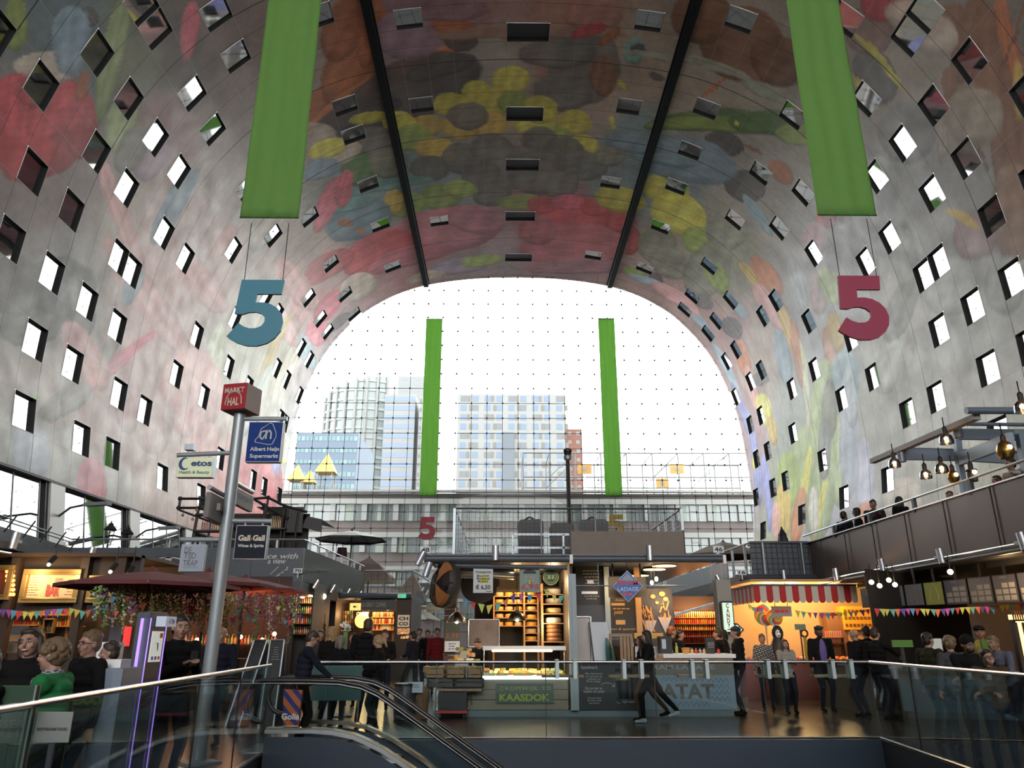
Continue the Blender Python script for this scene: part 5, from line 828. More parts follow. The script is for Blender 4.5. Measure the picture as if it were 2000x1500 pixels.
MB().bx(hx0 + .2, hx1 - .3, YF + .24, YF + .3, hz0 - .03, hz0).build('lamp_tube', M_tube, t)
for x in (hx0 + .02, hx1 - .02): MB().tube((x, YF + .5, dz0 + .05), (x, YF + .5, hz0), .015).build('stanchion', M_steel, t)
area('counter_tube_light', ((hx0 + hx1) / 2, YF + .3, hz0 - .05), ((hx0 + hx1) / 2, YF + .3, 0), 1.5, 14, (1, .78, .5), .1)
t, x0, x1, z0, z1 = board('stall_sign', 'grey green sign board with yellow green letters on the plank counter', 'sign', 968, 1335, 1081, 1374, YF - .04, mat('sage_sign', (.075, .11, .095), .6))
c = Vector(((x0 + x1) / 2, YF - .045, 0)); h = z1 - z0; M_sg = mat('sign_green', (.3, .38, .06), .6)
text('KAASDOK', (c.x, YF - .05, z0 + h * .3), (1, 0, 0), (0, 0, 1), h * .34, M_sg, t, wfit=(x1 - x0) * .87, bold=.035)
text('CROMWIJK', (c.x - (x1 - x0) * .1, YF - .05, z0 + h * .73), (1, 0, 0), (0, 0, 1), h * .19, M_sg, t, wfit=(x1 - x0) * .66, sp=1.2)
lines(t, 1058, 1340, 1077, 1348, YF - .045, 2, M_sg, 2)
# --- cheeses in the display, one object each
rnd = random.Random(11); M_ch = [M_cheese, M_rind, mat('orange_cheese', (.6, .22, .04), .5), mat('cream_cheese', (.6, .53, .38), .5), mat('herb_cheese', (.35, .36, .12), .5)]
def wedge(x, y, z, s, m, rz, lab, grp, name='cheese_wedge'):
 b = MB(); h = s * .45; a = .9; pts = [(0, 0)] + [(s * math.cos(k * a / 4 - a / 2), s * math.sin(k * a / 4 - a / 2)) for k in range(5)]
 b.v = [(p, q, 0) for p, q in pts] + [(p, q, h) for p, q in pts]; n = 6; b.f = [tuple(range(n, 2 * n)), tuple(range(n - 1, -1, -1))] + [(i, (i + 1) % n, n + (i + 1) % n, n + i) for i in range(n)]; b.mi = [0] * len(b.f)
 o = b.build(name, m); o.location = (x, y, z); o.rotation_euler = (0, 0, rz); return tag(o, lab, 'cheese', grp)
for r in range(3):
 for k in range(16):
  x = dx0 + .1 + (dx1 - dx0 - .2) * (k + .5) / 16 + rnd.uniform(-.02, .02)
  wedge(x, YF + .2 + r * .2, dz0 + .061 + r * .04, rnd.uniform(.11, .15), rnd.choice(M_ch), rnd.uniform(0, 6.2), 'cut cheese wedge lying in the lit glass display', 'cheese wedges in the display')
def wheel(x, y, z, r, h, m, lab, grp, m2=None, axis=None):
 b = MB(); b.lathe((0, 0, 0), [(r * .9, 0), (r, h * .25), (r, h * .75), (r * .9, h)], 18, axis=axis); o = b.build('round_cheese', m, smooth=True); o.location = (x, y, z); return tag(o, lab, 'cheese', grp)
# pile on the counter left
cx = aY(905, 1290, YF + .45)
for i, (u, v, s) in enumerate(((875, 1292, .13), (893, 1290, .15), (908, 1291, .14), (925, 1291, .15), (936, 1291, .13), (884, 1284, .13), (899, 1277, .16), (915, 1279, .14), (928, 1280, .14), (905, 1268, .13), (917, 1269, .1))):
 p = aY(u, v, YF + .4 + (i % 3) * .1);
 zz = zc + .0 + (0 if i < 5 else (.08 if i < 9 else .16)) * 1.2
 wedge(p.x, p.y, max(zz, p.z - .03), s * 1.25, M_ch[i % 5], i * 1.1, ['yellow', 'pale', 'orange', 'cream', 'herb green'][i % 5] + ' cheese piece in the heap at the counter left, ' + ['bottom', 'bottom', 'bottom', 'bottom', 'bottom', 'middle', 'middle', 'middle', 'middle', 'top', 'top'][i] + ' layer', 'cheese heap on the counter')
# crates in front with wheels in them
M_crate = mat('black_plastic_crate', (.012, .012, .014), .5); M_box = mat('brown_card', (.25, .16, .08), .7)
def crate(u0, v0, u1, v1, Y, d, m, label, grp=None, slats=True):
 x0, x1, z0, z1 = R(u0, v0, u1, v1, Y); b = MB(); w_ = .015
 b.bx(x0, x1, Y, Y + d, z0, z0 + w_)
 for (a, c_, e, f_) in ((x0, x1, Y, Y + w_), (x0, x1, Y + d - w_, Y + d), (x0, x0 + w_, Y, Y + d), (x1 - w_, x1, Y, Y + d)): b.bx(a, c_, e, f_, z0, z0 + (z1 - z0) * .55); b.bx(a, c_, e, f_, z0 + (z1 - z0) * .7, z1)
 for a in (x0, x1 - .03):
  for e in (Y, Y + d - .03): b.bx(a, a + .03, e, e + .03, z0, z1)
 return tag(b.build('crate', m), label, 'crate', grp), (x0, x1, z0, z1)
k = 0
for row, (v0, v1, us, off) in enumerate(((1302, 1313, (825, 870, 910, 942), 0), (1313, 1325, (828, 870, 910, 943), .06), (1326, 1343, (832, 888, 946), -.0))):
 for j in range(len(us) - 1):
  k += 1; o, (x0, x1, z0, z1) = crate(us[j] + 1, v0, us[j + 1] - 1, v1, YF - .38 + row * -.02, .32, M_box if row < 2 else M_crate, ('card' if row < 2 else 'black plastic') + ' crate of cheese, %s row, %s before the counter' % (['top', 'middle', 'bottom'][row], ['leftmost', 'centre' if len(us) == 4 else 'right one', 'rightmost'][j]), 'crates of cheese before the counter')
  if row < 2:
   for q in range(3): wheel(x0 + (x1 - x0) * (q + .5) / 3, YF - .22 + row * -.02, z0 + .016, (x1 - x0) / 7.5, (z1 - z0) * .95, [M_cheese, mat('green_wax', (.06, .16, .06), .4), M_rind][(j + row + q) % 3], 'small wrapped cheese standing in a crate before the counter', 'small cheeses in crates')
x0, x1, z0, z1 = R(852, 1344, 940, 1348, YF - .4); t = thing('bracket_shelf', 'timber shelf on brackets carrying the black crates', 'shelf', ((x0 + x1) / 2, YF - .2, z0))
MB().bx(x0, x1, YF - .42, YF, z0 - .012, z1 - .012).build('board', M_wood, t)
for u in (866, 922): x = aY(u, 1350, YF).x; MB().path([(x, YF - .35, z0 - .02), (x, YF - .28, z0 - .2), (x, YF - .01, z0 - .3)], .012).build('bracket', mat('brass', (.35, .22, .08), .4, .8), t)
x0, x1, z0, z1 = R(856, 1352, 912, 1388, YF - .3); t = thing('bin_on_dolly', 'black ribbed crate stack on a red wheeled dolly under the shelf', 'crate', ((x0 + x1) / 2, YF - .2, 0))
m = MB(); m.bx(x0, x1, YF - .38, YF - .02, .16, z1)
for k in range(4): m.bx(x0 - .01, x1 + .01, YF - .39, YF - .01, .2 + k * .11, .22 + k * .11)
m.build('crate_body', M_crate, t); MB().bx(x0 - .02, x1 + .02, YF - .4, YF - .02, .1, .155).build('dolly', mat('dolly_red', (.4, .02, .03), .5), t)
for x in (x0 + .05, x1 - .05):
 for y in (YF - .34, YF - .1): MB().tube((x - .015, y, .045), (x + .015, y, .045), .045, n=12).build('wheel', M_black, t)
# basket / waste drum and card price sign left of the counter
q = aZ(812, 1400, 0.0); t = thing('waste_drum', 'round dark drum at the left end of the cheese stall', 'bin', (q.x, YF - .4, 0)); x = aY(790, 1380, YF - .4).x
MB().lathe((x, YF - .4, 0), [(.2, 0), (.22, .05), (.22, .62), (.2, .66)], 18).build('drum', M_dark, t, smooth=True); MB().lathe((x, YF - .4, .63), [(.23, 0), (.23, .04), (.19, .05)], 18).build('rim', M_black, t)
x = aY(822, 1380, YF - .35).x; t = thing('wicker_basket', 'tall brown wicker basket beside the waste drum', 'basket', (x, YF - .35, 0))
MB().lathe((x, YF - .3, 0), [(.13, 0), (.15, .3), (.17, .62), (.15, .62)], 14).build('basket_body', mat('wicker', (.16, .09, .045), .8, noise=.5, nscale=30, bump=.8), t)
t, x0, x1, z0, z1 = board('price_card', 'white card with handwriting hung over the wicker basket', 'sign', 796, 1332, 826, 1353, YF - .55, mat('bluish_card', (.42, .5, .58), .6), .008); lines(t, 800, 1336, 820, 1344, YF - .555, 2, M_dark, 5)
MB().bx(x0, x0 + .015, YF - .542, YF - .53, 0, z1).build('stake', M_black, t)
# --- inside the cheese stall
def shelves(name, label, u0, u1, vs, Y, d, m, up=None):
 x0 = aY(u0, vs[-1], Y).x; x1 = aY(u1, vs[-1], Y).x; zs = [aY((u0 + u1) / 2, v, Y).z for v in vs]; t = thing(name, label, 'shelf', ((x0 + x1) / 2, Y, min(zs)))
 for z in zs: MB().bx(x0, x1, Y, Y + d, z - .02, z).build('shelf_board', m, t)
 zb = .13
 for x in (x0 - .02, x1 + .02): MB().bx(x - .02, x + .02, Y, Y + d, zb, zs[0] + .25).build('upright', up or m, t)
 MB().bx(x0, x1, Y + d, Y + d + .02, zs[-1], zs[0] + .2).build('back_board', M_in, t)
 return x0, x1, zs
for (u0, u1, vs, nn, grp, Y) in ((966, 1022, (1164, 1178, 1192, 1206, 1222), 3, 'a', 20.4), (1026, 1050, (1150, 1164, 1178, 1192, 1208, 1222, 1236, 1251), 1, 'b', 20.2), (1062, 1104, (1160, 1179, 1198, 1217, 1253), 1, 'c', 19.2)):
 x0, x1, zs = shelves('cheese_rack', {'a': 'left lit wooden rack of yellow cheeses', 'b': 'narrow lit rack of cheeses in the middle', 'c': 'right open rack with large white and black wheels'}[grp], u0, u1, vs, Y, .45, M_warmwood)
 for i, z in enumerate(zs):
  for j in range(nn):
   x = x0 + (x1 - x0) * (j + .5) / nn
   if grp == 'c' and i < 4: wheel(x, Y + .22, z, .2, .13, mat('white_rind', (.5, .5, .48), .5) if i != 2 else M_rind, 'large pale wheel lying on the right open rack', 'large wheels on the right rack')
   elif grp == 'c':
    for q in range(4): wheel(x, Y + .22, z + .1 * q, .2, .095, mat('brown_rind', (.2, .1, .05), .5), 'brown cheese wheel stacked low in the right rack', 'stacked brown wheels')
   else: wheel(x, Y + .2, z, min(.16, (x1 - x0) / nn * .45), .1, M_cheese if (i + j) % 3 else M_rind, 'yellow cheese wheel lying on a lit wooden rack', 'yellow wheels on the lit racks')
m = MB()
for u in (1053, 1057): x = aY(u, 1200, 19.9).x; m.tube((x, 19.9, .13), (x, 19.9, 3.1), .02)
tag(m.build('ladder', M_steel), 'steel ladder rails between the cheese racks', 'ladder')
point('stall_lamp', (aY(1000, 1180, 19.8).x, 19.7, 2.75), 38, (1, .6, .25)); point('stall_lamp', (aY(1050, 1240, 19.3).x, 19.0, 1.9), 22, (1, .6, .27)); point('stall_lamp', (aY(1080, 1150, 18.8).x, 18.6, 2.85), 14, (1, .68, .35))
# big cheese prop
c = aY(868, 1142, 17.0); ax = Vector((-.83, -.55, .12)).normalized(); t = thing('giant_cheese_prop', 'giant black cheese wheel with brown wedges hung at the stall corner', 'decoration', tuple(c)); Rr = .49
M_bw = mat('black_wax', (.012, .011, .012), .18, coat=.6); M_bs = mat('speckled_black_rind', (.03, .028, .026), .6, noise=.9, nscale=18)
MB().lathe(c, [(Rr * .55, -.2), (Rr * .9, -.16), (Rr, -.06), (Rr, .06), (Rr * .93, .13), (Rr * .6, .19), (.01, .21)], 40, axis=ax).build('wheel', [M_bs], t, smooth=True)
ex = ax.cross(Vector((0, 0, 1))).normalized() * -1; ey = ax.cross(ex).normalized(); ey = ey if ey.z > 0 else -ey
def sector(a0, a1, m, nm, rr=.97, off=0):
 b = MB(); k = 10; prof = [(0.02, .214), (.6, .193), (.93, .132), (1.0, .06)]
 for i in range(k):
  A, B = a0 + (a1 - a0) * i / k, a0 + (a1 - a0) * (i + 1) / k
  for (r0, h0), (r1, h1) in zip(prof, prof[1:]):
   P_ = [c + ax * (h + .006 + off) + (ex * math.cos(a) + ey * math.sin(a)) * r * Rr * 1.003 for a, r, h in ((A, r0, h0), (A, r1, h1), (B, r1, h1), (B, r0, h0))]
   b.quad(*P_)
 b.build(nm, m, t, smooth=True)
sector(0, 6.2832, M_bw, 'black_face'); M_or = mat('brown_wedge', (.3, .12, .035), .4)
sector(math.radians(35), math.radians(78), M_or, 'brown_wedge', off=.004); sector(math.radians(-80), math.radians(-30), M_or, 'brown_wedge', off=.004)
text('Jantje', c + ax * .235 - ex * .16 + ey * .25, ex, ey, .07, M_chalk, t, wfit=.24, bold=.01, shear=.2)
MB().tube(c + Vector((0, 0, Rr - .03)), (c.x, c.y + .2, rz0 + .05), .012).build('hanger', M_black, t)
# hanging posters
def poster(label, u0, v0, u1, v1, Y, m, name='hanging_poster'):
 t, x0, x1, z0, z1 = board(name, label, 'poster', u0, v0, u1, v1, Y, m, .006)
 MB().tube((x0 + .05, Y, z1), (x0 + .05, Y, rz0 + .05), .004, n=4).tube((x1 - .05, Y, z1), (x1 - .05, Y, rz0 + .05), .004, n=4).build('string', M_black, t)
 return t, x0, x1, z0, z1
t, x0, x1, z0, z1 = poster('white hanging poster with the price 6,50 euro', 924, 1104, 963, 1158, YF + .12, mat('white_paper', (.55, .57, .6), .6)); X = (x0 + x1) / 2; Yp = YF + .112
for s_, f, hh in (('Overjarige', .74, .05), ('Boeren', .62, .05), ('Brokkel', .52, .05), ('Kaas', .42, .05)): text(s_, (X, Yp, z0 + (z1 - z0) * f), (1, 0, 0), (0, 0, 1), hh, M_black, t, wfit=.16 + .018 * len(s_), bold=.02)
text('\u20ac 6,50', (X, Yp, z0 + (z1 - z0) * .2), (1, 0, 0), (0, 0, 1), .085, M_black, t, wfit=.33, bold=.03)
MB().bx(X - .1, X + .14, Yp + .002, Yp + .006, z0 + (z1 - z0) * .36, z0 + (z1 - z0) * .48).bx(X - .03, X + .06, Yp + .002, Yp + .006, z0 + (z1 - z0) * .46, z0 + (z1 - z0) * .66).build('yellow_highlight', mat('highlighter', (.6, .58, .02), .6), t)
MB().bx(X - .07, X + .07, Yp, Yp + .004, z1 - .07, z1 - .03).bx(x1 - .15, x1 - .03, Yp, Yp + .004, z0 + .02, z0 + .045).build('green_logo_bar', mat('olive_bar', (.2, .26, .1), .6), t)
t, x0, x1, z0, z1 = poster('grey green hanging poster with the red price 6,95', 1015, 1105, 1054, 1157, YF + .12, mat('sage_paper', (.2, .27, .24), .6)); X = (x0 + x1) / 2
text('6,95', (X + .01, Yp, z0 + .11), (1, 0, 0), (0, 0, 1), .11, mat('price_red', (.45, .04, .06), .6), t, wfit=.4, bold=.02, shear=.15)
lines(t, 1019, 1126, 1050, 1137, YF + .118, 3, M_chalk, 3); MB().prism([(.15 * math.cos(a), .09 * math.sin(a)) for a in [math.pi * k / 10 for k in range(11)]], (X, Yp, z1 - .17), (1, 0, 0), (0, 0, 1), .004).build('crest', M_slate, t)
MB().lathe((X, Yp - .002, z0 + .17), [(.03, 0), (.045, .05), (.02, .1), (.04, .13), (.01, .16)], 8).build('figurine_print', M_rind, t)
t = thing('round_sign', 'round yellow green medallion sign with a dark emblem', 'sign', tuple(aY(1076, 1127, YF + .3))); c = aY(1076, 1127, YF + .3)
MB().tube(c, c + Vector((0, .03, 0)), .18, n=28).build('disc', mat('dark_green_disc', (.02, .05, .03), .5), t)
m = MB()
for r0, r1 in ((.175, .155), (.13, .118)):
 k = 28
 for i in range(k):
  A, B = 2 * math.pi * i / k, 2 * math.pi * (i + 1) / k; m.quad(*[c + Vector((r * math.cos(a), -.004, r * math.sin(a))) for r, a in ((r0, A), (r0, B), (r1, B), (r1, A))])
m.bx(c.x - .11, c.x + .11, c.y - .006, c.y - .003, c.z - .03, c.z - .022).bx(c.x - .11, c.x + .11, c.y - .006, c.y - .003, c.z + .03, c.z + .038); m.build('ring', mat('lime_ring', (.42, .5, .12), .6), t)
MB().tube(c + Vector((0, 0, .17)), (c.x, c.y, rz0 + .05), .005, n=4).build('string', M_black, t)
lines(t, 1066, 1122, 1086, 1132, YF + .296, 1, mat('lime_ring', (.42, .5, .12), .6), 4, h=.8)
t = thing('ventilation_duct', 'shiny horizontal air duct under the cheese stall roof', 'duct', tuple(aY(950, 1118, 18.6))); a, b = aY(898, 1116, 18.6), aY(1004, 1121, 18.6); MB().tube(a, b, .13, n=20).build('duct_body', M_steel, t, smooth=True)
MB().bx(a.x + .3, a.x + .33, 18.55, 18.65, a.z, rz0 + .05).bx(b.x - .3, b.x - .27, 18.55, 18.65, a.z, rz0 + .05).build('strap', M_steel, t)
m = MB(); c = aY(936, 1146, 19.2); m.prism([(-.5, .2), (-.5, 0)] + [(.45 * math.cos(a), .4 * math.sin(a)) for a in [math.pi + math.pi * k / 12 for k in range(13)]] + [(.5, 0), (.5, .2)], c, (1, 0, 0), (0, 0, 1), .04)
m.tube((c.x - .4, c.y, c.z + .15), (c.x - .4, c.y, rz0 + .05), .01).tube((c.x + .4, c.y, c.z + .15), (c.x + .4, c.y, rz0 + .05), .01)
tag(m.build('round_bottomed_board', M_slate), 'black round-bottomed board hung behind the bunting', 'board')
t, x0, x1, z0, z1 = board('picture_panel', 'silver framed grey picture panel on the back of the cheese stall', 'picture', 914, 1209, 976, 1264, 19.6, mat('grey_print', (.16, .14, .14), .6, noise=.5, nscale=3), .04)
m = MB()
for a, b, c_, d in ((x0, x1, z1 - .02, z1), (x0, x1, z0, z0 + .02), (x0, x0 + .02, z0, z1), (x1 - .02, x1, z0, z1)): m.bx(a, b, 19.58, 19.6, c_, d)
m.build('frame', M_steel, t); MB().bx(x0, x0 + .02, 19.64, 21.2, z1 - .02, z1).build('mount', M_black, t)
def bulb(name, c, r, ztop, m=None):
 o = MB().ball(c, r).build(name, m or M_spotbulb); MB().tube(c + Vector((0, 0, r * .8)), (c.x, c.y, ztop), .01, n=5).build('cord', M_black, o); return o
def pendant(u, v, Y, w_, label, m, lit=6, ztop=None, group=None, prof=None):
 c = aY(u, v, Y); t = thing('pendant_lamp', label, 'lamp', tuple(c), group); r = w_ / 2
 MB().lathe(c, prof or [(r, 0), (r * .98, .04), (r * .8, r * .55), (r * .45, r * .9), (r * .2, r * 1.05), (r * .2, r * 1.4), (r * .08, r * 1.5)], 24).build('lamp_shade', m, t, smooth=True)
 MB().ball(c + Vector((0, 0, .02)), .04).build('bulb', M_spotbulb, t); MB().tube(c + Vector((0, 0, r)), (c.x, c.y, ztop or rz0 + .05), .008, n=5).build('cord', M_black, t)
 if lit: point('pendant_light', (c.x, c.y, c.z - .06), lit, (1, .75, .5), .05)
 return c
M_pend = mat('brushed_dark_steel_shade', (.3, .28, .26), .25, 1.0)
pendant(892, 1216, 18.0, .44, 'left steel dome pendant above the cheese counter', M_pend); pendant(1010, 1212, 18.0, .42, 'right steel dome pendant above the cheese counter', M_pend)
# left end pillar with posters
t = thing('stall_pillar', 'brown slatted pillar at the left end of the cheese stall', 'pillar', (aY(878, 1300, 19).x, 19, .13)); x0, x1, _, _ = R(868, 1100, 893, 1200, 19)
m = MB()
for k in range(20): m.bx(x0, x1, 19, 19.1, .13 + k * .15, .13 + k * .15 + .135)
m.build('slats', mat('dark_brown_slats', (.07, .035, .025), .7, noise=.3, nscale=5), t)
t, x0, x1, z0, z1 = board('price_poster', 'dark green poster with the price 3,95 on the stall pillar', 'poster', 868, 1214, 898, 1251, 18.9, mat('dark_green_paper', (.045, .075, .06), .6), .01)
text('3,95', ((x0 + x1) / 2, 18.89, z0 + .1), (1, 0, 0), (0, 0, 1), .11, mat('price_red2', (.3, .07, .06), .6), t, wfit=.32, bold=.02, shear=.1)
t, x0, x1, z0, z1 = board('small_price_poster', 'small white poster with yellow marks under the green poster', 'poster', 868, 1252, 898, 1273, 18.9, mat('white_paper', (.55, .57, .6), .6), .01); lines(t, 871, 1255, 895, 1270, 18.9, 3, M_dark, 8)
# bunting helper: every flag is an object
FLAGC = [mat('flag_' + n, c, .7) for n, c in (('magenta', (.45, .08, .35)), ('lime', (.45, .55, .14)), ('orange', (.6, .17, .07)), ('sky', (.08, .3, .48)), ('yellow', (.6, .5, .1)), ('violet', (.12, .06, .35)), ('red', (.5, .05, .06)), ('teal', (.12, .4, .35)))]
def bunting(pts, n, size, label, grp, start=0, rnd=None):
 rr = random.Random(start + n); pts = [Vector(p) for p in pts]; segs = [(b - a).length for a, b in zip(pts, pts[1:])]; T = sum(segs)
 def at(d):
  for (a, b), L_ in zip(zip(pts, pts[1:]), segs):
   if d <= L_: q = a.lerp(b, d / L_); return q - Vector((0, 0, .0)), (b - a).normalized()
   d -= L_
  return pts[-1], (pts[-1] - pts[-2]).normalized()
 cordp = [at(T * k / 12)[0] for k in range(13)]
 tag(MB().path(cordp, .004, 4).build('bunting_line', M_black), 'thin line carrying the ' + grp, 'line')
 for k in range(n):
  q, d = at(T * (k + .5) / n); dn = Vector((rr.uniform(-.2, .2), rr.uniform(-.1, .1), -1)).normalized(); s = size * rr.uniform(.85, 1.1); ci = (start + k * 3) % 8
  m = MB(); m.prism([(-s * .38, 0), (s * .38, 0), (0, -s)], q, d, -dn, .004)
  tag(m.build('bunting_flag', FLAGC[ci]), ['magenta', 'lime', 'orange', 'sky blue', 'yellow', 'violet', 'red', 'teal'][ci] + ' ' + label, 'flag', grp)
sag = [aY(u, v, 17.3) for u, v in ((900, 1190), (905, 1168), (930, 1178), (955, 1182), (980, 1176), (1005, 1160), (1040, 1162), (1065, 1152), (1090, 1165), (1105, 1160))]
bunting(sag, 14, .19, 'pennant strung across the cheese stall', 'pennants across the cheese stall', 0)
for u, v, l in ((1001, 1108, 'small lit bulb near the end of the shiny duct'),):
 c = aY(u, v, 18.2); tag(bulb('ceiling_bulb', c, .03, rz0 + .03), l, 'lamp')
MB_ = MB()
# --- fries stall
t, x0, x1, z0, z1 = board('menu_blackboard', 'tall black menu panel beside the pale post', 'sign', 1126, 1100, 1182, 1190, 18.3, M_slate, .04); lines(t, 1136, 1112, 1176, 1142, 18.3, 5, M_chalk, 6, h=.22); lines(t, 1136, 1162, 1176, 1172, 18.3, 2, M_chalk, 9, h=.25)
MB().bx(*R(1147, 1133, 1159, 1140, 18.29)[:2], 18.28, 18.3, *R(1147, 1133, 1159, 1140, 18.29)[2:]).bx(*R(1136, 1155, 1167, 1160, 18.29)[:2], 18.28, 18.3, *R(1136, 1155, 1167, 1160, 18.29)[2:]).build('white_label', M_white, t)
MB().bx(x0 + .1, x0 + .14, 18.34, 21.2, z1 - .1, z1 - .06).build('mount', M_black, t)
t, x0, x1, z0, z1 = board('dark_hood', 'plain dark panel under the black menu board', 'panel', 1127, 1182, 1183, 1214, 18.25, mat('bluish_black_panel', (.03, .035, .045), .5), .5); MB().bx(x0, x0 + .04, 18.75, 21.2, z1 - .1, z1 - .06).build('mount', M_black, t)
x0, x1, z0, z1 = R(1126, 1206, 1152, 1292, 17.9); t = thing('steel_cabinet', 'tall brushed steel cabinet beside the pale post', 'cabinet', ((x0 + x1) / 2, 18.1, .13)); MB().bx(x0, x1, 17.9, 18.6, .13, z1).build('cabinet_body', mat('dull_steel', (.22, .2, .19), .35, .9, noise=.3, nscale=2), t, bevel=.01)
MB().bx(x1, x1 + .03, 17.85, 17.9, z0, z1 + .02).bx(x0, x1, 17.85, 17.9, z1, z1 + .03).build('frame', M_steel, t)
x0, x1, z0, z1 = R(1153, 1215, 1198, 1292, 17.8); m = MB(); m.prism([(x0, z1), (x0 + (x1 - x0) * .68, z1), (x1, z0), (x0 + .08, z0)], (0, 17.8, 0), (1, 0, 0), (0, 0, 1), .3)
tag(m.build('fryer_screen', mat('white_enamel', (.5, .55, .6), .4)), 'slanted white fryer side screen behind the black counter', 'screen')
t, x0, x1, z0, z1 = board('chalk_menu_board', 'chalk lettered menu board with the word patat', 'sign', 1190, 1160, 1238, 1262, 18.6, M_slate, .04); M_ochre = mat('ochre_chalk', (.5, .3, .12), .7)
text('patat', (aY(1208, 1197, 18.59).x, 18.59, aY(1208, 1197, 18.59).z), (1, 0, 0), (0, 0, 1), .09, M_ochre, t, wfit=.22, bold=.01, shear=.3)
for v, s_ in ((1172, 'hier'), (1229, 'sauzen & specials')): c = aY(1212, v, 18.59); text(s_, c, (1, 0, 0), (0, 0, 1), .05, M_ochre, t, wfit=.07 * len(s_) * .55 + .1, shear=.3)
for a in ((1194, 1178, 1220, 1183), (1203, 1211, 1221, 1220)): r_ = R(*a, 18.59); MB().bx(r_[0], r_[1], 18.585, 18.6, r_[2], r_[3]).build('ochre_label', M_ochre, t)
lines(t, 1193, 1186, 1235, 1192, 18.6, 1, M_ochre, 5); lines(t, 1193, 1236, 1232, 1250, 18.6, 3, M_chalk, 6, h=.2, centre=False); MB().bx(x0 + .1, x0 + .14, 18.64, 21.2, z1 - .1, z1 - .06).build('mount', M_black, t)
r_ = R(1183, 1136, 1190, 1214, 18.2); tag(MB().bx(r_[0], r_[1], 18.2, 18.24, .13, rz0).build('white_upright', M_ltblue), 'narrow pale upright between the menu boards', 'post')
r_ = R(1246, 1166, 1252, 1265, 18.4); tag(MB().bx(r_[0], r_[1], 18.4, 18.5, .13, rz0).build('wooden_post', M_warmwood), 'slim honey wooden post between menu and fries picture', 'post')
# diamond sign
c = aY(1226, 1145, 17.15); t = thing('diamond_sign', 'blue diamond sign of the fries stall with red lettering', 'sign', tuple(c)); w_, h_ = .34, .34
M_dblue = mat('sign_blue', (.03, .14, .5), .5); M_dred = mat('sign_red', (.62, .05, .05), .5)
MB().prism([(-w_, 0), (0, -h_), (w_, 0), (0, h_)], c, (1, 0, 0), (0, 0, 1), .03).build('diamond', mat('silver_edge', (.35, .4, .48), .4), t)
MB().prism([(-w_ * .93, 0), (0, -h_ * .93), (w_ * .93, 0), (0, h_ * .93)], c - Vector((0, .02, 0)), (1, 0, 0), (0, 0, 1), .006).build('blue_field', M_dblue, t)
MB().prism([(-w_ * .5, h_ * .32), (w_ * .5, h_ * .32), (0, h_ * .82)], c - Vector((0, .027, 0)), (1, 0, 0), (0, 0, 1), .006).build('grey_field', mat('sign_grey', (.25, .3, .38), .5), t)
text('BRAM', c + Vector((0, -.034, .075)), (1, 0, 0), (0, 0, 1), .11, M_dred, t, wfit=.47, bold=.012); text('LADAGE', c + Vector((0, -.034, -.065)), (1, 0, 0), (0, 0, 1), .085, mat('sign_pale', (.4, .48, .62), .5), t, wfit=.46, bold=.03)
lines(t, 1209, 1156, 1243, 1166, 17.12, 1, M_dred, 3, h=.6)
MB().tube(c + Vector((0, 0, h_)), (c.x, c.y + .1, rz0 + .05), .006, n=4).build('hanger', M_black, t)
t, x0, x1, z0, z1 = board('tan_board', 'plain tan board behind the blue diamond sign', 'board', 1189, 1127, 1261, 1167, 17.6, mat('tan_card', (.3, .21, .12), .6), .02); MB().bx(x0 + .1, x0 + .13, 17.62, 17.66, z1, rz0 + .05).bx(x1 - .13, x1 - .1, 17.62, 17.66, z1, rz0 + .05).build('hanger', M_black, t)
a, b = aY(1124, 1144, 17.2), aY(1340, 1144, 17.2); t = thing('hanging_rail', 'thin horizontal steel rail across the fries stall', 'rail', tuple(a)); m = MB(); m.tube(a, b, .014)
for u in (1169, 1279): x = aY(u, 1144, 17.2).x; m.tube((x, 17.2, a.z), (x, 17.2, rz0 + .05), .01)
m.build('rail_tube', M_galv, t)
# disc lamps
for i, (u, v, Y, w_) in enumerate(((1297, 1105, 17.9, .58), (1278, 1112, 18.6, .56), (1250, 1124, 19.6, .46))):
 c = aY(u, v, Y); t = thing('disc_lamp', ['nearest', 'middle', 'farthest'][i] + ' flat glowing disc lamp under the fries stall roof', 'lamp', tuple(c), 'disc lamps of the fries stall')
 MB().lathe(c, [(w_ / 2, 0), (w_ / 2 * .97, .03), (.05, .1)], 28).build('lamp_shade', M_black, t); MB().lathe(c - Vector((0, 0, .012)), [(w_ / 2 * .95, 0), (w_ / 2 * .95, .01)], 28).build('glowing_disc', mat('amber_disc', (1, .65, .25), .5, emit=3, ecol=(1, .55, .18)), t)
 MB().tube(c + Vector((0, 0, .08)), (c.x, c.y, rz0 + .05), .01).build('rod', M_black, t)
 area('disc_light', tuple(c - Vector((0, 0, .03))), (c.x, c.y, 0), w_, 9, (1, .62, .28))
for i, (u, v, Y) in enumerate(((1282, 1131, 17.6), (1273, 1138, 18.6))):
 c = aY(u, v, Y); t = thing('bare_bulb', ['nearer', 'farther'][i] + ' bare glowing bulb on a cord in the fries stall', 'lamp', tuple(c), 'bare bulbs of the fries stall'); MB().ball(c, (.04, .04, .055)).build('bulb', M_spotbulb, t); MB().tube(c + Vector((0, 0, .05)), (c.x, c.y, rz0 + .05), .007, n=4).build('cord', M_black, t)
for i, (u, v) in enumerate(((1130, 1099), (1181, 1099), (1206, 1102))):
 c = aY(u, v, 18); tag(MB().lathe(c, [(.035, 0), (.045, .03), (.045, rz0 - c.z + .04)], 12).build('ceiling_downlight', M_spotbulb), ['left', 'centre', 'right'][i] + ' small downlight over the black menu panel', 'lamp')
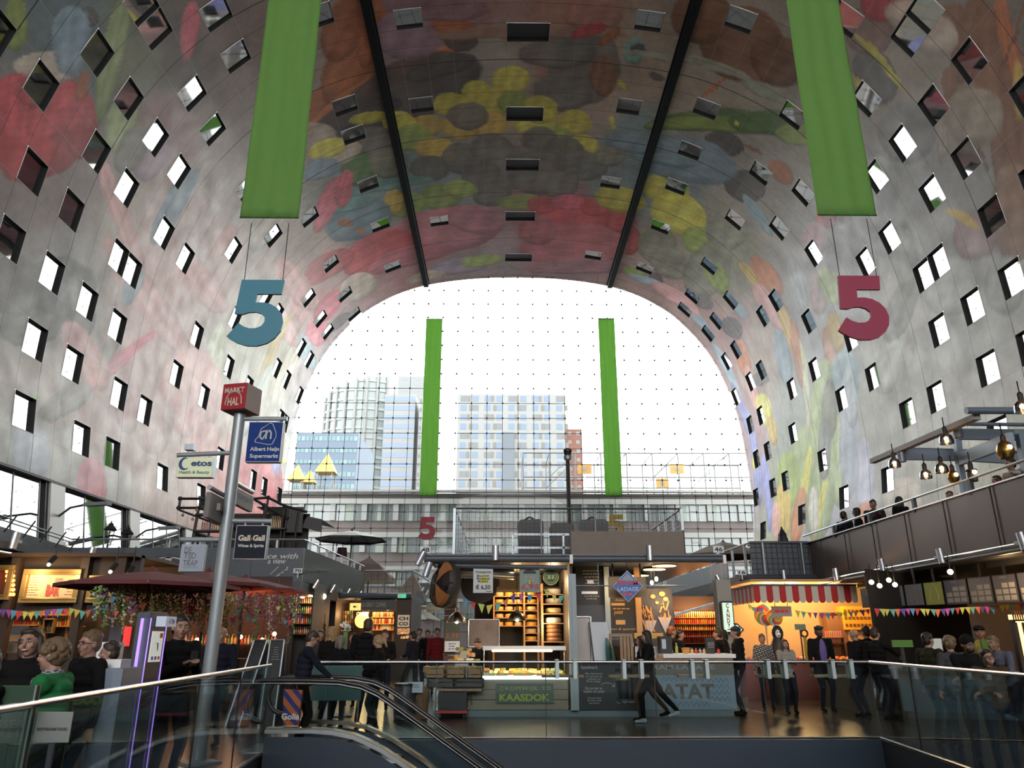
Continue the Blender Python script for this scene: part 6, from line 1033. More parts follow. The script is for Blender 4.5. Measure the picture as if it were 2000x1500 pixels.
# fries picture wall (food photograph: fries in a paper cone)
t, x0, x1, z0, z1 = board('fries_picture', 'large dark picture of fries in paper cones on the stall wall', 'picture', 1253, 1150, 1312, 1262, 18.7, mat('dark_photo', (.03, .032, .045), .6), .03); rr = random.Random(5); m = MB()
def fry(m, u, v, a, L_=.3): c = aY(u, v, 18.68); d = Vector((math.sin(a), 0, math.cos(a))); m.beam(c - d * L_ / 2, c + d * L_ / 2, .014, .035)
for k in range(22): fry(m, rr.uniform(1256, 1276), rr.uniform(1192, 1225), rr.uniform(-.5, .2), rr.uniform(.2, .36))
for k in range(16): fry(m, rr.uniform(1290, 1306), rr.uniform(1178, 1214), rr.uniform(-.7, .7), rr.uniform(.12, .24))
m.build('fries', mat('fries_yellow', (.42, .22, .07), .6), t); m = MB()
for u, v in ((1270, 1224), (1299, 1218)): c = aY(u, v, 18.67); m.prism([(-.16, .14), (.16, .14), (.0, -.22)], c, (1, 0, 0), (0, 0, 1), .01)
m.build('paper_cone', mat('paper_grey', (.28, .3, .36), .7), t); m = MB()
for u, v, s in ((1275, 1165, .1), (1293, 1160, .12), (1300, 1170, .1), (1283, 1177, .07)): c = aY(u, v, 18.67); m.prism([(s * .62 * math.cos(a), s * .5 * math.sin(a)) for a in [math.pi * k / 8 for k in range(16)]], c, (1, 0, 0), (0, 0, 1), .01)
m.build('potato_slices', mat('potato', (.38, .26, .08), .6), t); MB().bx(x0 + .1, x0 + .14, 18.73, 21.2, z1 - .1, z1 - .06).build('mount', M_black, t)
# fries counter
x0, x1, z0, z1 = R(1127, 1297, 1246, 1386, YF - .02); t = thing('fries_counter', 'black chalkboard-fronted fries counter with a bucket niche', 'counter', ((x0 + x1) / 2, YF, .13))
na, nb, nc, nd = R(1203, 1306, 1235, 1365, YF - .02)
MB().bx(x0, na, YF - .02, YF + .03, .13, z1).bx(nb, x1, YF - .02, YF + .03, .13, z1).bx(na, nb, YF - .02, YF + .03, .13, nc).bx(na, nb, YF - .02, YF + .03, nd, z1).build('front_panel', M_slate, t)
MB().bx(na, nb, YF + .3, YF + .32, nc, nd).bx(na, nb, YF + .03, YF + .3, nc - .02, nc).build('niche', mat('niche_green', (.12, .15, .14), .5), t); MB().bx(x0, x1, YF + .4, YF + .9, .13, z1 - .02).build('body', M_in, t)
m = MB(); m.bx(x0 - .02, x1 + .02, YF - .06, YF + .9, z1, z1 + .05); m.build('worktop', M_black, t); MB().quad((na, YF, nc), (nb, YF, nc), (nb, YF, nd), (na, YF, nd)).build('niche_glass', M_clear, t)
c = aY(1219, 1364, YF + .15); b_ = thing('potato_bucket', 'black bucket of cut potatoes in the counter niche', 'bucket', (c.x, c.y, nc)); MB().lathe((c.x, YF + .16, nc), [(.1, 0), (.13, .36), (.12, .36)], 18).build('bucket_body', M_dark, b_); MB().ball((c.x, YF + .16, nc + .36), (.12, .12, .05)).build('potato_heap', M_cheese, b_)
for s_, u, v, hh, ww, sh in (('handwerk', 1151, 1303, .075, .36, .2), ('Elke dag komen', 1160, 1316, .035, .36, 0), ('ze vers naar de', 1160, 1321, .035, .34, 0), ('winkels van', 1160, 1326, .035, .28, 0), ('Bram Ladage.', 1160, 1331, .035, .3, 0), ('Om ze hier te', 1159, 1344, .05, .36, .1), ('snijden tot patat', 1160, 1351, .05, .44, .1), ('Gewoon met', 1161, 1363, .035, .28, 0), ('de hand, zoals', 1161, 1368, .035, .3, 0), ('het hoort.', 1161, 1373, .035, .22, 0), ('kijk mee!', 1228, 1371, .05, .26, .2)):
 text(s_, aY(u, v, YF - .028), (1, 0, 0), (0, 0, 1), hh, M_chalk, t, wfit=ww, shear=sh)
m = MB(); P_ = [aY(u, v, YF - .03) for u, v in ((1174, 1337), (1181, 1334), (1189, 1334), (1196, 1337), (1201, 1341))]; m.path(P_, .006, 4); m.path([P_[-1] + Vector((-.07, 0, .0)), P_[-1], P_[-1] + Vector((-.01, 0, .08))], .006, 4); m.path([aY(u, v, YF - .03) for u, v in ((1205, 1369), (1206, 1373), (1211, 1374))], .005, 4); m.build('chalk_arrow', M_chalk, t)
x0, x1, z0, z1 = R(1246, 1297, 1432, 1386, YF + .02); t = thing('patat_counter', 'pale blue counter with the big word patat and zigzag pattern', 'counter', ((x0 + x1) / 2, YF, .13)); M_pb = mat('pale_blue_panel', (.16, .23, .29), .5)
MB().bx(x0 + .1, x1, YF + .02, YF + .06, .13, z1 - .22).build('front_panel', M_pb, t); MB().bx(x0 + .1, x1, YF + .02, YF + .06, z1 - .22, z1).build('top_band', mat('taupe_band', (.13, .12, .1), .5), t); MB().bx(x0 + .1, x1, YF + .06, YF + .8, .13, z1 - .01).build('body', M_in, t)
tx0, tx1, tz0, tz1 = R(1293, 1277, 1412, 1285, YF + .1); MB().bx(tx0, x1 + .05, YF - .06, YF + .85, tz0, tz1).build('worktop', M_white, t); MB().bx(x0 + .1, x1, YF, YF + .8, z1, tz0).build('timber_band', M_wood, t)
text('BRAM LADAGE', aY(1330, 1303, YF + .012), (1, 0, 0), (0, 0, 1), .09, mat('band_letters', (.22, .25, .27), .5), t, wfit=1.45, bold=.03); text('SINDS 1967', aY(1335, 1317, YF + .012), (1, 0, 0), (0, 0, 1), .045, M_dark, t, wfit=.42)
text('PATAT', aY(1335, 1350, YF + .012), (1, 0, 0), (0, 0, 1), .27, mat('dark_taupe_letters', (.085, .085, .08), .5), t, wfit=1.3, bold=.035)
m = MB()
for r_, (u0, u1) in enumerate(((1293, 1388), (1385, 1430))):
 x_ = aY(u0, 1350, YF).x; xe = aY(u1, 1350, YF).x; k = 0
 for zz in ((z1 - .34, .2) if r_ == 0 else (.3, .42, .54, .66)):
  x = x_
  while x < xe - .1: m.beam((x, YF + .015, zz), (x + .055, YF + .015, zz + .09), .006, .01); m.beam((x + .055, YF + .015, zz + .09), (x + .11, YF + .015, zz), .006, .01); x += .11
o = m.build('zigzag_pattern', mat('zigzag_blue', (.07, .11, .16), .5), t)
# things on the counters
def bottle(name, label, u, v, Y, h, r, m, m2=None, cat='bottle', grp=None, zb=None):
 p = aY(u, v, Y); z = zb if zb is not None else p.z; t = thing(name, label, cat, (p.x, Y, z), grp)
 MB().lathe((p.x, Y, z), [(r, 0), (r, h * .62), (r * .45, h * .78), (r * .4, h * .9)], 12).build('bottle_body', m, t, smooth=True); MB().lathe((p.x, Y, z + h * .9), [(r * .5, 0), (r * .5, h * .1)], 10).build('cap', m2 or m, t); return t
bottle('sauce_bottle', 'tall lime squeeze bottle on the white worktop', 1322, 1277, YF + .2, .22, .035, mat('lime_plastic', (.35, .45, .08), .4), M_white, zb=tz1)
p = aY(1340, 1277, YF + .2); t = thing('mustard_tub', 'yellow tub on the white worktop', 'tub', (p.x, p.y, tz1)); MB().lathe((p.x, p.y, tz1), [(.07, 0), (.09, .1)], 16).build('tub_body', M_cheese, t); MB().lathe((p.x, p.y, tz1 + .1), [(.1, 0), (.1, .02), (.02, .025)], 16).build('lid', M_red, t)
p = aY(1389, 1277, YF + .25); t = thing('card_terminal', 'black till screen with small print on the worktop', 'till', (p.x, p.y, tz1)); MB().bx(p.x - .09, p.x + .09, p.y, p.y + .12, tz1, tz1 + .33).build('till_body', M_black, t); lines(t, 1382, 1254, 1396, 1266, YF + .25, 4, M_chalk, 5)
p = aY(1303, 1285, YF + .25); t = thing('drink_dispenser', 'dark drinks dispenser at the left of the white worktop', 'dispenser', (p.x, p.y, tz1)); MB().bx(p.x - .13, p.x + .13, p.y, p.y + .3, tz1, tz1 + .36).build('dispenser_body', M_black, t); MB().bx(p.x - .1, p.x - .01, p.y - .02, p.y, tz1 + .1, tz1 + .3).build('tap_panel', M_galv, t)
for i, u in enumerate((1312, 1352, 1360, 1368, 1376, 1404)): bottle('glass_jar', 'small jar standing on the white worktop', u, 1277, YF + .35 + .05 * (i % 2), .11, .035, [M_galv, M_rind, M_red][i % 3], M_steel, 'jar', 'small jars on the white worktop', zb=tz1)
p = aY(1192, 1290, YF + .1); m = MB(); ct = aY(1192, 1297, YF).z + .05
m.prism([(0, 0), (.28, 0), (.05, .48), (0, .48)], (aY(1187, 1290, YF).x, YF + .3, ct), (1, 0, 0), (0, 0, 1), .012); tag(m.build('splash_glass', glassmat('green_splash_glass', (.45, .62, .6), .06)), 'curved edge glass splash guard on the black worktop', 'screen')
x0, x1, z0, z1 = R(1240, 1236, 1295, 1262, YF + .6); t = thing('hot_display', 'small warm-lit heated snack cabinet behind the walking woman', 'cabinet', ((x0 + x1) / 2, YF + .6, ct)); MB().bx(x0, x1, YF + .6, YF + 1, z1 - .12, z1).build('lid', mat('amber_metal', (.5, .28, .08), .3, .6), t); MB().bx(x0, x1, YF + .6, YF + 1, ct, ct + .3).build('cabinet_body', M_steel, t); MB().bx(x0, x0 + .03, YF + .95, YF + 1, ct, z1).bx(x1 - .03, x1, YF + .95, YF + 1, ct, z1).build('stanchion', M_steel, t)
x0, x1, z0, z1 = R(1192, 1243, 1235, 1290, YF + .5); t = thing('wooden_fry_rack', 'pale wooden rack with fry cutters on the black worktop', 'rack', ((x0 + x1) / 2, YF + .5, ct)); m = MB()
for k in range(4): m.bx(x0 + (x1 - x0) * (.45 + k * .15), x0 + (x1 - x0) * (.45 + k * .15) + .06, YF + .5, YF + .55, ct, z1)
m.bx(x0, x1, YF + .5, YF + .6, z1, z1 + .06); m.bx(x0, x0 + .05, YF + .5, YF + .6, ct, z1); m.build('rack_bars', M_wood, t)
point('stall_lamp', (aY(1215, 1200, 18.0).x, 17.9, 2.6), 10, (1, .7, .4)); point('stall_lamp', (aY(1300, 1200, 18.6).x, 18.3, 2.4), 10, (1, .6, .3))
# ------------------------------------------------------------------ signpost
M_pole = mat('grey_pole', (.3, .34, .37), .35, .3)
YP = 10.96
pb = aZ(402, 1490, 0); pt_ = aY(456, 806, YP); px = aY(428, 1150, YP).x
t = thing('signpost', 'tall grey steel signpost with red cube and shop signs', 'signpost', (px, YP, 0))
MB().lathe((px, YP, 0), [(.095, .02), (.09, 1), (.085, pt_.z)], 20).build('pole', M_pole, t, smooth=True); MB().lathe((px, YP, 0), [(.32, 0), (.3, .03), (.11, .05)], 4).build('base_plate', M_pole, t)
# cube
c = aY(459, 779, YP); s = .36; q = Matrix.Rotation(math.radians(-14), 3, 'Z')
cz = pt_.z + .2; cc = Vector((px, YP, cz)); MB().box(cc, (.40, .40, .40), M=q).build('cube_body', mat('cube_white', (.42, .36, .33), .4), t)
rv, fv = q @ Vector((1, 0, 0)), q @ Vector((0, -1, 0)); M_mred = mat('cube_red', (.36, .02, .03), .4)
MB().box(cc + fv * .203, (.40, .008, .40), M=q).build('red_face', M_mred, t); MB().box(cc + Vector((0, 0, -.203)), (.4, .4, .008), M=q).build('red_underside', mat('dark_red', (.1, .03, .03), .5), t)
M_cream = mat('cream_lettering', (.55, .5, .42), .5)
text('MARKT', cc + fv * .21 + Vector((0, 0, .095)), rv, (0, 0, 1), .075, M_cream, t, wfit=.33, bold=.03); text('HAL', cc + fv * .21 + Vector((0, 0, -.085)), rv, (0, 0, 1), .12, M_cream, t, wfit=.19, bold=.03)
m = MB(); P_ = [cc + fv * .212 + rv * (.128 * math.cos(a)) + Vector((0, 0, -.06 + .13 * math.sin(a))) for a in [math.pi * k / 12 for k in range(13)]]; P_ = [cc + fv * .212 + rv * .135 + Vector((0, 0, -.13))] + P_ + [cc + fv * .212 - rv * .135 + Vector((0, 0, -.13))]; m.path(P_, .009, 5); m.build('arch_outline', M_cream, t)
def arm(u0, v0, u1, v1, Y1=None):
 a = Vector((px, YP, aY(u0, v0, YP).z)); b = aY(u1, v1, Y1 or YP - .0); MB().tube(a, b, .035, n=12).build('arm', M_pole, t, smooth=True)
def hang_sign(u0, v0, u1, v1, m, edge, y0=0.0, th=.12, Y=YP):
 x0, x1, z0, z1 = R(u0, v0, u1, v1, Y - th / 2); bo = MB().bx(x0, x1, Y - th / 2, Y + th / 2, z0, z1).build('sign_box', edge, t); global SB; SB = bo; MB().bx(x0 + .008, x1 - .008, Y - th / 2 - .006, Y - th / 2, z0 + .008, z1 - .008).build('sign_face', m, bo)
 for x in (x0 + .1, x1 - .1): MB().tube((x, Y, z1), (x, Y, z1 + .09), .015).build('hanger', M_pole, t)
 return x0, x1, z0, z1, Y - th / 2 - .008
# blue supermarket sign
arm(455, 818, 561, 818); x0, x1, z0, z1, yf = hang_sign(478, 824, 554, 902, mat('supermarket_blue', (.004, .035, .2), .6, spec=.2), M_white); X = (x0 + x1) / 2; w_ = x1 - x0; h_ = z1 - z0
M_wl = mat('white_lettering', (.5, .54, .56), .5)
text('Albert Heijn', (X + .02, yf, z0 + h_ * .3), (1, 0, 0), (0, 0, 1), .055, M_wl, SB, wfit=w_ * .84, bold=.03); text('Supermarkt', (X + .02, yf, z0 + h_ * .13), (1, 0, 0), (0, 0, 1), .055, M_wl, SB, wfit=w_ * .82, bold=.03)
P_ = [Vector((X + a * w_, yf - .004, z0 + b * h_)) for a, b in ((-.18, .62), (-.26, .54), (-.26, .48), (.16, .42), (.24, .44), (.33, .62), (.32, .72), (.2, .94), (.12, .96), (-.12, .82), (-.18, .62))]; MB().path(P_, .006, 5).build('logo_outline', M_wl, SB)
m = MB(); m.path([Vector((X + a * w_, yf - .004, z0 + b * h_)) for a, b in ((.04, .74), (-.04, .76), (-.12, .72), (-.13, .6), (-.06, .55), (.03, .68), (.05, .78), (.04, .56))], .014, 6); m.path([Vector((X + a * w_, yf - .004, z0 + b * h_)) for a, b in ((.05, .7), (.12, .78), (.18, .72), (.18, .56))], .014, 6); m.build('logo_letters', M_wl, SB)
# pale green health and beauty sign
arm(447, 884, 347, 889); x0, x1, z0, z1, yf = hang_sign(343, 893, 419, 932, mat('pale_green_face', (.42, .47, .3), .4, emit=.25), M_galv); X = (x0 + x1) / 2; w_ = x1 - x0; h_ = z1 - z0; M_nv = mat('navy_lettering', (.015, .04, .2), .5)
text('etos', (X + .09, yf, z0 + h_ * .68), (1, 0, 0), (0, 0, 1), .085, M_nv, SB, wfit=w_ * .58, bold=.04); text('Health & Beauty', (X, yf, z0 + h_ * .22), (1, 0, 0), (0, 0, 1), .045, mat('grey_blue_lettering', (.08, .12, .15), .5), SB, wfit=w_ * .84, bold=.02)
m = MB(); P1 = [(X - .16 + .085 * math.cos(a), z0 + h_ * .66 + .095 * math.sin(a)) for a in [math.radians(50 + k * 20) for k in range(14)]]; P2 = [(X - .135 + .065 * math.cos(a), z0 + h_ * .68 + .075 * math.sin(a)) for a in [math.radians(310 - k * 20) for k in range(13)]]; m.prism(P1 + P2, (0, yf, 0), (1, 0, 0), (0, 0, 1), .004); m.build('crescent', M_nv, SB)
MB().box(Vector((x0 + .13, YP, z1 + .16)), (.13, .12, .09)).build('camera_box', M_galv, t)
# dark wines sign
arm(440, 1017, 530, 1018); x0, x1, z0, z1, yf = hang_sign(455, 1026, 524, 1092, mat('slate_blue_face', (.008, .012, .022), .6, spec=.2), M_galv); X = (x0 + x1) / 2; w_ = x1 - x0; h_ = z1 - z0
text('Gall', (X - w_ * .21, yf, z0 + h_ * .62), (1, 0, 0), (0, 0, 1), .075, M_cream, SB, wfit=w_ * .38, bold=.04); text('Gall', (X + w_ * .25, yf, z0 + h_ * .62), (1, 0, 0), (0, 0, 1), .075, M_cream, SB, wfit=w_ * .38, bold=.04); MB().box((X + .01, yf, z0 + h_ * .59), (.02, .006, .03)).build('red_dot', M_mred, SB)
text('Wines & Spirits', (X + .01, yf, z0 + h_ * .38), (1, 0, 0), (0, 0, 1), .04, M_wl, SB, wfit=w_ * .82, bold=.03)
# white square sign
arm(432, 1054, 353, 1054); x0, x1, z0, z1, yf = hang_sign(348, 1063, 402, 1116, mat('bluish_white_face', (.3, .34, .42), .5), M_galv, th=.08); X = (x0 + x1) / 2; w_ = x1 - x0; h_ = z1 - z0; M_gt = mat('thin_grey_lettering', (.1, .11, .13), .5)
for s_, f, ww in (('DE', .78, .3), ('TIJD', .54, .5), ('TRAP', .3, .6)): text(s_, (x0 + w_ * .16, yf, z0 + h_ * f), (1, 0, 0), (0, 0, 1), .085, M_gt, SB, wfit=w_ * ww, align='LEFT')
MB().bx(x0 + w_ * .15, x1 - w_ * .2, yf - .003, yf, z0 + h_ * .13, z0 + h_ * .14).build('underline', M_gt, SB)
# two signs seen obliquely
for (ua, va, ub, vb, hh, lb, s_, d_) in ((408, 958, 439, 975, .35, 'dark', '', .55), (456, 948, 492, 968, .24, 'grey', 'Interpark', .6)):
 a = aY(ua, va, YP + (-.5 if ua < 430 else .15)); b = aY(ub, vb, YP + (.05 if ua < 430 else .8));
 MB().tube(a + Vector((0, 0, .05)), b + Vector((0, 0, .05)), .035, n=10).build('arm', M_pole, t)
 MB().beam(a - Vector((0, 0, hh / 2 + .02)), b - Vector((0, 0, hh / 2 + .02)), .07, hh).build('sign_box', mat('oblique_sign_grey', (.13, .13, .13), .4), t)
 d = (b - a).normalized(); n_ = d.cross(Vector((0, 0, 1))).normalized(); n_ = n_ if n_.y < 0 else -n_
 if s_: text(s_, (a + b) / 2 - Vector((0, 0, hh / 2)) + n_ * .04, d, (0, 0, 1), .1, mat('dim_letters', (.05, .05, .055), .5), t, wfit=.55)
 else: MB().box((a + b) / 2 - Vector((0, 0, hh / 2)) + n_ * .04, (.09, .09, .1)).build('emblem', mat('dim_emblem', (.22, .21, .2), .5), t)
# ------------------------------------------------------------------ cash machine and info desk, lower left
def atm():
 Y = 7.7; a = aY(269, 1200, Y + .15); b = aY(294, 1200, Y - .12); c_ = aY(328, 1199, Y + .2); zt = a.z + .02
 t = thing('cash_machine', 'grey cash machine column with purple light strips and a lit screen', 'cash machine', (b.x, Y, 0));
 # footprint: left flank a-b, front b-c
 a2, b2, c2 = Vector((a.x, a.y, 0)), Vector((b.x, b.y, 0)), Vector((c_.x, c_.y, 0)); back = a2 - b2
 m = MB(); ft = [a2, b2, c2, c2 + back]; n = len(ft); m.add([(p.x, p.y, 0) for p in ft] + [(p.x, p.y, zt) for p in ft], [tuple(range(n - 1, -1, -1)), tuple(range(n, 2 * n))] + [(i, (i + 1) % n, n + (i + 1) % n, n + i) for i in range(n)]); m.build('cabinet_body', mat('atm_grey', (.15, .18, .23), .4), t)
 d = (c2 - b2).normalized(); n_ = Vector((d.y, -d.x, 0)); n_ = n_ if n_.y < 0 else -n_; W = (c2 - b2).length
 def fp(s_, z, off=.004): return b2 + d * W * s_ + n_ * off + Vector((0, 0, z))
 MB().quad(fp(.02, .05), fp(.98, .05), fp(.98, zt - .01), fp(.02, zt - .01)).build('front_face', mat('atm_front', (.05, .05, .055), .35), t)
 zs1, zs0 = zt - .18, zt - .46
 m = MB(); m.box(fp(.52, (zs0 + zs1) / 2, .01), (W * .62, .012, zs1 - zs0), M=Matrix((d, -n_, Vector((0, 0, 1)))).transposed()); m.build('screen', mat('atm_screen', (.5, .52, .48), .4, emit=.32), t)
 for k, cc_ in enumerate(((.3, .05, .35), (.05, .12, .5), (.6, .12, .03))): MB().box(fp(.33 + .18 * k, zs0 + .035, .02), (.028, .006, .03), M=Matrix((d, -n_, Vector((0, 0, 1)))).transposed()).build('screen_icon', mat('icon_%d' % k, cc_, .5), t)
 MB().box(fp(.68, zs1 - .04, .02), (.045, .006, .045), M=Matrix((d, -n_, Vector((0, 0, 1)))).transposed()).build('screen_logo', mat('logo_orange', (.6, .12, .04), .5), t)
 m = MB(); m.path([fp(.42, zs0 + .17, .022), fp(.56, zs0 + .17, .022), fp(.56, zs0 + .1, .022), fp(.5, zs0 + .17, .022)], .003, 4); m.bx(*([0] * 6)) if False else None; m.build('screen_drawing', M_dark, t)
 c3 = fp(.62, zt - .09, .06); MB().box(c3, (W * .62, .1, .095), M=Matrix((d, -n_, Vector((0, 0, 1)))).transposed()).build('sign_box', mat('atm_sign_white', (.45, .5, .6), .4, emit=.15), t)
 text('ATM', c3 + n_ * .052, d, (0, 0, 1), .045, mat('atm_blue', (.02, .05, .25), .5), t, wfit=W * .34, bold=.02)
 M_pur = mat('purple_strip', (.35, .2, .9), .4, emit=.55, ecol=(.42, .25, 1)); fl = (b2 - a2); fn = Vector((fl.y, -fl.x, 0)).normalized(); fn = fn if fn.y < 0 else -fn; q0 = a2 + fl * .52 + fn * .006
 z = zt - .06
 for L_ in (.62, .1, .5, .5): MB().beam(q0 + Vector((0, 0, z)), q0 + Vector((0, 0, z - L_)), .032, .012).build('light_strip', M_pur, t); z -= L_ + .015
 for s_ in (.03, .97):
  MB().beam(fp(s_, .05, .008), fp(s_, zt - .06, .008), .008, .008).build('light_strip', M_pur, t)
 area('cash_machine_glow', tuple(q0 + fn * .1 + Vector((0, 0, 1))), tuple(q0 + fn + Vector((0, 0, 1))), .05, .8, (.5, .3, 1), 1.6)
atm()
x0, x1 = aY(190, 1310, 7.4).x, aY(262, 1310, 7.4).x; zt = aY(225, 1304, 7.4).z
t = thing('info_desk', 'rounded pale blue information desk left of the cash machine', 'desk', ((x0 + x1) / 2 - .3, 7.6, 0)); m = MB(); P_ = [(x1 - .75 + .75 * 1 * math.cos(a) * -1, 7.9 + .55 * math.sin(a)) for a in [math.radians(k) for k in (0, -15, -30, -45, -60, -75, -90)]]
P_ = [(x0 + .35 - .35 * math.cos(math.radians(k)), 7.5 - .35 * math.sin(math.radians(k))) for k in range(0, 91, 15)] + [(x1, 7.15), (x1, 7.8), (x0, 7.8)]; n = len(P_)
m.add([(a, b, 0) for a, b in P_] + [(a, b, zt) for a, b in P_], [tuple(range(n - 1, -1, -1)), tuple(range(n, 2 * n))] + [(i, (i + 1) % n, n + (i + 1) % n, n + i) for i in range(n)]); m.build('desk_body', mat('pale_blue_laminate', (.2, .25, .32), .4), t)
t = thing('leaflet_box', 'white leaflet box lying on the information desk', 'box', ((x0 + x1) / 2, 7.5, zt)); c = aY(222, 1300, 7.45); MB().box((c.x, 7.45, zt + .035), (.22, .2, .07)).build('box_body', M_white, t)
c = aY(215, 1273, 9.6); t = thing('white_notice_box', 'white notice box on the dark bar behind the information desk', 'box', (c.x, 9.6, 1.15)); MB().box((c.x, 9.6, c.z), (.22, .2, .22)).build('box_body', M_white, t); MB().bx(c.x - .1, c.x + .1, 9.55, 9.65, 0, c.z - .1).build('stand', M_dark, t)
c = aY(104, 1420, 5.0); t = thing('tour_card', 'white card with one line of small print behind the curved glass', 'sign', tuple(c)); MB().box(c, (.215, .008, .17)).build('card', mat('card_white', (.2, .22, .22), .6), t); text('ROTTERDAM TOURS', c + Vector((0, -.006, -.01)), (1, 0, 0), (0, 0, 1), .016, M_dark, t, wfit=.18, bold=.02)
MB().box(c + Vector((0, .02, -.4)), (.03, .02, .8)).build('stand', M_dark, t)
a, b = aY(-60, 1340, 4.9), aY(66, 1340, 4.9); t = thing('standing_sign', 'dark green standing sign at the lower left corner', 'sign', (a.x, 4.95, 0)); MB().bx(a.x, b.x, 4.94, 4.97, .02, b.z).build('board', mat('dark_green_board', (.015, .05, .025), .5), t); MB().bx(b.x - .008, b.x, 4.93, 4.98, .0, b.z + .004).build('edge', M_galv, t)
text('SSER', aY(22, 1414, 4.93), (1, 0, 0), (0, 0, 1), .045, mat('faint_letters', (.06, .09, .07), .5), t, wfit=.17, bold=.02); text('KET', aY(20, 1432, 4.93), (1, 0, 0), (0, 0, 1), .045, mat('faint_letters', (.06, .09, .07), .5), t, wfit=.14, bold=.02)
# ------------------------------------------------------------------ food bar stalls at the left
YL = 15.0
M_gold = mat('gilded_frame', (.32, .22, .08), .35, .6, noise=.2, nscale=5)
def framed(label, u0, v0, u1, v1, Y, face, fw=.1, sl=0.0, name='framed_menu'):
 x0, x1, z0, z1 = R(u0, v0, u1, v1, Y); t = thing(name, label, 'sign', ((x0 + x1) / 2, Y, (z0 + z1) / 2)); m = MB()
 for a, b, c_, d in ((x0, x1, z1 - fw, z1), (x0, x1, z0, z0 + fw), (x0, x0 + fw, z0 + fw, z1 - fw), (x1 - fw, x1, z0 + fw, z1 - fw)): m.bx(a, b, Y - .08, Y + .02, c_, d)
 for a, b, c_, d in ((x0 + fw * .6, x1 - fw * .6, z1 - fw * .8, z1 - fw * .65), (x0 + fw * .6, x1 - fw * .6, z0 + fw * .65, z0 + fw * .8)): m.bx(a, b, Y - .1, Y - .08, c_, d)
 m.build('frame', M_gold, t, bevel=.012); MB().bx(x0 + fw, x1 - fw, Y, Y + .02, z0 + fw, z1 - fw).build('panel', face, t); return t, x0 + fw, x1 - fw, z0 + fw, z1 - fw
M_paper = mat('warm_paper', (.5, .38, .24), .6); M_rw = mat('dark_bar_wood', (.035, .022, .015), .6)
t, x0, x1, z0, z1 = framed('gold framed lit menu board with large red letters', 38, 1112, 164, 1178, YL, M_paper); w_ = x1 - x0; h_ = z1 - z0
text('FOOD', (x0 + w_ * .64, YL - .01, z0 + h_ * .74), (1, 0, 0), (0, 0, 1), .085, mat('grey_letters', (.1, .09, .08), .6), t, wfit=w_ * .16, bold=.02); text('BAR', (x0 + w_ * .54, YL - .01, z0 + h_ * .32), (1, 0, 0), (0, 0, 1), .2, mat('bar_red', (.4, .04, .03), .6), t, wfit=w_ * .28, bold=.04)
lines(t, 46, 1126, 82, 1164, YL - .003, 8, mat('brown_ink', (.15, .08, .04), .6), 12, h=.2); lines(t, 124, 1130, 152, 1164, YL - .003, 6, mat('brown_ink', (.15, .08, .04), .6), 13, h=.18)
point('picture_light', ((x0 + x1) / 2 - .35, YL - .35, z1 - .02), 16, (1, .62, .28)); point('picture_light', (x1 - .1, YL - .4, z1 - .02), 7, (1, .62, .28))
t, x0, x1, z0, z1 = framed('gold framed dark menu half hidden by the maroon parasol', 168, 1124, 232, 1178, YL + .1, mat('dark_menu', (.03, .02, .015), .6)); lines(t, 173, 1136, 188, 1168, YL + .09, 7, M_paper, 3); lines(t, 192, 1134, 200, 1160, YL + .09, 5, M_paper, 4)
t, x0, x1, z0, z1 = framed('leftmost gold frame glowing with orange bottle lights', -40, 1104, 33, 1172, YL, mat('ember_panel', (.15, .04, .015), .5)); m = MB(); rr = random.Random(2)
for k in range(3):
 for j in range(6): c = aY(14 + k * 6, 1116 + j * 9, YL - .02); m.ball(c, .035, 8, 5)
o = m.build('bottle_light', mat('ember_bulb', (1, .25, .05), .4, emit=3, ecol=(1, .22, .05)), t)
t = thing('bar_canopy', 'dark timber fascia and wall of the food bar stalls', 'stall', (-9, YL + .5, 0)); x0, x1 = aY(-60, 1200, YL + .2).x, aY(262, 1200, YL + .2).x
MB().bx(x0, x1, YL + .15, YL + .3, aY(0, 1192, YL).z, 3.1).build('fascia', M_rw, t); MB().bx(x0, x1, YL + 2.2, YL + 2.3, 0, 3.1).build('back_wall', M_in, t); MB().bx(x0, x1, YL - .1, YL + 2.3, 3.05, 3.12).build('ceiling_panel', M_rw, t)
for u in (27, 164, 236): x = aY(u, 1150, YL + .1).x; MB().bx(x - .08, x + .08, YL - .02, YL + .15, 0, 3.1).build('post', M_rw, t)
zc = aY(100, 1275, YL + .2).z; MB().bx(x0, x1, YL + .2, YL + .8, 0, zc).build('bar_counter', M_rw, t)
M_bot = [mat('bottle_' + n, c, .15, spec=.8) for n, c in (('amber', (.3, .1, .02)), ('green', (.03, .12, .04)), ('clear', (.3, .3, .27)), ('red', (.3, .03, .02)), ('gold', (.35, .24, .06)))]
M_glass_cup = mat('glass_tumbler', (.32, .28, .22), .1, spec=.9)
def bottle_row(u0, u1, v, Y, n, h, label, grp, seed=0, mats_=None, cat='bottle', jit=0):
 rr = random.Random(seed); a, b = aY(u0, v, Y), aY(u1, v, Y); protos = {}
 for k in range(n):
  x = a.x + (b.x - a.x) * (k + .5) / n; mi = rr.randrange(len(mats_ or M_bot)); r = min(.042, abs(b.x - a.x) / n * .42); hh = h
  if mi not in protos:
   m = MB(); m.lathe((0, 0, 0), [(r, 0), (r, hh * .6), (r * .4, hh * .78), (r * .4, hh)] if cat == 'bottle' else [(r * .7, 0), (r, hh)], 10); o = m.build('bottle' if cat == 'bottle' else 'drinking_glass', (mats_ or M_bot)[mi], smooth=True); protos[mi] = o
  else: o = protos[mi].copy(); COL.objects.link(o)
  o.location = (x, Y, a.z); tag(o, label, cat, grp)
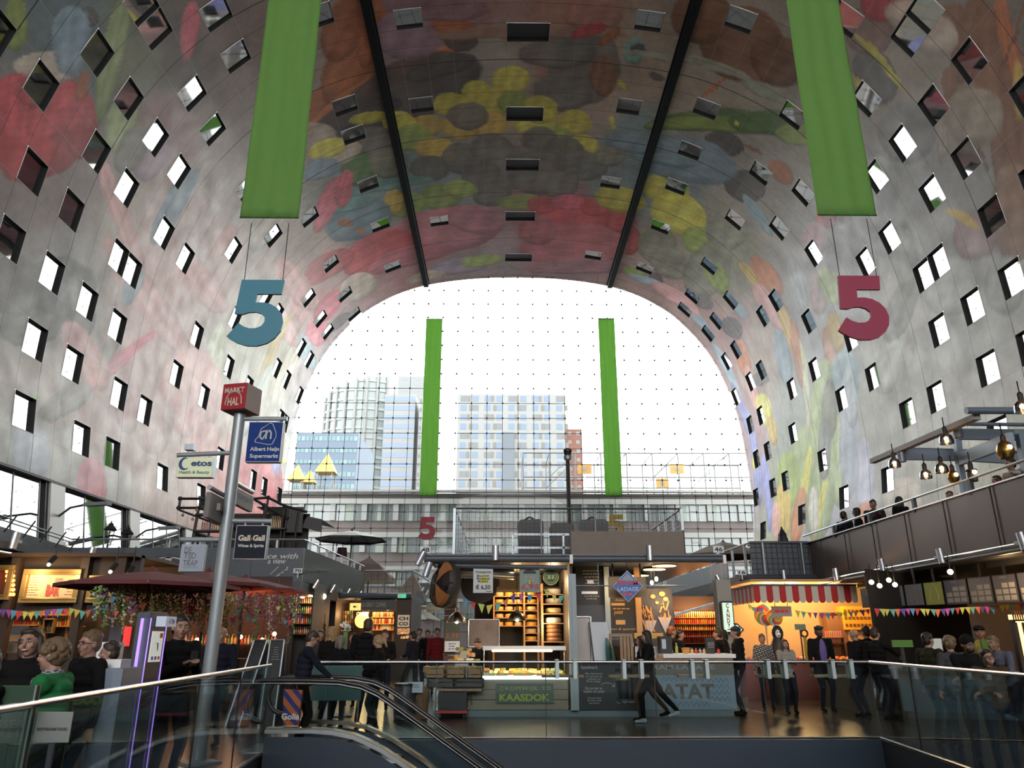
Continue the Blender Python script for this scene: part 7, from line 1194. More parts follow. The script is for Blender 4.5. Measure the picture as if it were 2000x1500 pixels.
def shelf_line(name, label, u0, u1, v, Y, d=.25, m=None):
 a, b = aY(u0, v, Y), aY(u1, v, Y); return tag(MB().bx(a.x, b.x, Y - d / 2, Y + d / 2, a.z - .025, a.z - .001).bx(a.x, a.x + .04, Y - .05, Y + .05, max(0, a.z - 3), a.z - .02).bx(b.x - .04, b.x, Y - .05, Y + .05, max(0, a.z - 3), a.z - .02).build(name, m or M_rw), label, 'shelf')
YS = YL + 1.7
for i, (v, n, h, u0, u1) in enumerate(((1200, 34, .2, -20, 140), (1220, 20, .22, 10, 80), (1250, 18, .12, 8, 42), (1222, 14, .18, 90, 160))):
 shelf_line('bar_shelf', ['upper long', 'middle left', 'low glass', 'middle right'][i] + ' shelf on the food bar back wall', u0, u1, v, YS, .3, M_warmwood)
 bottle_row(u0, u1, v, YS, n, h, 'bottle on the %s shelf of the food bar' % ['upper', 'middle left', 'low', 'middle right'][i] if i != 2 else 'stemmed glass on the low shelf of the food bar', ['bottles on the upper bar shelf', 'bottles on the middle left bar shelf', 'glasses on the low bar shelf', 'bottles on the middle right bar shelf'][i], i, cat='bottle' if i != 2 else 'glass', mats_=None if i != 2 else [M_glass_cup])
bottle_row(-10, 60, 1275, YL + .45, 26, .17, 'clear glass upturned on the food bar counter', 'glasses on the food bar counter', 5, [M_glass_cup], 'glass'); bottle_row(80, 112, 1275, YL + .45, 10, .17, 'clear glass further right on the food bar counter', 'right-hand glasses on the food bar counter', 5, [M_glass_cup], 'glass')
t, x0, x1, z0, z1 = framed('small framed dark menu hung inside the food bar', 84, 1208, 111, 1237, YS - .3, M_slate, .03); lines(t, 88, 1213, 106, 1232, YS - .31, 5, M_chalk, 8); MB().bx(x0, x0 + .02, YS - .28, YL + 2.2, z1 - .03, z1).build('mount', M_black, t)
for c_, e in (((-8.2, YL + .9, 2.7), 30), ((-6.4, YL + .9, 2.7), 26), ((-9.6, YL + .9, 2.6), 26)): point('bar_light', c_, e, (1, .55, .25))
for i, (u, v) in enumerate(((96, 1102), (216, 1116), (249, 1122))):
 c = aY(u, v, YL - .6); t = thing('track_spotlight', ['left', 'middle', 'right'][i] + ' warm track spotlight under the left roof', 'lamp', tuple(c), 'warm track spotlights at left'); MB().tube(c, c + Vector((.02, .12, .14)), .05, n=12).build('housing', M_black, t); MB().ball(c + Vector((0, -.01, -.01)), .03).build('bulb', M_spotbulb, t); MB().tube(c + Vector((.02, .12, .14)), (c.x + .02, c.y + .12, 3.2), .012).build('stem', M_black, t)
sagl = [aY(u, v, YL - .25) for u, v in ((-10, 1188), (30, 1192), (60, 1196), (100, 1190), (140, 1188), (165, 1194), (190, 1186))]; bunting(sagl, 18, .16, 'pennant over the food bar counter', 'pennants over the food bar', 2)
c = aY(245, 1243, 12.4); t = thing('red_light_box', 'bright red upright light box behind the information desk', 'sign', (c.x, 12.4, 0)); x0, x1, z0, z1 = R(238, 1224, 252, 1262, 12.4); MB().bx(x0, x1, 12.4, 12.5, z0, z1).build('light_face', mat('red_light_face', (.7, .02, .02), .4, emit=.9, ecol=(1, .02, .02)), t); MB().bx(x0 + .03, x1 - .03, 12.42, 12.48, 0, z0).build('stand', M_black, t)
c = aY(222, 1250, 12.6); x0, x1, z0, z1 = R(204, 1222, 240, 1290, 12.6); tag(MB().bx(x0, x1, 12.6, 13.0, 0, z1).build('fridge', mat('grey_fridge', (.07, .075, .085), .4), bevel=.01), 'plain grey fridge beside the red light box', 'fridge')
# ------------------------------------------------------------------ maroon parasols with hanging flowers
M_mar = mat('maroon_canvas', (.13, .03, .035), .8, noise=.2, nscale=3)
def parasol(label, u, v, Y, w_, drop, m=M_mar, group=None, h0=0, pole_m=None, n=8, top=None, name='parasol', val=.06):
 c = aY(u, v, Y); t = thing(name, label, 'umbrella', (c.x, Y, h0), group); r = w_ / 2; b = MB()
 rim = [(c.x + r * math.cos(2 * math.pi * (k + .5) / n), Y + r * math.sin(2 * math.pi * (k + .5) / n), c.z - drop) for k in range(n)]
 mid = [(c.x + (p[0] - c.x) * .5, Y + (p[1] - Y) * .5, c.z - drop * .42) for p in rim]
 V = [(c.x, Y, c.z)] + mid + rim + [(p[0], p[1], p[2] - val) for p in rim]; F = [(0, 1 + k, 1 + (k + 1) % n) for k in range(n)] + [(1 + k, 1 + n + k, 1 + n + (k + 1) % n, 1 + (k + 1) % n) for k in range(n)] + [(1 + n + k, 1 + 2 * n + k, 1 + 2 * n + (k + 1) % n, 1 + n + (k + 1) % n) for k in range(n)]
 b.add(V, F); o = b.build('canopy', m, t); sd = o.modifiers.new('thickness', 'SOLIDIFY'); sd.thickness = .01
 rb = MB()
 for p in rim: rb.tube((c.x, Y, c.z - .06), (p[0], p[1], p[2] - .02), .012, n=5)
 rb.build('ribs', M_galv, t); MB().tube((c.x, Y, h0), (c.x, Y, c.z + .05), .03).build('pole', pole_m or M_black, t); MB().lathe((c.x, Y, c.z), [(.12, -.03), (.05, .04), (.02, .08)], 10).build('finial', m, t)
 return c, r
PAR = [(298, 1115, 13.3, 2.9, .24, 'left'), (408, 1116, 15.9, 2.7, .26, 'middle'), (480, 1128, 18.7, 2.9, .28, 'right')]
for u, v, Y, w_, dr, l in PAR: parasol(l + ' maroon parasol hung with flower garlands', u, v, Y, w_, dr, group='maroon parasols')
FLC = [mat('blossom_' + n, c, .8, noise=.3, nscale=20) for n, c in (('green', (.22, .34, .1)), ('pale', (.5, .52, .4)), ('plum', (.32, .08, .22)), ('leaf', (.14, .24, .07)), ('mauve', (.45, .24, .36)))]
rr = random.Random(4)
def garland(u, v0, v1, Y, w_, mi, idx):
 a, b = aY(u, v0, Y), aY(u + rr.uniform(-3, 3), v1, Y); m = MB(); n = int((a.z - b.z) / .022) + 6
 for k in range(n):
  q = a.lerp(b, k / n); s = rr.uniform(.02, .042); d = Vector((rr.uniform(-w_, w_), rr.uniform(-w_, w_), rr.uniform(-.02, .02))) * (1 - .5 * k / n)
  p = q + d; a1 = rr.uniform(0, 6.28); e1 = Vector((math.cos(a1), math.sin(a1), rr.uniform(-.8, .8))) * s; e2 = Vector((-math.sin(a1), math.cos(a1), rr.uniform(-.6, .6))) * s * .7
  m.add([p + e1, p + e2, p - e1, p - e2, p + Vector((0, 0, s * .6)), p - Vector((0, 0, s * .6))], [(0, 1, 4), (1, 2, 4), (2, 3, 4), (3, 0, 4), (1, 0, 5), (2, 1, 5), (3, 2, 5), (0, 3, 5)]); m.mi[-8:] = [0 if rr.random() < .6 else 1] * 8
 m.tube(a, b, .006, n=4); m.mi[-6:] = [0] * 6
 nm = ['leafy green', 'pale blossom', 'plum blossom', 'dark leaf', 'mauve blossom'][mi]
 m2 = FLC[(mi + 1) % 5]; o = m.build('flower_garland', [FLC[mi], m2]); tag(o, nm + ' garland trailing from the maroon parasols', 'garland', nm + ' garlands')
k = 0
for u in list(range(188, 400, 6)) + list(range(400, 560, 7)) + list(range(560, 592, 8)):
 Y = 12.1 + (u - 188) / 400 * 4.6 + rr.uniform(-.3, .3); v0 = 1146 + (u - 188) * .045 + rr.uniform(-2, 3); L_ = rr.choice((35, 50, 60, 80, 95)) if u < 240 or u > 350 else rr.choice((40, 55, 70, 100)); garland(u + rr.uniform(-3, 3), v0, v0 + L_ * rr.uniform(.8, 1.15), Y, .065, rr.choice((0, 0, 1, 2, 3, 3, 4)), k); k += 1
for k in range(34):
 u = rr.uniform(188, 590); Y = 11.9 + (u - 188) / 400 * 4.6; p = aY(u, 1148 + rr.uniform(0, 55) + (u - 188) * .04, Y); s = rr.uniform(.1, .17); ci = rr.randrange(8); m = MB(); a = rr.uniform(-.7, .7)
 m.prism([(-s * .45, 0), (s * .45, 0), (0, -s)], p, (math.cos(a), math.sin(a) * .5, rr.uniform(-.2, .2)), (0, 0, 1), .004)
 m.tube((p.x, p.y, p.z), (p.x, p.y, p.z + .25), .003, n=3); cn = ['magenta', 'lime', 'orange', 'sky blue', 'yellow', 'violet', 'red', 'teal'][ci]; tag(m.build('bunting_flag', FLAGC[ci]), cn + ' pennant hung among the flower garlands', 'flag', cn + ' pennants among the garlands')
t = thing('flower_bar', 'dark back wall and counter of the bar under the parasols', 'stall', (-6, 20, 0)); a, b = aY(250, 1250, 20.5), aY(560, 1250, 20.5); MB().bx(a.x, b.x, 20.5, 20.6, 0, 3.1).build('back_wall', mat('dark_plum_wall', (.03, .015, .02), .7), t); MB().bx(a.x, b.x, 18.8, 19.3, 0, 1.1).build('bar_counter', M_rw, t)
for i, u in enumerate((262, 330, 385, 440, 470, 512, 536)):
 c = aY(u, 1238 + (i % 3) * 6, 19.9); tag(bulb('hanging_bulb', c, .05, 3.1, M_bulb), ['leftmost', 'second', 'third', 'fourth', 'fifth', 'sixth', 'rightmost'][i] + ' orange bulb glowing behind the garlands', 'lamp')
for x in (a.x + 1, (a.x + b.x) / 2, b.x - .8): point('flower_bar_light', (x, 19.6, 2.3), 16, (1, .42, .2))
bottle_row(280, 540, 1258, 20.2, 40, .22, 'bottle behind the flower-hung bar', 'bottles behind the flower bar', 9); shelf_line('bar_shelf', 'long shelf behind the flower-hung bar', 278, 542, 1258, 20.2)
# chalkboard stands
for i, (u0, u1, Y, l) in enumerate(((492, 522, 15.6, 'left'), (524, 556, 15.2, 'right'))):
 x0, x1, _, z1 = R(u0, 1250, u1, 1300, Y); t = thing('sandwich_board', l + ' blackboard stand left of the escalator passenger', 'board', ((x0 + x1) / 2, Y, 0), 'blackboard stands'); sl = .3 if i == 0 else 0
 m = MB(); m.add([(x0 - sl, Y - .22, 0), (x1 - sl, Y - .22, 0), (x1, Y, z1), (x0, Y, z1), (x0 - sl, Y - .2, 0), (x1 - sl, Y - .2, 0), (x1, Y + .02, z1), (x0, Y + .02, z1)], [(0, 1, 2, 3), (7, 6, 5, 4), (0, 4, 5, 1), (1, 5, 6, 2), (2, 6, 7, 3), (3, 7, 4, 0)]); m.build('front_board', M_slate, t)
 MB().quad((x0, Y + .45, 0), (x1, Y + .45, 0), (x1, Y + .03, z1), (x0, Y + .03, z1)).build('rear_board', M_dark, t); mm = MB(); mm.path([(x0 - sl, Y - .23, 0), (x0, Y - .01, z1), (x1, Y - .01, z1), (x1 - sl, Y - .23, 0)], .02, 6); mm.build('frame', M_galv, t)
 if i: lines(t, u0 + 6, 1262, u1 - 8, 1290, Y - .14, 6, M_chalk, 7, h=.2)
# ------------------------------------------------------------------ scaffold bar on the left terrace
M_pipe = mat('black_iron_pipe', (.012, .011, .011), .5); t = thing('scaffold_bar', 'black pipe scaffold with shelves of bottles on the terrace', 'rack', (-9, 29, 4.2))
def sp(u, v, Y=29): return aY(u, v, Y)
m = MB(); m.path([sp(352, 974), sp(395, 974), sp(440, 1003)], .05); m.path([sp(348, 992), sp(392, 992), sp(460, 1030), sp(550, 1075)], .05); m.path([sp(352, 974), sp(350, 992)], .05); m.path([sp(495, 974), sp(524, 972), sp(556, 988), sp(600, 1000)], .05); m.path([sp(495, 974), sp(516, 987), sp(560, 1012)], .05); m.path([sp(350, 996), sp(440, 1030)], .04)
for u, v in ((392, 974), (386, 1000), (524, 972), (556, 988), (562, 995), (583, 1000), (415, 1005), (518, 990)): q = sp(u, v); m.tube(q, (q.x - .1, q.y, 4.3), .045)
m.build('pipe_frame', M_pipe, t); m = MB()
for u, v in ((352, 974), (349, 992), (392, 974), (392, 992), (524, 972), (556, 988), (516, 987), (560, 1012)): m.ball(sp(u, v), .09, 8, 6)
m.build('pipe_joint', M_pipe, t)
MB().bx(sp(380, 1036).x, sp(440, 1036).x, 28.8, 29.3, sp(400, 1039).z, sp(400, 1036).z).bx(sp(510, 1036).x, sp(560, 1036).x, 28.8, 29.3, sp(530, 1035).z, sp(530, 1032).z).bx(sp(385, 1004).x, sp(430, 1004).x, 28.8, 29.3, sp(400, 1007).z, sp(400, 1004).z).build('shelf_board', M_pipe, t)
MB().bx(sp(440, 1000).x, sp(600, 1000).x, 29.4, 29.5, 4.46, sp(500, 1000).z).build('back_panel', mat('dark_bar_panel', (.02, .016, .016), .7), t)
m = MB(); P_ = [sp(500, 990), sp(560, 990), sp(600, 1008), sp(628, 1014), sp(628, 1040), sp(590, 1030)]; m.add([tuple(p) for p in P_[:4]] + [tuple(p + Vector((0, 2.5, 0))) for p in P_[:4]], [(0, 1, 5, 4), (1, 2, 6, 5), (2, 3, 7, 6)]); m.quad(P_[2], P_[5], P_[4], P_[3]); m.bx(P_[1].x, P_[5].x, 29, 29.06, P_[4].z, P_[1].z); m.build('awning', M_black, t)
bottle_row(392, 432, 1035, 29, 9, .42, 'tall bottle on the left shelf of the scaffold bar', 'bottles on the left scaffold shelf', 21); bottle_row(528, 552, 1031, 29, 7, .45, 'golden bottle on the right shelf of the scaffold bar', 'bottles on the right scaffold shelf', 22, [M_bot[4], M_bot[0]])
for i, (u, v) in enumerate(((357, 1006), (376, 1014), (384, 996))): c = sp(u, v, 28.9); tag(bulb('string_bulb', c, .06, c.z + .35, mat('unlit_bulb', (.4, .35, .25), .2)), ['left', 'low', 'right'][i] + ' clear bulb hanging from the scaffold pipe', 'lamp')
# parasols and lamp beyond
parasol('wide black open parasol beyond the left terrace', 688, 1036, 36, 3.4, .42, M_black, h0=0, n=8, val=.06)
c = aY(668, 1078, 34); t = thing('shade_lamp', 'floor lamp with a plum shade on the left terrace', 'lamp', (c.x, 34, 4.2)); MB().lathe((c.x, 34, c.z - .2), [(.24, 0), (.2, .38)], 18).build('lamp_shade', CL_PLUM if 'CL_PLUM' in globals() else mat('plum_shade', (.035, .01, .018), .8), t); MB().tube((c.x, 34, 4.2), (c.x, 34, c.z), .025).build('pole', M_black, t)
M_cream2 = mat('cream_canvas', (.5, .44, .38), .8)
nt = M_cream2.node_tree; tr_ = nt.nodes.new('ShaderNodeBsdfTranslucent'); tr_.inputs[0].default_value = (.55, .5, .42, 1); mx_ = nt.nodes.new('ShaderNodeMixShader'); nt.links.new(nt.nodes['Principled BSDF'].outputs[0], mx_.inputs[1]); nt.links.new(tr_.outputs[0], mx_.inputs[2]); nt.links.new(mx_.outputs[0], nt.nodes['Material Output'].inputs[0])
for (u, v, Y, w_, l) in ((722, 1088, 42, 3.6, 'cream square tent roof on the terrace beyond the coffee stall'), (806, 1120, 44, 1.8, 'small cream canopy left of the cheese stall corner')):
 parasol(l, u, v, Y, w_, 1.05, M_cream2, h0=0, n=4, val=.3, name='tent_canopy')
parasol('grey beige parasol with dark finial above the right passage', 1412, 1058, 34, 3.6, .6, mat('beige_canvas', (.16, .135, .11), .8), h0=0, n=8, val=.1)
# ------------------------------------------------------------------ coffee stall and passage
YC = 32.0; P = lambda u, v: aY(u, v, YC)
t = thing('coffee_stall', 'dark coffee stall at the passage corner under a mesh-railed terrace', 'stall', (P(740, 1200).x, YC, 0)); x0, x1 = P(650, 1200).x, P(803, 1200).x; zt, zb = P(750, 1158).z, P(750, 1170).z
MB().bx(x0, x1, YC, YC + 5, zb, zt).build('roof', M_dark, t); MB().tube((x0, YC - .1, (zb + zt) / 2), (x1, YC - .1, (zb + zt) / 2), .12).build('gutter', M_blue, t)
MB().bx(P(773, 1200).x, P(803, 1200).x, YC, YC + 4, 0, zb).build('side_wall', mat('brown_stall_wall', (.05, .03, .022), .7), t); MB().bx(P(640, 1200).x, P(655, 1200).x, YC, YC + 4, 0, zb).build('side_wall', M_in, t)
MB().bx(x0, x1, YC + 2.5, YC + 2.6, 0, zb).build('back_wall', M_in, t); MB().bx(P(704, 1172).x, P(772, 1172).x, YC + .02, YC + .1, P(730, 1192).z, zb).build('fascia', M_black, t); MB().bx(P(655, 1200).x, P(772, 1200).x, YC + .2, YC + .9, 0, 1.1).build('counter_front', M_rw, t)
mesh_panel((P(705, 1200).x, YC + .3, 0), (x1, YC + .3, 0), zt, P(750, 1115).z, .28, .012).build('terrace_mesh', M_dark, t); MB().path([(P(705, 1200).x, YC + .3, P(750, 1114).z), (x1, YC + .3, P(750, 1114).z), (x1 + .1, YC + 6, P(750, 1114).z)], .04).build('terrace_rail', M_galv, t)
text('& GREAT COFFEE', P(731, 1181), (1, 0, 0), (0, 0, 1), .17, mat('dim_cream', (.3, .27, .22), .6), t, wfit=.95, bold=.01)
c = P(694, 1185); s1 = thing('orange_sign_box', 'small glowing orange sign box above the coffee counter', 'sign', tuple(c)); MB().bx(c.x - .22, c.x + .22, YC - .02, YC + .1, c.z - .14, c.z + .14).build('light_face', mat('orange_light_face', (.7, .3, .08), .4, emit=.9, ecol=(1, .4, .1)), s1); lines(s1, 687, 1182, 701, 1188, YC - .02, 1, M_black, 3, h=.6)
MB().bx(c.x - .02, c.x + .02, YC, YC + .05, c.z + .14, zb).build('hanger', M_black, s1)
c = aY(708, 1199, YC + 1); s1 = thing('coffee_wall_sign', 'cream lettering Coffee over a glowing orange disc', 'sign', tuple(c)); text('COFFEE', c, (1, 0, 0), (0, 0, 1), .14, mat('cream_neon', (.9, .7, .35), .5, emit=1.0), s1, wfit=.5, bold=.03)
MB().tube(aY(707, 1212, YC + 1), aY(707, 1212, YC + 1) + Vector((0, .05, 0)), .3, n=24).build('glowing_disc', mat('orange_disc', (1, .5, .1), .5, emit=1.8, ecol=(1, .42, .07)), s1); MB().bx(c.x - .02, c.x + .02, YC + 1.02, YC + 1.06, c.z, zb).build('hanger', M_black, s1)
t, x0_, x1_, z0_, z1_ = board('chocolate_sign', 'cream square sign with two rows of black letters on the brown wall', 'sign', 776, 1201, 800, 1225, YC - .05, mat('cream_sign', (.55, .42, .28), .5, emit=.15), .04); c = Vector(((x0_ + x1_) / 2, YC - .06, 0)); hh = z1_ - z0_
text('CH', (c.x, YC - .055, z0_ + hh * .7), (1, 0, 0), (0, 0, 1), hh * .26, M_black, t, wfit=hh * .8, bold=.05); text('CO', (c.x, YC - .055, z0_ + hh * .28), (1, 0, 0), (0, 0, 1), hh * .26, M_black, t, wfit=hh * .8, bold=.05)
s1 = t; M_orl = mat('orange_lettering', (.8, .4, .15), .5, emit=.5)
for s_, v, ww in (('CHOCOLATE', 1230, .5), ('COMPANY', 1236, .5)): text(s_, P(788, v), (1, 0, 0), (0, 0, 1), .1, M_orl, s1, wfit=ww, bold=.03)
text('caf\u00e9', P(791, 1244), (1, 0, 0), (0, 0, 1), .12, M_orl, s1, wfit=.35, shear=.4, bold=.02)
c = aY(785, 1164, YC - .25); s1 = thing('exit_sign', 'green and white emergency exit sign on the coffee stall corner', 'sign', tuple(c)); MB().bx(c.x - .17, c.x + .17, YC - .27, YC - .21, c.z - .08, c.z + .08).build('sign_face', mat('exit_green', (.02, .4, .18), .4, emit=.5), s1); m = MB(); m.bx(c.x - .15, c.x - .04, YC - .28, YC - .27, c.z - .06, c.z + .06); m.prism([(-.05, 0), (.05, 0), (0, .06)], (c.x + .07, YC - .275, c.z), (1, 0, 0), (0, 0, 1), .006); m.bx(c.x + .055, c.x + .085, YC - .28, YC - .27, c.z - .06, c.z); m.build('pictogram', M_white, s1); MB().bx(c.x - .02, c.x + .02, YC - .24, YC, c.z, c.z + .1).build('bracket', M_black, s1)
for i, v in enumerate((1205, 1218, 1230)):
 shelf_line('goods_shelf', ['upper', 'middle', 'lower'][i] + ' lit shelf of packets in the coffee stall', 726, 770, v, YC + 1.6, .3, M_warmwood); bottle_row(727, 769, v, YC + 1.6, 16, .2, 'packet or jar on the %s shelf of the coffee stall' % ['upper', 'middle', 'lower'][i], ['upper', 'middle', 'lower'][i] + ' coffee stall goods', 30 + i, [M_rind, M_bot[3], M_white, M_bot[0], M_cheese], 'jar')
for i, v in enumerate((1200, 1208, 1216, 1224)): bottle_row(656, 690, v, YC + 1.7, 8, .14, 'small packet on the shadowy left racks of the coffee stall, row %s' % ['one', 'two', 'three', 'four'][i], 'left coffee racks row ' + ['one', 'two', 'three', 'four'][i], 40 + i, [M_bot[0], M_rind, M_bot[1]], 'jar'); shelf_line('goods_shelf', ['top', 'second', 'third', 'bottom'][i] + ' dim shelf at the left of the coffee stall', 655, 691, v, YC + 1.7)
for x, z, e in ((P(750, 1200).x, 2.6, 40), (P(710, 1200).x, 2.6, 30), (P(670, 1200).x, 2.5, 14)): point('coffee_light', (x, YC + .9, z), e, (1, .55, .22))
for i, (u, v) in enumerate(((582, 1151), (603, 1160), (618, 1164), (632, 1165), (591, 1163))): c = aY(u, v, 28.5); tag(bulb('globe_lamp', c, .1, 3.5), ['first', 'third', 'fourth', 'fifth', 'second'][i] + ' small warm lamp from the left in the passage mouth', 'lamp')
# stall between flower bar and coffee: dark shop with goods
t = thing('corner_shop', 'dim shop with hanging goods at the terrace corner', 'stall', (-8, 28, 0)); a, b = aY(560, 1200, 29.5), aY(642, 1200, 29.5); MB().bx(a.x, b.x, 29.5, 29.6, 0, 3.4).build('back_wall', M_in, t); MB().bx(b.x - .05, b.x, 27, 29.5, 0, 3.4).build('side_wall', M_in, t)
for i, v in enumerate((1178, 1198, 1218, 1238)): bottle_row(572, 636, v, 29, 16, .26, 'dim item on the corner shop shelves, tier %s' % ['one', 'two', 'three', 'four'][i], 'corner shop tier ' + ['one', 'two', 'three', 'four'][i], 50 + i, None, 'bottle'); shelf_line('goods_shelf', ['highest', 'second', 'third', 'lowest'][i] + ' shelf in the corner shop', 571, 637, v, 29)
point('shop_light', (aY(605, 1200, 28.4).x, 28.4, 2.9), 22, (1, .55, .25))
# flowers in vase
c = aY(676, 1225, 17.2); t = thing('white_flower_bunch', 'bunch of white lilies among the heads before the coffee stall', 'flowers', (c.x, 17.2, 0)); m = MB()
for k in range(30): a = rr.uniform(0, 6.28); q = c + Vector((math.cos(a) * rr.uniform(.02, .14), math.sin(a) * .1, rr.uniform(-.08, .1))); m.ball(q, rr.uniform(.015, .03), 6, 4)
m.build('petals', M_white, t); MB().tube((c.x, 17.2, 1.05), (c.x, 17.2, c.z), .05).build('stems', FLC[3], t); MB().lathe((c.x, 17.2, 0), [(.25, 0), (.25, .03), (.03, .05), (.03, 1.0), (.3, 1.02), (.3, 1.06)], 16).build('table_stand', M_dark, t)
# teal glazed balcony panel behind the opening rail
a, b = aY(602, 1300, 13.9), aY(708, 1300, 13.9); z1, z0 = a.z, aY(650, 1368, 13.9).z; t = thing('teal_screen', 'teal frosted glass screen standing behind the escalator', 'screen', ((a.x + b.x) / 2, 13.9, 0)); MB().bx(a.x, b.x, 13.88, 13.92, z0, z1).build('glass_panel', mat('frosted_teal', (.11, .2, .2), .3), t); MB().bx(a.x + .02, a.x + .05, 13.88, 13.92, 0, z0).bx(b.x - .05, b.x - .02, 13.88, 13.92, 0, z0).build('leg', M_steel, t)
# far passage stalls seen small
for i, (u0, u1, Y, l) in enumerate(((800, 870, 48, 'distant stall row closing the left passage'),)):
 a, b = aY(u0, 1200, Y), aY(u1, 1200, Y); t = thing('distant_stall', l, 'stall', ((a.x + b.x) / 2, Y, 0)); MB().bx(a.x, b.x, Y, Y + .2, 0, 1.5).build('counter', M_planks, t); MB().bx(a.x, b.x, Y, Y + 2, 4.3, 4.8).build('roof', M_dark, t); MB().bx(a.x + .3, b.x - .3, Y - .05, Y, 3.2, 3.4).build('sign_band', M_rind, t)
t = thing('striped_cloth', 'drooping grey cloth canopy in the passage by the cheese stall', 'canopy', tuple(aY(835, 1210, 40))); m = MB(); q = [aY(820, 1190, 40), aY(838, 1196, 40), aY(862, 1212, 40), aY(830, 1206, 40)]; m.quad(*q); m.quad(*[p + Vector((0, .5, -.02)) for p in reversed(q)]); m.build('canvas', M_cream2, t); MB().tube((q[0].x, 40, 0), q[0], .04).tube((q[2].x, 40, 0), q[2], .04).build('pole', M_galv, t)
# receding stall on the passage left side
c0, c1 = aY(803, 1190, 34), aY(830, 1205, 46); t = thing('passage_stall', 'dark receding stall side with tilted spotlights along its roof', 'stall', (c0.x, 34, 0)); MB().beam((c0.x, 37.2, 1.7), (c1.x - .3, 46, 1.7), .1, 3.4).build('side_wall', M_in, t); MB().beam((c0.x, 37.2, 3.55), (c1.x - .1, 46, 3.55), .35, .3).build('gutter', M_dark, t)
for k in range(5): q = Vector((c0.x + .1 + .1 * k, 37.5 + k * 1.7, 3.75)); spot(q, ['first', 'second', 'third', 'fourth', 'fifth'][k] + ' tilted spotlight along the passage stall roof', (.6, 0, 1), 'passage spotlights')
# ------------------------------------------------------------------ right side: candy stall
YC2 = 21.5; Q = lambda u, v, Y=YC2: aY(u, v, Y)
t = thing('candy_stall', 'warmly lit cream-walled candy stall under a striped valance', 'stall', (Q(1550, 1200).x, 22, 0)); M_cw = mat('cream_wall', (.36, .25, .13), .7)
a, b = Q(1428, 1200, 23.6), Q(1700, 1200, 23.6)
MB().bx(a.x, b.x + 1.2, 23.6, 23.7, 0, 3.1).build('back_wall', M_cw, t); MB().bx(a.x, b.x + 1.2, YC2, 23.7, 3.05, 3.12).build('ceiling_panel', M_cw, t)
cx = Q(1416, 1200).x; MB().bx(cx - .2, cx + .2, YC2 - .1, YC2 + .3, 0, 3.1).build('column', mat('pale_column', (.25, .24, .22), .5), t)
z1 = Q(1500, 1278).z; MB().bx(Q(1452, 1200).x, Q(1790, 1200).x, YC2 + .3, YC2 + 1.0, 0, z1 - .25).build('counter', mat('pink_counter', (.3, .1, .1), .5), t)
# striped scalloped valance, one object per stall with scallops as parts
v_ = thing('striped_valance', 'red and white scalloped valance of the candy stall', 'awning', (Q(1550, 1150).x, YC2 - .1, 2.6)); M_vr = mat('valance_red', (.38, .015, .015), .7); M_vw = mat('valance_white', (.5, .46, .42), .7)
zt, zb = Q(1500, 1145).z, Q(1500, 1178).z; xs = Q(1473, 1200).x; xe = Q(1676, 1200).x; n = 16; w_ = (xe - xs) / n
def scallop(x, y, dx, dy, ww, m):
 h = zt - zb; pts = [(0, h), (0, ww / 2)] + [(ww / 2 - ww / 2 * math.cos(math.pi * k / 8), ww / 2 - ww / 2 * math.sin(math.pi * k / 8)) for k in range(1, 8)] + [(ww, ww / 2), (ww, h)]
 MB().prism(pts, (x, y, zb), (dx, dy, 0), (0, 0, 1), .008).build('scallop', m, v_)
for k in range(n): scallop(xs + w_ * k, YC2 - .12, 1, 0, w_, M_vr if k % 2 == 0 else M_vw)
for k in range(14): scallop(xs, YC2 - .12 + w_ * k, .0, 1, w_, M_vw if k % 2 == 0 else M_vr)
MB().bx(xs - .02, xe, YC2 - .14, YC2 - .1, zt, zt + .05).bx(xs - .03, xs + .01, YC2 - .14, YC2 + 14 * w_, zt, zt + .05).build('valance_rail', M_dark, v_)
# lamps
for x, e in ((xs + .8, 58), ((xs + xe) / 2, 66), (xe - .3, 66)): point('candy_light', (x, YC2 + .9, 2.75), e, (1, .58, .24))
# candy neon sign
t = thing('candy_sign', 'upright mint sign with the word CANDY and a bulb arrow', 'sign', tuple(Q(1416, 1200, YC2 - .25))); x0, x1, z0, z1 = R(1412, 1174, 1432, 1237, YC2 - .3); M_mint = mat('mint_light', (.45, .7, .55), .4, emit=.45)
MB().bx(x0, x1, YC2 - .3, YC2 - .15, z0, z1).build('sign_box', M_black, t, bevel=.03); MB().bx(x0 + .045, x1 - .045, YC2 - .315, YC2 - .3, z0 + .045, z1 - .045).build('sign_face', M_mint, t)
for k, ch in enumerate('CANDY'): text(ch, ((x0 + x1) / 2, YC2 - .32, z1 - .12 - k * (z1 - z0 - .24) / 4.6), (1, 0, 0), (0, 0, 1), .11, M_vr, t, wfit=.085, bold=.04)
m = MB(); n = 18
for k in range(n + 1):
 z = z0 + .02 + (z1 - z0 - .04) * k / n; m.ball((x0 + .022, YC2 - .31, z), .011, 6, 4); m.ball((x1 - .022, YC2 - .31, z), .011, 6, 4)
m.build('sign_bulb', M_rind, t)
c = Q(1440, 1230, YC2 - .32); m = MB(); m.prism([(-.1, -.17), (0, -.17), (.18, .0), (0, .17), (-.1, .17), (.03, 0)], c, (1, 0, 0), (0, 0, 1), .08); m.build('arrow_box', M_black, t); MB().prism([(-.05, -.12), (0, -.12), (.12, .0), (0, .12), (-.05, .12), (.06, 0)], c - Vector((0, .045, 0)), (1, 0, 0), (0, 0, 1), .01).build('arrow_face', M_mint, t)
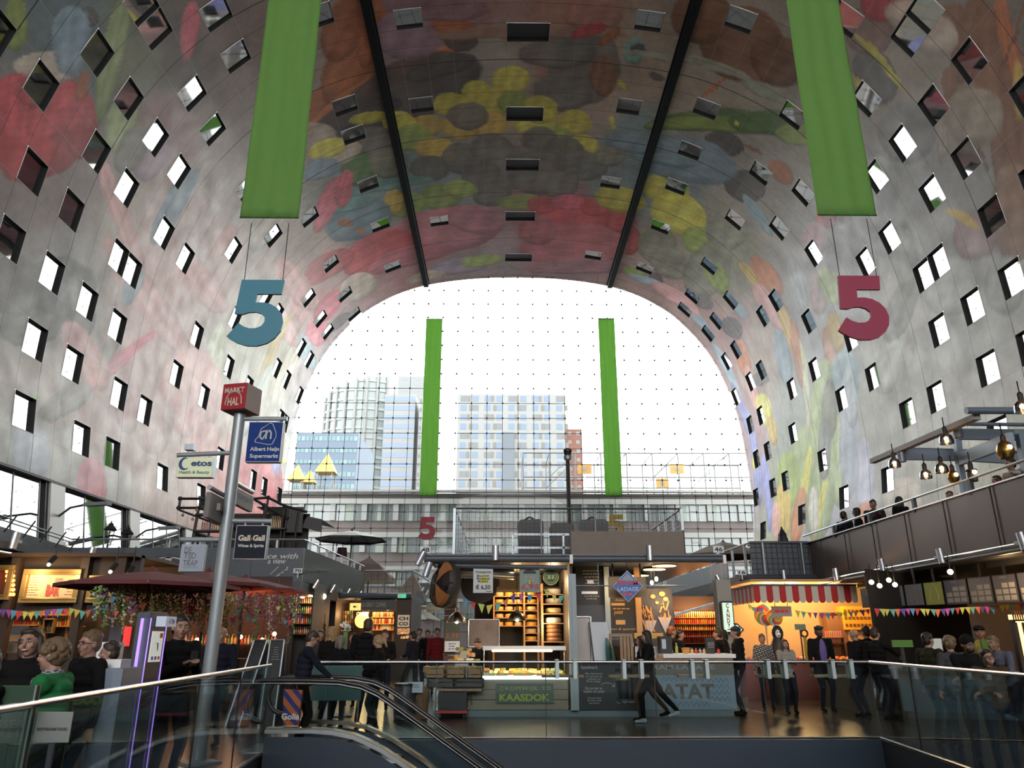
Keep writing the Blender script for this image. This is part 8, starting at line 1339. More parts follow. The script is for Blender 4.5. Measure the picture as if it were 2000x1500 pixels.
# lollipop wheels
def swirl(u, v, r, label, Y=22.4):
 c = Q(u, v, Y); t = thing('giant_lollipop', label, 'decoration', (c.x, Y, 0), 'giant lollipops'); cols = [mat('lolly_' + nm, cc, .3) for nm, cc in (('red', (.5, .04, .02)), ('orange', (.65, .22, .03)), ('yellow', (.6, .45, .06)), ('green', (.1, .3, .06)), ('white', (.5, .45, .38)), ('blue', (.05, .15, .3)))]
 MB().tube(c, c + Vector((0, .08, 0)), r, n=32).build('disc', cols[1], t)
 for k in range(12):
  m = MB()
  for j in range(8):
   def q(rr_, off): a = 2 * math.pi * (k + off) / 12 + 2.2 * rr_ / r; return c + Vector((rr_ * math.cos(a), -.005 - .03 * (1 - rr_ / r), rr_ * math.sin(a)))
   r0, r1 = r * j / 8 + .005, r * (j + 1) / 8; m.quad(q(r0, 0), q(r1, 0), q(r1, 1), q(r0, 1))
  m.build('swirl', cols[k % 6], t)
 MB().tube((c.x, Y + .04, 0), (c.x, Y + .04, c.z - r + .03), .03).build('stick', M_rind, t)
swirl(1495, 1201, .3, 'large rainbow swirl lollipop at left over the candy counter'); swirl(1513, 1206, .23, 'smaller rainbow lollipop overlapping at right', 22.2)
t, x0, x1, z0, z1 = board('blue_shop_sign', 'light blue sign with red lettering on the candy wall', 'sign', 1509, 1184, 1545, 1204, 22.0, mat('sky_sign', (.14, .25, .34), .5), .03); lines(t, 1512, 1190, 1542, 1198, 21.99, 1, M_vr, 6, h=.7); MB().tube((x0 + .1, 22.01, z1), (x0 + .1, 22.01, 3.06), .01).tube((x1 - .1, 22.01, z1), (x1 - .1, 22.01, 3.06), .01).build('hanger', M_black, t)
# yellow boxes wall with small round candy dispensers
t = thing('yellow_dispenser_cabinet', 'bright yellow wall of candy dispensers with round black windows', 'cabinet', (Q(1680, 1220, 23).x, 23, 1.4)); x0, x1, z0, z1 = R(1651, 1184, 1705, 1230, 23.0); MB().bx(x0, x1, 23, 23.5, z0, z1).build('cabinet_body', mat('signal_yellow', (.6, .32, .02), .5), t); m = MB()
for r_ in range(3):
 for k in range(8): m.box((x0 + (x1 - x0) * (k + .5) / 8, 22.99, z0 + (z1 - z0) * (.2 + r_ * .3)), (.06, .02, .07))
m.build('dispenser_window', mat('brown_window', (.12, .05, .02), .5), t); MB().bx(x0 + .1, x1 - .1, 23.1, 23.4, 0, z0).build('stand', M_cw, t)
x0, x1, z0, z1 = R(1622, 1200, 1650, 1262, 23.1); tag(MB().bx(x0, x1, 23.1, 23.5, 0, z1).bx(x0 - .05, x1 + .05, 23.05, 23.5, z1, z1 + .06).build('brown_cupboard', mat('mid_brown_wood', (.16, .08, .035), .6), bevel=.01), 'brown wooden cupboard left of the yellow dispensers', 'cupboard')
x0, x1, z0, z1 = R(1742, 1192, 1780, 1236, 22.6); t = thing('popcorn_machine', 'tall machine cabinet with red stripes right of the yellow wall', 'machine', ((x0 + x1) / 2, 22.6, 0)); MB().bx(x0, x1, 22.6, 23, 0, z1).build('cabinet_body', mat('grey_beige_metal', (.2, .15, .09), .5), t); m = MB()
for k in range(9): m.bx(x0 + .08 + k * (x1 - x0 - .16) / 9, x0 + .12 + k * (x1 - x0 - .16) / 9, 22.58, 22.6, z0, z0 + .13)
for k in range(14): m.bx(x0 + .1 + k * .04, x0 + .125 + k * .04, 22.58, 22.6, z1 - .4, z1 - .18)
m.build('red_stripes', M_vr, t); MB().bx(x0 - .03, x1 + .03, 22.55, 23, z1, z1 + .05).build('top', M_vr, t)
t = thing('wall_end_panel', 'orange lit wall end at the right of the candy stall', 'panel', (Q(1786, 1220, 22.4).x, 22.4, 0)); x0, x1, _, _ = R(1778, 1190, 1792, 1240, 22.4); MB().bx(x0, x1, 22.4, 22.5, 0, 3.1).build('panel', M_cw, t); point('candy_light', (x0 - .3, 21.9, 2.6), 18, (1, .55, .2))
# display gear: lamp-like green box scale, camera on stand
t = thing('green_label_box', 'small mint placard on a post over the candy counter', 'sign', tuple(Q(1563, 1225, 21.6))); x0, x1, z0, z1 = R(1554, 1219, 1573, 1230, 21.6); zc2 = Q(1500, 1278).z - .25; MB().bx(x0, x1, 21.6, 21.64, z0, z1).build('placard', mat('mint_placard', (.16, .24, .19), .6), t); MB().tube(((x0 + x1) / 2, 21.65, zc2), ((x0 + x1) / 2, 21.65, z0), .02).build('post', M_black, t)
t = thing('ring_stand', 'black ring on a yellow stand over the candy counter', 'decoration', tuple(Q(1572, 1240, 21.7))); c = Q(1571, 1237, 21.7); m = MB(); m.path([c + Vector((.09 * math.cos(a), 0, .09 * math.sin(a))) for a in [math.pi * k / 8 for k in range(17)]], .025, 6); m.build('ring', M_black, t); MB().bx(c.x - .04, c.x + .04, 21.68, 21.74, zc2, c.z - .1).build('stand', mat('yellow_stand', (.4, .32, .05), .5), t)
# dressed-up display figure (plain hooded mannequin with a pale mask)
c = Q(1519, 1236, 20.6); t = thing('hooded_figure', 'black hooded display figure with a pale mask among the customers', 'decoration', (c.x, 20.6, 0)); m = MB(); m.ball((c.x, 20.62, c.z), (.15, .14, .2)); m.lathe((c.x, 20.62, 0), [(.3, 0), (.26, .8), (.24, 1.3), (.12, c.z - .1)], 14); remesh_later = m.build('robe', M_black, t, smooth=True); MB().ball((c.x - .02, 20.52, c.z - .02), (.075, .05, .11)).build('mask', M_white, t); mm = MB(); mm.ball((c.x - .05, 20.475, c.z + .02), (.018, .012, .02)); mm.ball((c.x + .015, 20.475, c.z + .02), (.018, .012, .02)); mm.ball((c.x - .02, 20.47, c.z - .07), (.03, .012, .012)); mm.build('mask_holes', M_black, t)
# sweets: tubs and jars in rows, each an object
cand = [mat('sweets_' + n_, c_, .5, noise=.5, nscale=30) for n_, c_ in (('red', (.4, .03, .03)), ('pink', (.45, .15, .16)), ('green', (.15, .3, .06)), ('orange', (.5, .18, .03)), ('white', (.4, .36, .3)))]
rr = random.Random(8); zc2 = Q(1500, 1278).z - .25
for row in range(2):
 for k in range(26):
  x = Q(1456, 1200).x + .12 + k * (Q(1785, 1200).x - Q(1456, 1200).x - .2) / 26; mi = rr.randrange(5); o = MB().lathe((0, 0, 0), [(.065, 0), (.08, .13), (.05, .17), (.01, .19)], 10).build('sweet_tub', cand[mi]); o.location = (x, YC2 + .42 + row * .3, zc2 + row * .0); tag(o, ['red', 'pink', 'green', 'orange', 'white'][mi] + ' sweets heaped in a tub on the candy counter', 'sweets', ['red', 'pink', 'green', 'orange', 'white'][mi] + ' candy tubs')
for i, v in enumerate((1245, 1256)): bottle_row(1612, 1645, v, 22.9, 9, .18, 'clear sweet jar on the %s tier by the cupboard' % ['upper', 'lower'][i], 'sweet jars ' + ['upper', 'lower'][i] + ' tier', 60 + i, [M_glass_cup, cand[1], cand[3]], 'jar'); shelf_line('goods_shelf', ['upper', 'lower'][i] + ' shelf of sweet jars', 1611, 1646, v, 22.9)
bunting([Q(u, v, YC2 - .3) for u, v in ((1462, 1180), (1470, 1186), (1490, 1188))], 7, .15, 'pennant left of the lollipops', 'pennants left of the lollipops', 1); bunting([Q(u, v, YC2 - .3) for u, v in ((1552, 1192), (1580, 1197), (1620, 1197), (1655, 1197), (1680, 1192), (1700, 1190))], 13, .17, 'pennant across the candy stall', 'pennants across the candy stall', 4)
bunting([aY(u, v, 15.6) for u, v in ((1708, 1188), (1740, 1190), (1780, 1188), (1830, 1190), (1880, 1186), (1930, 1184), (2000, 1178))], 30, .15, 'pennant under the right menu screens', 'pennants under the right menu screens', 6)
# ------------------------------------------------------------------ menu screens, right stall
P0, P1 = aY(2000, 1118, 14.6), aY(1680, 1151, 19); zt0, zt1 = P0.z, P1.z; zb0, zb1 = aY(2000, 1176, 14.6).z, aY(1680, 1187, 19).z; far, near = Vector((P1.x, 19, 0)), Vector((P0.x, 14.6, 0))
def us(u): # position along the screen row seen at picture column u
 r_ = ray(u, 1150); n_ = Vector((near - far)); k = Vector((r_.x, r_.y)); A = Vector((far.x, far.y)); D = Vector((n_.x, n_.y)); den = k.x * D.y - k.y * D.x; return -(k.x * A.y - k.y * A.x) / den
seg = [1680, 1704, 1734, 1767, 1805, 1845, 1893, 1942, 1992, 2045]; names = ['first', 'second', 'third', 'fourth', 'fifth olive green', 'sixth', 'seventh', 'eighth', 'rightmost']
M_scr = [mat('dim_screen_' + n_, c_, .4, emit=.12) for n_, c_ in (('blue', (.07, .1, .13)), ('grey', (.09, .11, .12)), ('dark', (.035, .04, .06)))]
for k in range(9):
 a, b = us(seg[k] + 1.5), us(seg[k + 1] - 1.5); p, q = far.lerp(near, a), far.lerp(near, b); z1a, z0a = zt1 + (zt0 - zt1) * (a + b) / 2, zb1 + (zb0 - zb1) * (a + b) / 2; d = (q - p).normalized(); n_ = Vector((d.y, -d.x, 0)); n_ = n_ if n_.y < 0 else -n_; c = (p + q) / 2 + Vector((0, 0, (z0a + z1a) / 2)); W_ = (q - p).length
 t = thing('menu_screen', names[k] + ' screen from the left in the row of menu screens', 'screen', tuple(c), 'menu screens'); Mx = Matrix((d, -n_, Vector((0, 0, 1)))).transposed(); MB().box(c, (W_, .06, z1a - z0a), M=Mx).build('screen_case', M_black, t); sc_ = t.children[-1] if t.children else t
 MB().box(c + n_ * .033, (W_ - .03, .006, z1a - z0a - .03), M=Mx).build('screen_face', mat('olive_screen', (.16, .17, .045), .4, emit=.12) if k == 4 else M_scr[0 if k < 4 else 2], t); g = MB(); rr = random.Random(k)
 if k == 4:
  P_ = [c + n_ * .04 + d * (.12 * math.cos(a_)) + Vector((0, 0, -.05 + .22 * math.sin(a_))) for a_ in [math.pi * j / 10 for j in range(11)]]; g.path([P_[0] - Vector((0, 0, .1))] + P_ + [P_[-1] - Vector((0, 0, .1))], .007, 4); g.build('arch_logo', mat('logo_grey', (.3, .32, .25), .5), t)
 else:
  H_ = z1a - z0a
  for r_ in range(3):
   for j in range(3):
    if k > 4 and r_ == 2 and j == 0: continue
    g.box(c + n_ * .038 + d * ((j - 1) * W_ * .3) + Vector((0, 0, -H_ * .32 + r_ * H_ * (.22 if k > 4 else .3))), (W_ * .24, .004, H_ * (.17 if k > 4 else .22)), M=Mx)
  g.build('picture_tiles', [mat('tile_warm', (.14, .11, .09), .5, emit=.05), mat('tile_pale', (.2, .2, .19), .5, emit=.05)][k > 4], t)
  if k > 4: text(['DIP', 'NUTS', 'MIX', 'TEA'][k - 5], c + n_ * .04 + Vector((0, 0, H_ * .4)), d, (0, 0, 1), .035, mat('tile_pale', (.2, .2, .19), .5, emit=.05), t, wfit=.14)
 MB().beam(c + Vector((0, 0, (z1a - z0a) / 2)) - n_ * .02, Vector((c.x, c.y, 3.06)) - n_ * .02, .04, .04).build('bracket', M_black, t)
t = thing('right_stall', 'dark food stall with counter under the brown balcony', 'stall', (11, 15, 0)); MB().bx(9.8, 10.0, 9, 24.3, 2.9, 3.05).build('fascia', M_black, t); MB().bx(13.4, 13.5, 9, 24.3, 0, 3.05).build('back_wall', M_in, t); MB().bx(8.3, 13.4, 22.55, 22.56, 0, 3.0).build('end_wall', M_in, t) if False else None
for i, (a_, b_) in enumerate((((8.8, 12.2), (8.2, 16.0)), ((8.2, 16.4), (8.3, 20.2)))):
 MB().beam((a_[0], a_[1], .48), (b_[0], b_[1], .48), .7, .96).build('counter', mat('grey_counter', (.1, .11, .12), .4), t); MB().beam((a_[0], a_[1], .98), (b_[0], b_[1], .98), .8, .05).build('worktop', M_galv, t)
MB().beam((8.0, 16.9, 1.85), (11.8, 19.8, 1.85), .06, 2.3).build('rear_panel', M_black, t)
point('counter_light', (9.4, 14.4, 2.6), 20, (1, .62, .3)); point('counter_light', (10.8, 13.6, 1.9), 14, (1, .5, .2)); point('counter_light', (9.2, 18.6, 1.9), 8, (1, .7, .4))
for i, (u, v) in enumerate(((1718, 1144), (1748, 1142), (1736, 1133), (1856, 1117), (1702, 1137))): c = aY(u, v, 16.5 if u != 1856 else 14.5); tag(bulb('recessed_spot', c, .05, 3.06), ['left warm', 'bright', 'upper', 'right', 'far left'][i] + ' little spotlight under the brown balcony soffit', 'lamp')
# till screen, boxes on the right counter
for i, (u0, v0, u1, v1, Y, l, m_) in enumerate(((1819, 1247, 1838, 1276, 13.2, 'bright pastel till screen on the right counter', mat('till_pastel', (.4, .42, .38), .4, emit=.15)), (1920, 1249, 1946, 1271, 13.6, 'green panel on the right counter', mat('leaf_green_panel', (.05, .16, .02), .5)), (1744, 1250, 1782, 1264, 15.5, 'long green panel at the far end of the right counter', mat('leaf_green_panel', (.05, .16, .02), .5)))):
 x0, x1, z0, z1 = R(u0, v0, u1, v1, Y); t = thing('till_screen', l, 'screen' if i == 0 else 'panel', ((x0 + x1) / 2, Y, z0)); MB().bx(x0, x1, Y, Y + .04, z0, z1).build('screen_face', m_, t); MB().bx((x0 + x1) / 2 - .03, (x0 + x1) / 2 + .03, Y + .04, Y + .08, .9, z1 - .04).build('stand', M_black, t)
bottle_row(1978, 2005, 1210, 12.6, 6, .14, 'dark jar on the high shelf at the right edge', 'jars at the right edge', 70, [M_dark, M_bot[0]], 'jar'); shelf_line('goods_shelf', 'high shelf of jars at the right edge', 1974, 2010, 1210, 12.6); c = aY(1995, 1208, 12.9); tag(MB().bx(c.x - .15, c.x + .2, 12.95, 13.0, c.z - .06, c.z + .06).bx(c.x - .02, c.x + .02, 12.96, 13, 1.0, c.z - .05).build('amber_light_bar', mat('amber_bar', (1, .5, .15), .4, emit=2.5, ecol=(1, .45, .12))), 'glowing amber light bar at the right edge', 'lamp')
# ------------------------------------------------------------------ stall with red and amber goods seen past the fries stall
YR = 27.0; t = thing('spice_stall', 'distant stall glowing red and amber behind the fries counter', 'stall', (aY(1360, 1240, YR).x, YR, 0)); a, b = aY(1302, 1200, YR + 1.2), aY(1412, 1200, YR + 1.2); MB().bx(a.x, b.x, YR + 1.2, YR + 1.3, 0, 3.0).build('back_wall', M_in, t); MB().bx(a.x, b.x, YR, YR + .5, 0, 1.05).build('counter', M_rw, t); zr = aY(1360, 1196, YR).z
m = MB(); q0, q1 = aY(1316, 1202, YR - .5), aY(1418, 1172, YR - .5); m.beam(q0, q1, .3, .08); m.build('sloping_roof_edge', M_galv, t)
for i, (v, cs) in enumerate(((1206, (4, 0)), (1218, (0, 3)), (1230, (4, 0)), (1243, (3, 0)), (1256, (3, 3)))):
 bottle_row(1312, 1410, v, YR + 1.0, 24, .2, 'glowing jar on tier %s of the red and amber stall' % ['one', 'two', 'three', 'four', 'five'][i], 'amber stall tier ' + ['one', 'two', 'three', 'four', 'five'][i], 80 + i, [M_bot[c_] for c_ in cs], 'jar'); shelf_line('goods_shelf', ['top', 'second', 'third', 'fourth', 'bottom'][i] + ' shelf of the red and amber stall', 1311, 1411, v, YR + 1.0)
for x, e in ((a.x + .6, 34), ((a.x + b.x) / 2, 40), (b.x - .6, 34)): point('spice_light', (x, YR + .5, 2.4), e, (1, .38, .12))
# receding terraces beyond, right passage
t = thing('far_terrace', 'receding grey terrace with reflective panels above the right passage', 'balcony', (aY(1370, 1150, 34).x, 34, 3.3)); q0, q1 = aY(1322, 1150, 45), aY(1412, 1120, 30); MB().beam((q0.x, 45, 3.9), (q1.x, 30, 3.9), .08, 1.1).build('side_panel', mat('reflective_side_panel', (.16, .18, .17), .12, .8, bump=.8, nscale=2), t); MB().beam((q0.x, 45, 3.25), (q1.x, 30, 3.25), .3, .2).build('gutter', M_dark, t); MB().path([(q0.x, 45, 4.75), (q1.x, 30, 4.75)], .03).build('handrail', M_galv, t)
for k in range(9): q = Vector((q0.x, 45, 4.4)).lerp(Vector((q1.x, 30, 4.4)), k / 8); MB().box((q.x, q.y, 4.6), (.06, .06, .32)).build('rail_post', M_galv, t)
# folded black parasol
c = aY(1527, 1037, 27); t = thing('folded_parasol', 'folded black parasol standing behind the mesh terrace', 'umbrella', (c.x, 27, 3.3)); MB().lathe((c.x, 27, 0), [(.3, 3.6), (.26, 4.6), (.12, c.z - .1), (.16, c.z - .15), (.03, c.z + .1)], 10).build('canopy', M_black, t); MB().tube((c.x, 27, 3.2), (c.x, 27, c.z + .15), .03).build('pole', M_black, t)
# small tables on the right balcony
# ------------------------------------------------------------------ pergola with lamps on the right balcony
t = thing('pergola', 'steel pergola of grey blue beams above the right balcony', 'pergola', (12, 15, 3.15)); M_pg = mat('pergola_steel', (.13, .17, .22), .4, .3); M_pl = mat('pale_beam', (.25, .24, .23), .5)
def pg(u, v, Y): return aY(u, v, Y)
MB().tube(pg(1887, 802, 15), pg(2080, 802, 15), .075, n=16).build('round_tube', M_pg, t, smooth=True); a, b = pg(1704, 901, 19.5), pg(1908, 814, 15.1)
MB().beam(a, b, .16, .12).build('sloping_beam', M_pl, t)
MB().beam(pg(1763, 888, 18), pg(1870, 890, 18), .08, .26).beam(pg(1870, 890, 18), pg(2060, 900, 18), .08, .26).build('tapered_beam', M_pg, t); MB().beam(pg(1870, 848, 16), pg(2050, 850, 16), .08, .24).build('upper_beam', M_pg, t); MB().beam(pg(1876, 897, 17.5), pg(1975, 858, 14.4), .1, .28).build('cross_beam', M_pg, t)
MB().tube(pg(1770, 877, 18.2), pg(2060, 885, 18.2), .045).tube(pg(1880, 828, 16), pg(2060, 830, 16), .045).build('thin_rail', M_pg, t)
MB().beam(pg(1868, 845, 17.6), pg(1874, 905, 17.6), .14, .14).beam((pg(1874, 905, 17.6).x, 17.6, pg(1874, 905, 17.6).z), (pg(1879, 940, 17.6).x, 17.6, 3.2), .13, .13).beam(pg(1991, 840, 14.4), (pg(1999, 940, 14.4).x, 14.4, 3.2), .13, .13).build('post', M_pg, t)
for u, v, Y in ((1761, 893, 18), (1871, 845, 16)): c = pg(u, v, Y); MB().tube(c + Vector((0, 0, -.12)), c + Vector((0, 0, .12)), .09, n=14).build('end_socket', M_pg, t)
M_smoke = glassmat('smoked_lamp_glass', (.42, .38, .36), .08); M_brz = mat('bronze_mesh_shade', (.24, .15, .04), .3, .9, noise=.3, nscale=40)
def dome(u, v, Y, r, label, kind='smoke'):
 c = pg(u, v, Y); t = thing('pergola_lamp', label, 'lamp', tuple(c), 'pergola lamps')
 if kind == 'smoke': MB().lathe(c, [(r, -r * .7), (r * 1.02, -r * .2), (r * .85, r * .45), (r * .5, r * .8), (r * .25, r)], 20).build('glass_shade', M_smoke, t, smooth=True)
 elif kind == 'bronze': MB().lathe(c, [(r * .7, -r * 1.1), (r * 1.0, -r * .5), (r * 1.0, 0), (r * .75, r * .7), (r * .25, r * 1.15)], 20).build('bronze_shade', M_brz, t, smooth=True)
 else: MB().lathe(c, [(r * .8, -r * 1.4), (r * .8, r * .1), (r * .6, r * .25)], 16).build('mesh_body', mat('dark_mesh_shade', (.03, .025, .02), .5), t); MB().lathe(c, [(r * .6, r * .25), (r * .95, r * .5), (r * .9, r * .7), (r * .3, r * .9), (r * .1, r * 1.3)], 16).build('mesh_cap', M_black, t)
 MB().ball(c + Vector((0, -.0 if kind == 'smoke' else -r * .9, r * .1)), .045).build('bulb', M_bulb, t); MB().lathe(c + Vector((0, 0, r * .9)), [(.05, 0), (.05, .12), (.02, .16)], 10).build('socket', M_black, t); MB().tube(c + Vector((0, 0, r)), c + Vector((0, 0, r + .35)), .012, n=5).build('cord', M_black, t)
 if kind == 'smoke': point('pergola_light', tuple(c + Vector((0, 0, -.02))), 4, (1, .5, .2), .04)
dome(1747, 905, 17.8, .14, 'leftmost smoked glass lamp at the pergola tip'); dome(1848, 858, 15.8, .145, 'upper smoked glass lamp near the second beam'); dome(1808, 927, 16.8, .13, 'lower left smoked lamp of the middle pair'); dome(1839, 915, 16.6, .14, 'right smoked lamp of the middle pair'); dome(1862, 930, 16.4, .12, 'small bronze shade lamp beside the post', 'bronze'); dome(1898, 925, 15.6, .12, 'oriental black mesh lantern lamp', 'mesh'); dome(1963, 878, 13.4, .15, 'large gold bronze shade lamp near the right edge', 'bronze'); dome(1997, 795, 12.8, .14, 'smoked glass lamp at the right edge above the beam')
MB_ = None
# ------------------------------------------------------------------ people
SKIN = {'light': mat('skin_light', (.33, .19, .145), .5), 'mid': mat('skin_mid', (.24, .13, .09), .5), 'dark': mat('skin_dark', (.07, .038, .026), .5)}
M_eye = mat('eye_white', (.45, .45, .43), .3); M_pup = mat('pupil', (.02, .015, .012), .2); M_lip = mat('lips', (.25, .08, .07), .5); M_teeth = mat('teeth', (.5, .48, .43), .4)
def cap(mb, a, b, ra, rb, n=10):
 mb.tube(a, b, ra, rb, n); mb.ball(a, ra, n, 6); mb.ball(b, rb, n, 6)
def remesh(mb, name, m, parent, vox, it=3):
 me = bpy.data.meshes.new('tmp'); me.from_pydata(mb.v, [], mb.f); o = bpy.data.objects.new('tmp', me); COL.objects.link(o)
 r = o.modifiers.new('r', 'REMESH'); r.mode = 'VOXEL'; r.voxel_size = vox; r.use_smooth_shade = True
 s = o.modifiers.new('s', 'SMOOTH'); s.factor = .5; s.iterations = it
 dg = bpy.context.evaluated_depsgraph_get(); me2 = bpy.data.meshes.new_from_object(o.evaluated_get(dg)); bpy.data.objects.remove(o); bpy.data.meshes.remove(me)
 me2.name = name; me2.materials.clear(); me2.materials.append(m); me2.polygons.foreach_set('use_smooth', [True] * len(me2.polygons))
 ob = bpy.data.objects.new(name, me2); COL.objects.link(ob); ob.parent = parent; return ob
def ik(a, t, l1, l2, hint):
 a, t, hint = Vector(a), Vector(t), Vector(hint); d = t - a; L_ = min(d.length, (l1 + l2) * .995); dn = d.normalized(); t = a + dn * L_
 x = (l1 * l1 - l2 * l2 + L_ * L_) / (2 * L_); h = math.sqrt(max(0, l1 * l1 - x * x)); hp = (hint - dn * hint.dot(dn)); hp = hp.normalized() if hp.length > 1e-4 else Vector((0, -1, 0))
 return a + dn * x + hp * h, t
def person(label, u, v, Y, yaw=0, top='black', legs='navy', hair='brown', skin='light', hands=None, feet=None, lean=0, head=0, tilt=0, pitch=0, z0=0.0, style='short', hood=False, coat=0, hat=None, glasses=False, scarf=None, female=False, wide=1.0, smile=False, beard=False, H=None, group=None, bag=None, shoes=None, skirt=None, x=None):
 """u, v give the top of the head at distance Y; z0 is the floor the feet rest on"""
 p = aY(u, v, Y); px = p.x if x is None else x; hh = H or (p.z - z0)
 straight = max(1.45, min(1.98, hh / (1 - .25 * (1 - math.cos(math.radians(lean))))))
 s = straight / 1.78; vox = (.008 if Y < 9.5 else .0125 if Y < 18 else .018)
 lr = math.radians(lean); T = lambda x_, y_, z_: Vector((x_ * wide, y_ + math.sin(lr) * max(0, z_ - .93), .93 + (z_ - .93) * math.cos(lr) if z_ > .93 else z_))
 w = .17 if female else .19; hipw = .10
 hip = [T(-hipw, 0, .92), T(hipw, 0, .92)]; sh = [T(-w, 0, 1.44), T(w, 0, 1.44)]
 hands = hands or [(-.27, .04, .80), (.27, .04, .80)]; feet = feet or [(-.11, 0, .0), (.11, .02, .0)]
 body = MB(); cl = MB(); tr = MB(); so = MB(); g = .018
 # torso
 cap(body, T(0, 0, .98), T(0, .0, 1.2), .09, .09); cap(body, T(0, 0, 1.2), T(0, .0, 1.36), .09, .09); cap(body, sh[0], sh[1], .042, .042); cap(body, T(0, 0, 1.4), T(0, .015, 1.56), .062, .052)
 nk = T(0, .0, 1.47)
 cz = .93 - coat
 for zz, rx, ry in ((1.0, .165, .125), (1.1, .158, .12), (1.2, .162, .125), (1.3, .175, .13), (1.38, .17, .12)):
  c = T(0, .0, zz); cl.ball(c, (rx * wide, ry + (.02 if wide > 1.05 else 0), .09), 14, 8)
 cap(cl, T(-w + .02, 0, 1.42), T(w - .02, 0, 1.42), .078, .078); cl.ball(T(0, 0, 1.47), (.1, .085, .06))
 if coat:
  for k in range(5): zz = .93 - coat * k / 4; cl.ball((0, 0, zz), (.17 * wide + .012 * k, .13 + .008 * k, .09), 14, 8)
 elif not skirt: cl.ball((0, 0, .92), (.165 * wide, .13, .07))
 tr.ball((0, 0, .93), (.155 * wide, .125, .1))
 hps = []
 for i, sd in ((0, -1), (1, 1)):
  el, wr = ik(sh[i], hands[i], .29, .26, Vector((sd * .5, -.8, -.5))); fd = (wr - el).normalized()
  cap(body, sh[i], el, .045, .037); cap(body, el, wr, .037, .026)
  cap(cl, sh[i], el, .07, .056); ce = el.lerp(wr, .93); cap(cl, el, ce, .056, .04)
  # hand: palm, four fingers, thumb
  up = Vector((0, 0, 1)); sx = fd.cross(up); sx = sx.normalized() if sx.length > .1 else Vector((1, 0, 0)); nz = sx.cross(fd).normalized()
  pc = wr + fd * .05; q = Matrix((sx, fd, nz)).transposed(); body.ball(pc, (.038, .052, .018), 10, 6, q)
  for k in range(4):
   o_ = (k - 1.5) * .019; L_ = (.062, .072, .068, .052)[k]; b0 = wr + fd * .085 + sx * o_; m1 = b0 + (fd * .9 - nz * .45).normalized() * L_ * .5; m2 = m1 + (fd * .45 - nz * .9).normalized() * L_ * .5
   body.tube(b0, m1, .0095, .009, 7); body.ball(m1, .0092, 7, 5); body.tube(m1, m2, .009, .0075, 7); body.ball(m2, .0078, 7, 5)
  tb = wr + fd * .03 - sx * sd * .03 * 1; t1 = tb + (fd * .6 - sx * sd * .7 - nz * .3).normalized() * .04; t2 = t1 + (fd * .9 - sx * sd * .2 - nz * .4).normalized() * .03
  body.tube(tb, t1, .012, .01, 7); body.ball(t1, .0105, 7, 5); body.tube(t1, t2, .01, .008, 7); body.ball(t2, .0085, 7, 5)
  hps.append(wr + fd * .09)
  ft = Vector(feet[i]) + Vector((0, 0, .09)); kn, an = ik(hip[i], ft, .45, .43, Vector((0, 1, 0)))
  cap(body, hip[i], kn, .065, .045); cap(body, kn, an, .045, .032); cap(tr, hip[i], kn, .095 * min(wide, 1.15), .066); cap(tr, kn, an + Vector((0, 0, .02)), .064, .048)
  fx = Vector((0, 1, 0)); fl = Vector(feet[i]).z;
  cap(so, an + Vector((0, -.03, -.045)), an + Vector((0, .15, -.06 + (0 if fl < .03 else -.03))), .042, .032); so.ball(an + Vector((0, 0, -.02)), .045)
 # head
 hc = T(0, .02, 1.63) + Vector((0, .03 * math.sin(math.radians(-pitch)), 0)); HM = Matrix.Rotation(math.radians(head), 3, 'Z') @ Matrix.Rotation(math.radians(pitch), 3, 'X') @ Matrix.Rotation(math.radians(tilt), 3, 'Y')
 def hp(x_, y_, z_): return hc + HM @ Vector((x_, y_, z_))
 hd = body
 hd.ball(hp(0, -.005, .03), (.077, .096, .09), 16, 10, HM); hd.ball(hp(0, .02, -.035), (.062, .072, .075), 14, 10, HM); hd.ball(hp(0, .055, -.085), (.03, .025, .025), 10, 6, HM)
 hd.tube(hp(0, .09, .02), hp(0, .110, -.02), .009, .013, 8); hd.ball(hp(0, .106, -.022), .0135, 8, 6); hd.ball(hp(0, .085, .035), (.05, .015, .012), 10, 6, HM)
 for a in (-1, 1):
  hd.ball(hp(a * .08, -.005, -.005), (.012, .022, .03), 8, 6, HM); hd.ball(hp(a * .042, .068, -.025), (.024, .02, .022), 8, 6, HM)
 cap(hd, nk, hp(0, -.015, -.05), .055, .052)
 root = remesh(body, 'person', SKIN[skin], None, vox)
 tag(root, label, 'person', group)
 face = abs(((yaw + head) % 360) - 0) ; P = root
 fdir = math.cos(math.radians(yaw + head))  # >0 looks away from the viewer
 if fdir < .75:
  e = MB(); pu = MB(); br = MB()
  for a in (-1, 1): e.ball(hp(a * .031, .087, .012), (.0135, .009, .0075), 8, 6, HM); pu.ball(hp(a * .031, .0945, .012), (.0062, .004, .0062), 8, 6, HM); br.ball(hp(a * .032, .096, .034), (.019, .006, .004), 8, 4, HM)
  eo = e.build('eye', M_eye, P, True); pu.build('pupil', M_pup, eo, True); br.build('eyebrow', HAIR[hair], P, True)
  mt = MB(); mt.ball(hp(0, .094, -.057), (.025 if not smile else .03, .008, .006 if not smile else .011), 10, 5, HM); lo = mt.build('lips', M_lip, P, True)
  if smile: MB().ball(hp(0, .0985, -.055), (.022, .006, .006), 10, 5, HM).build('teeth', M_teeth, lo, True)
 # hair
 hr = MB()
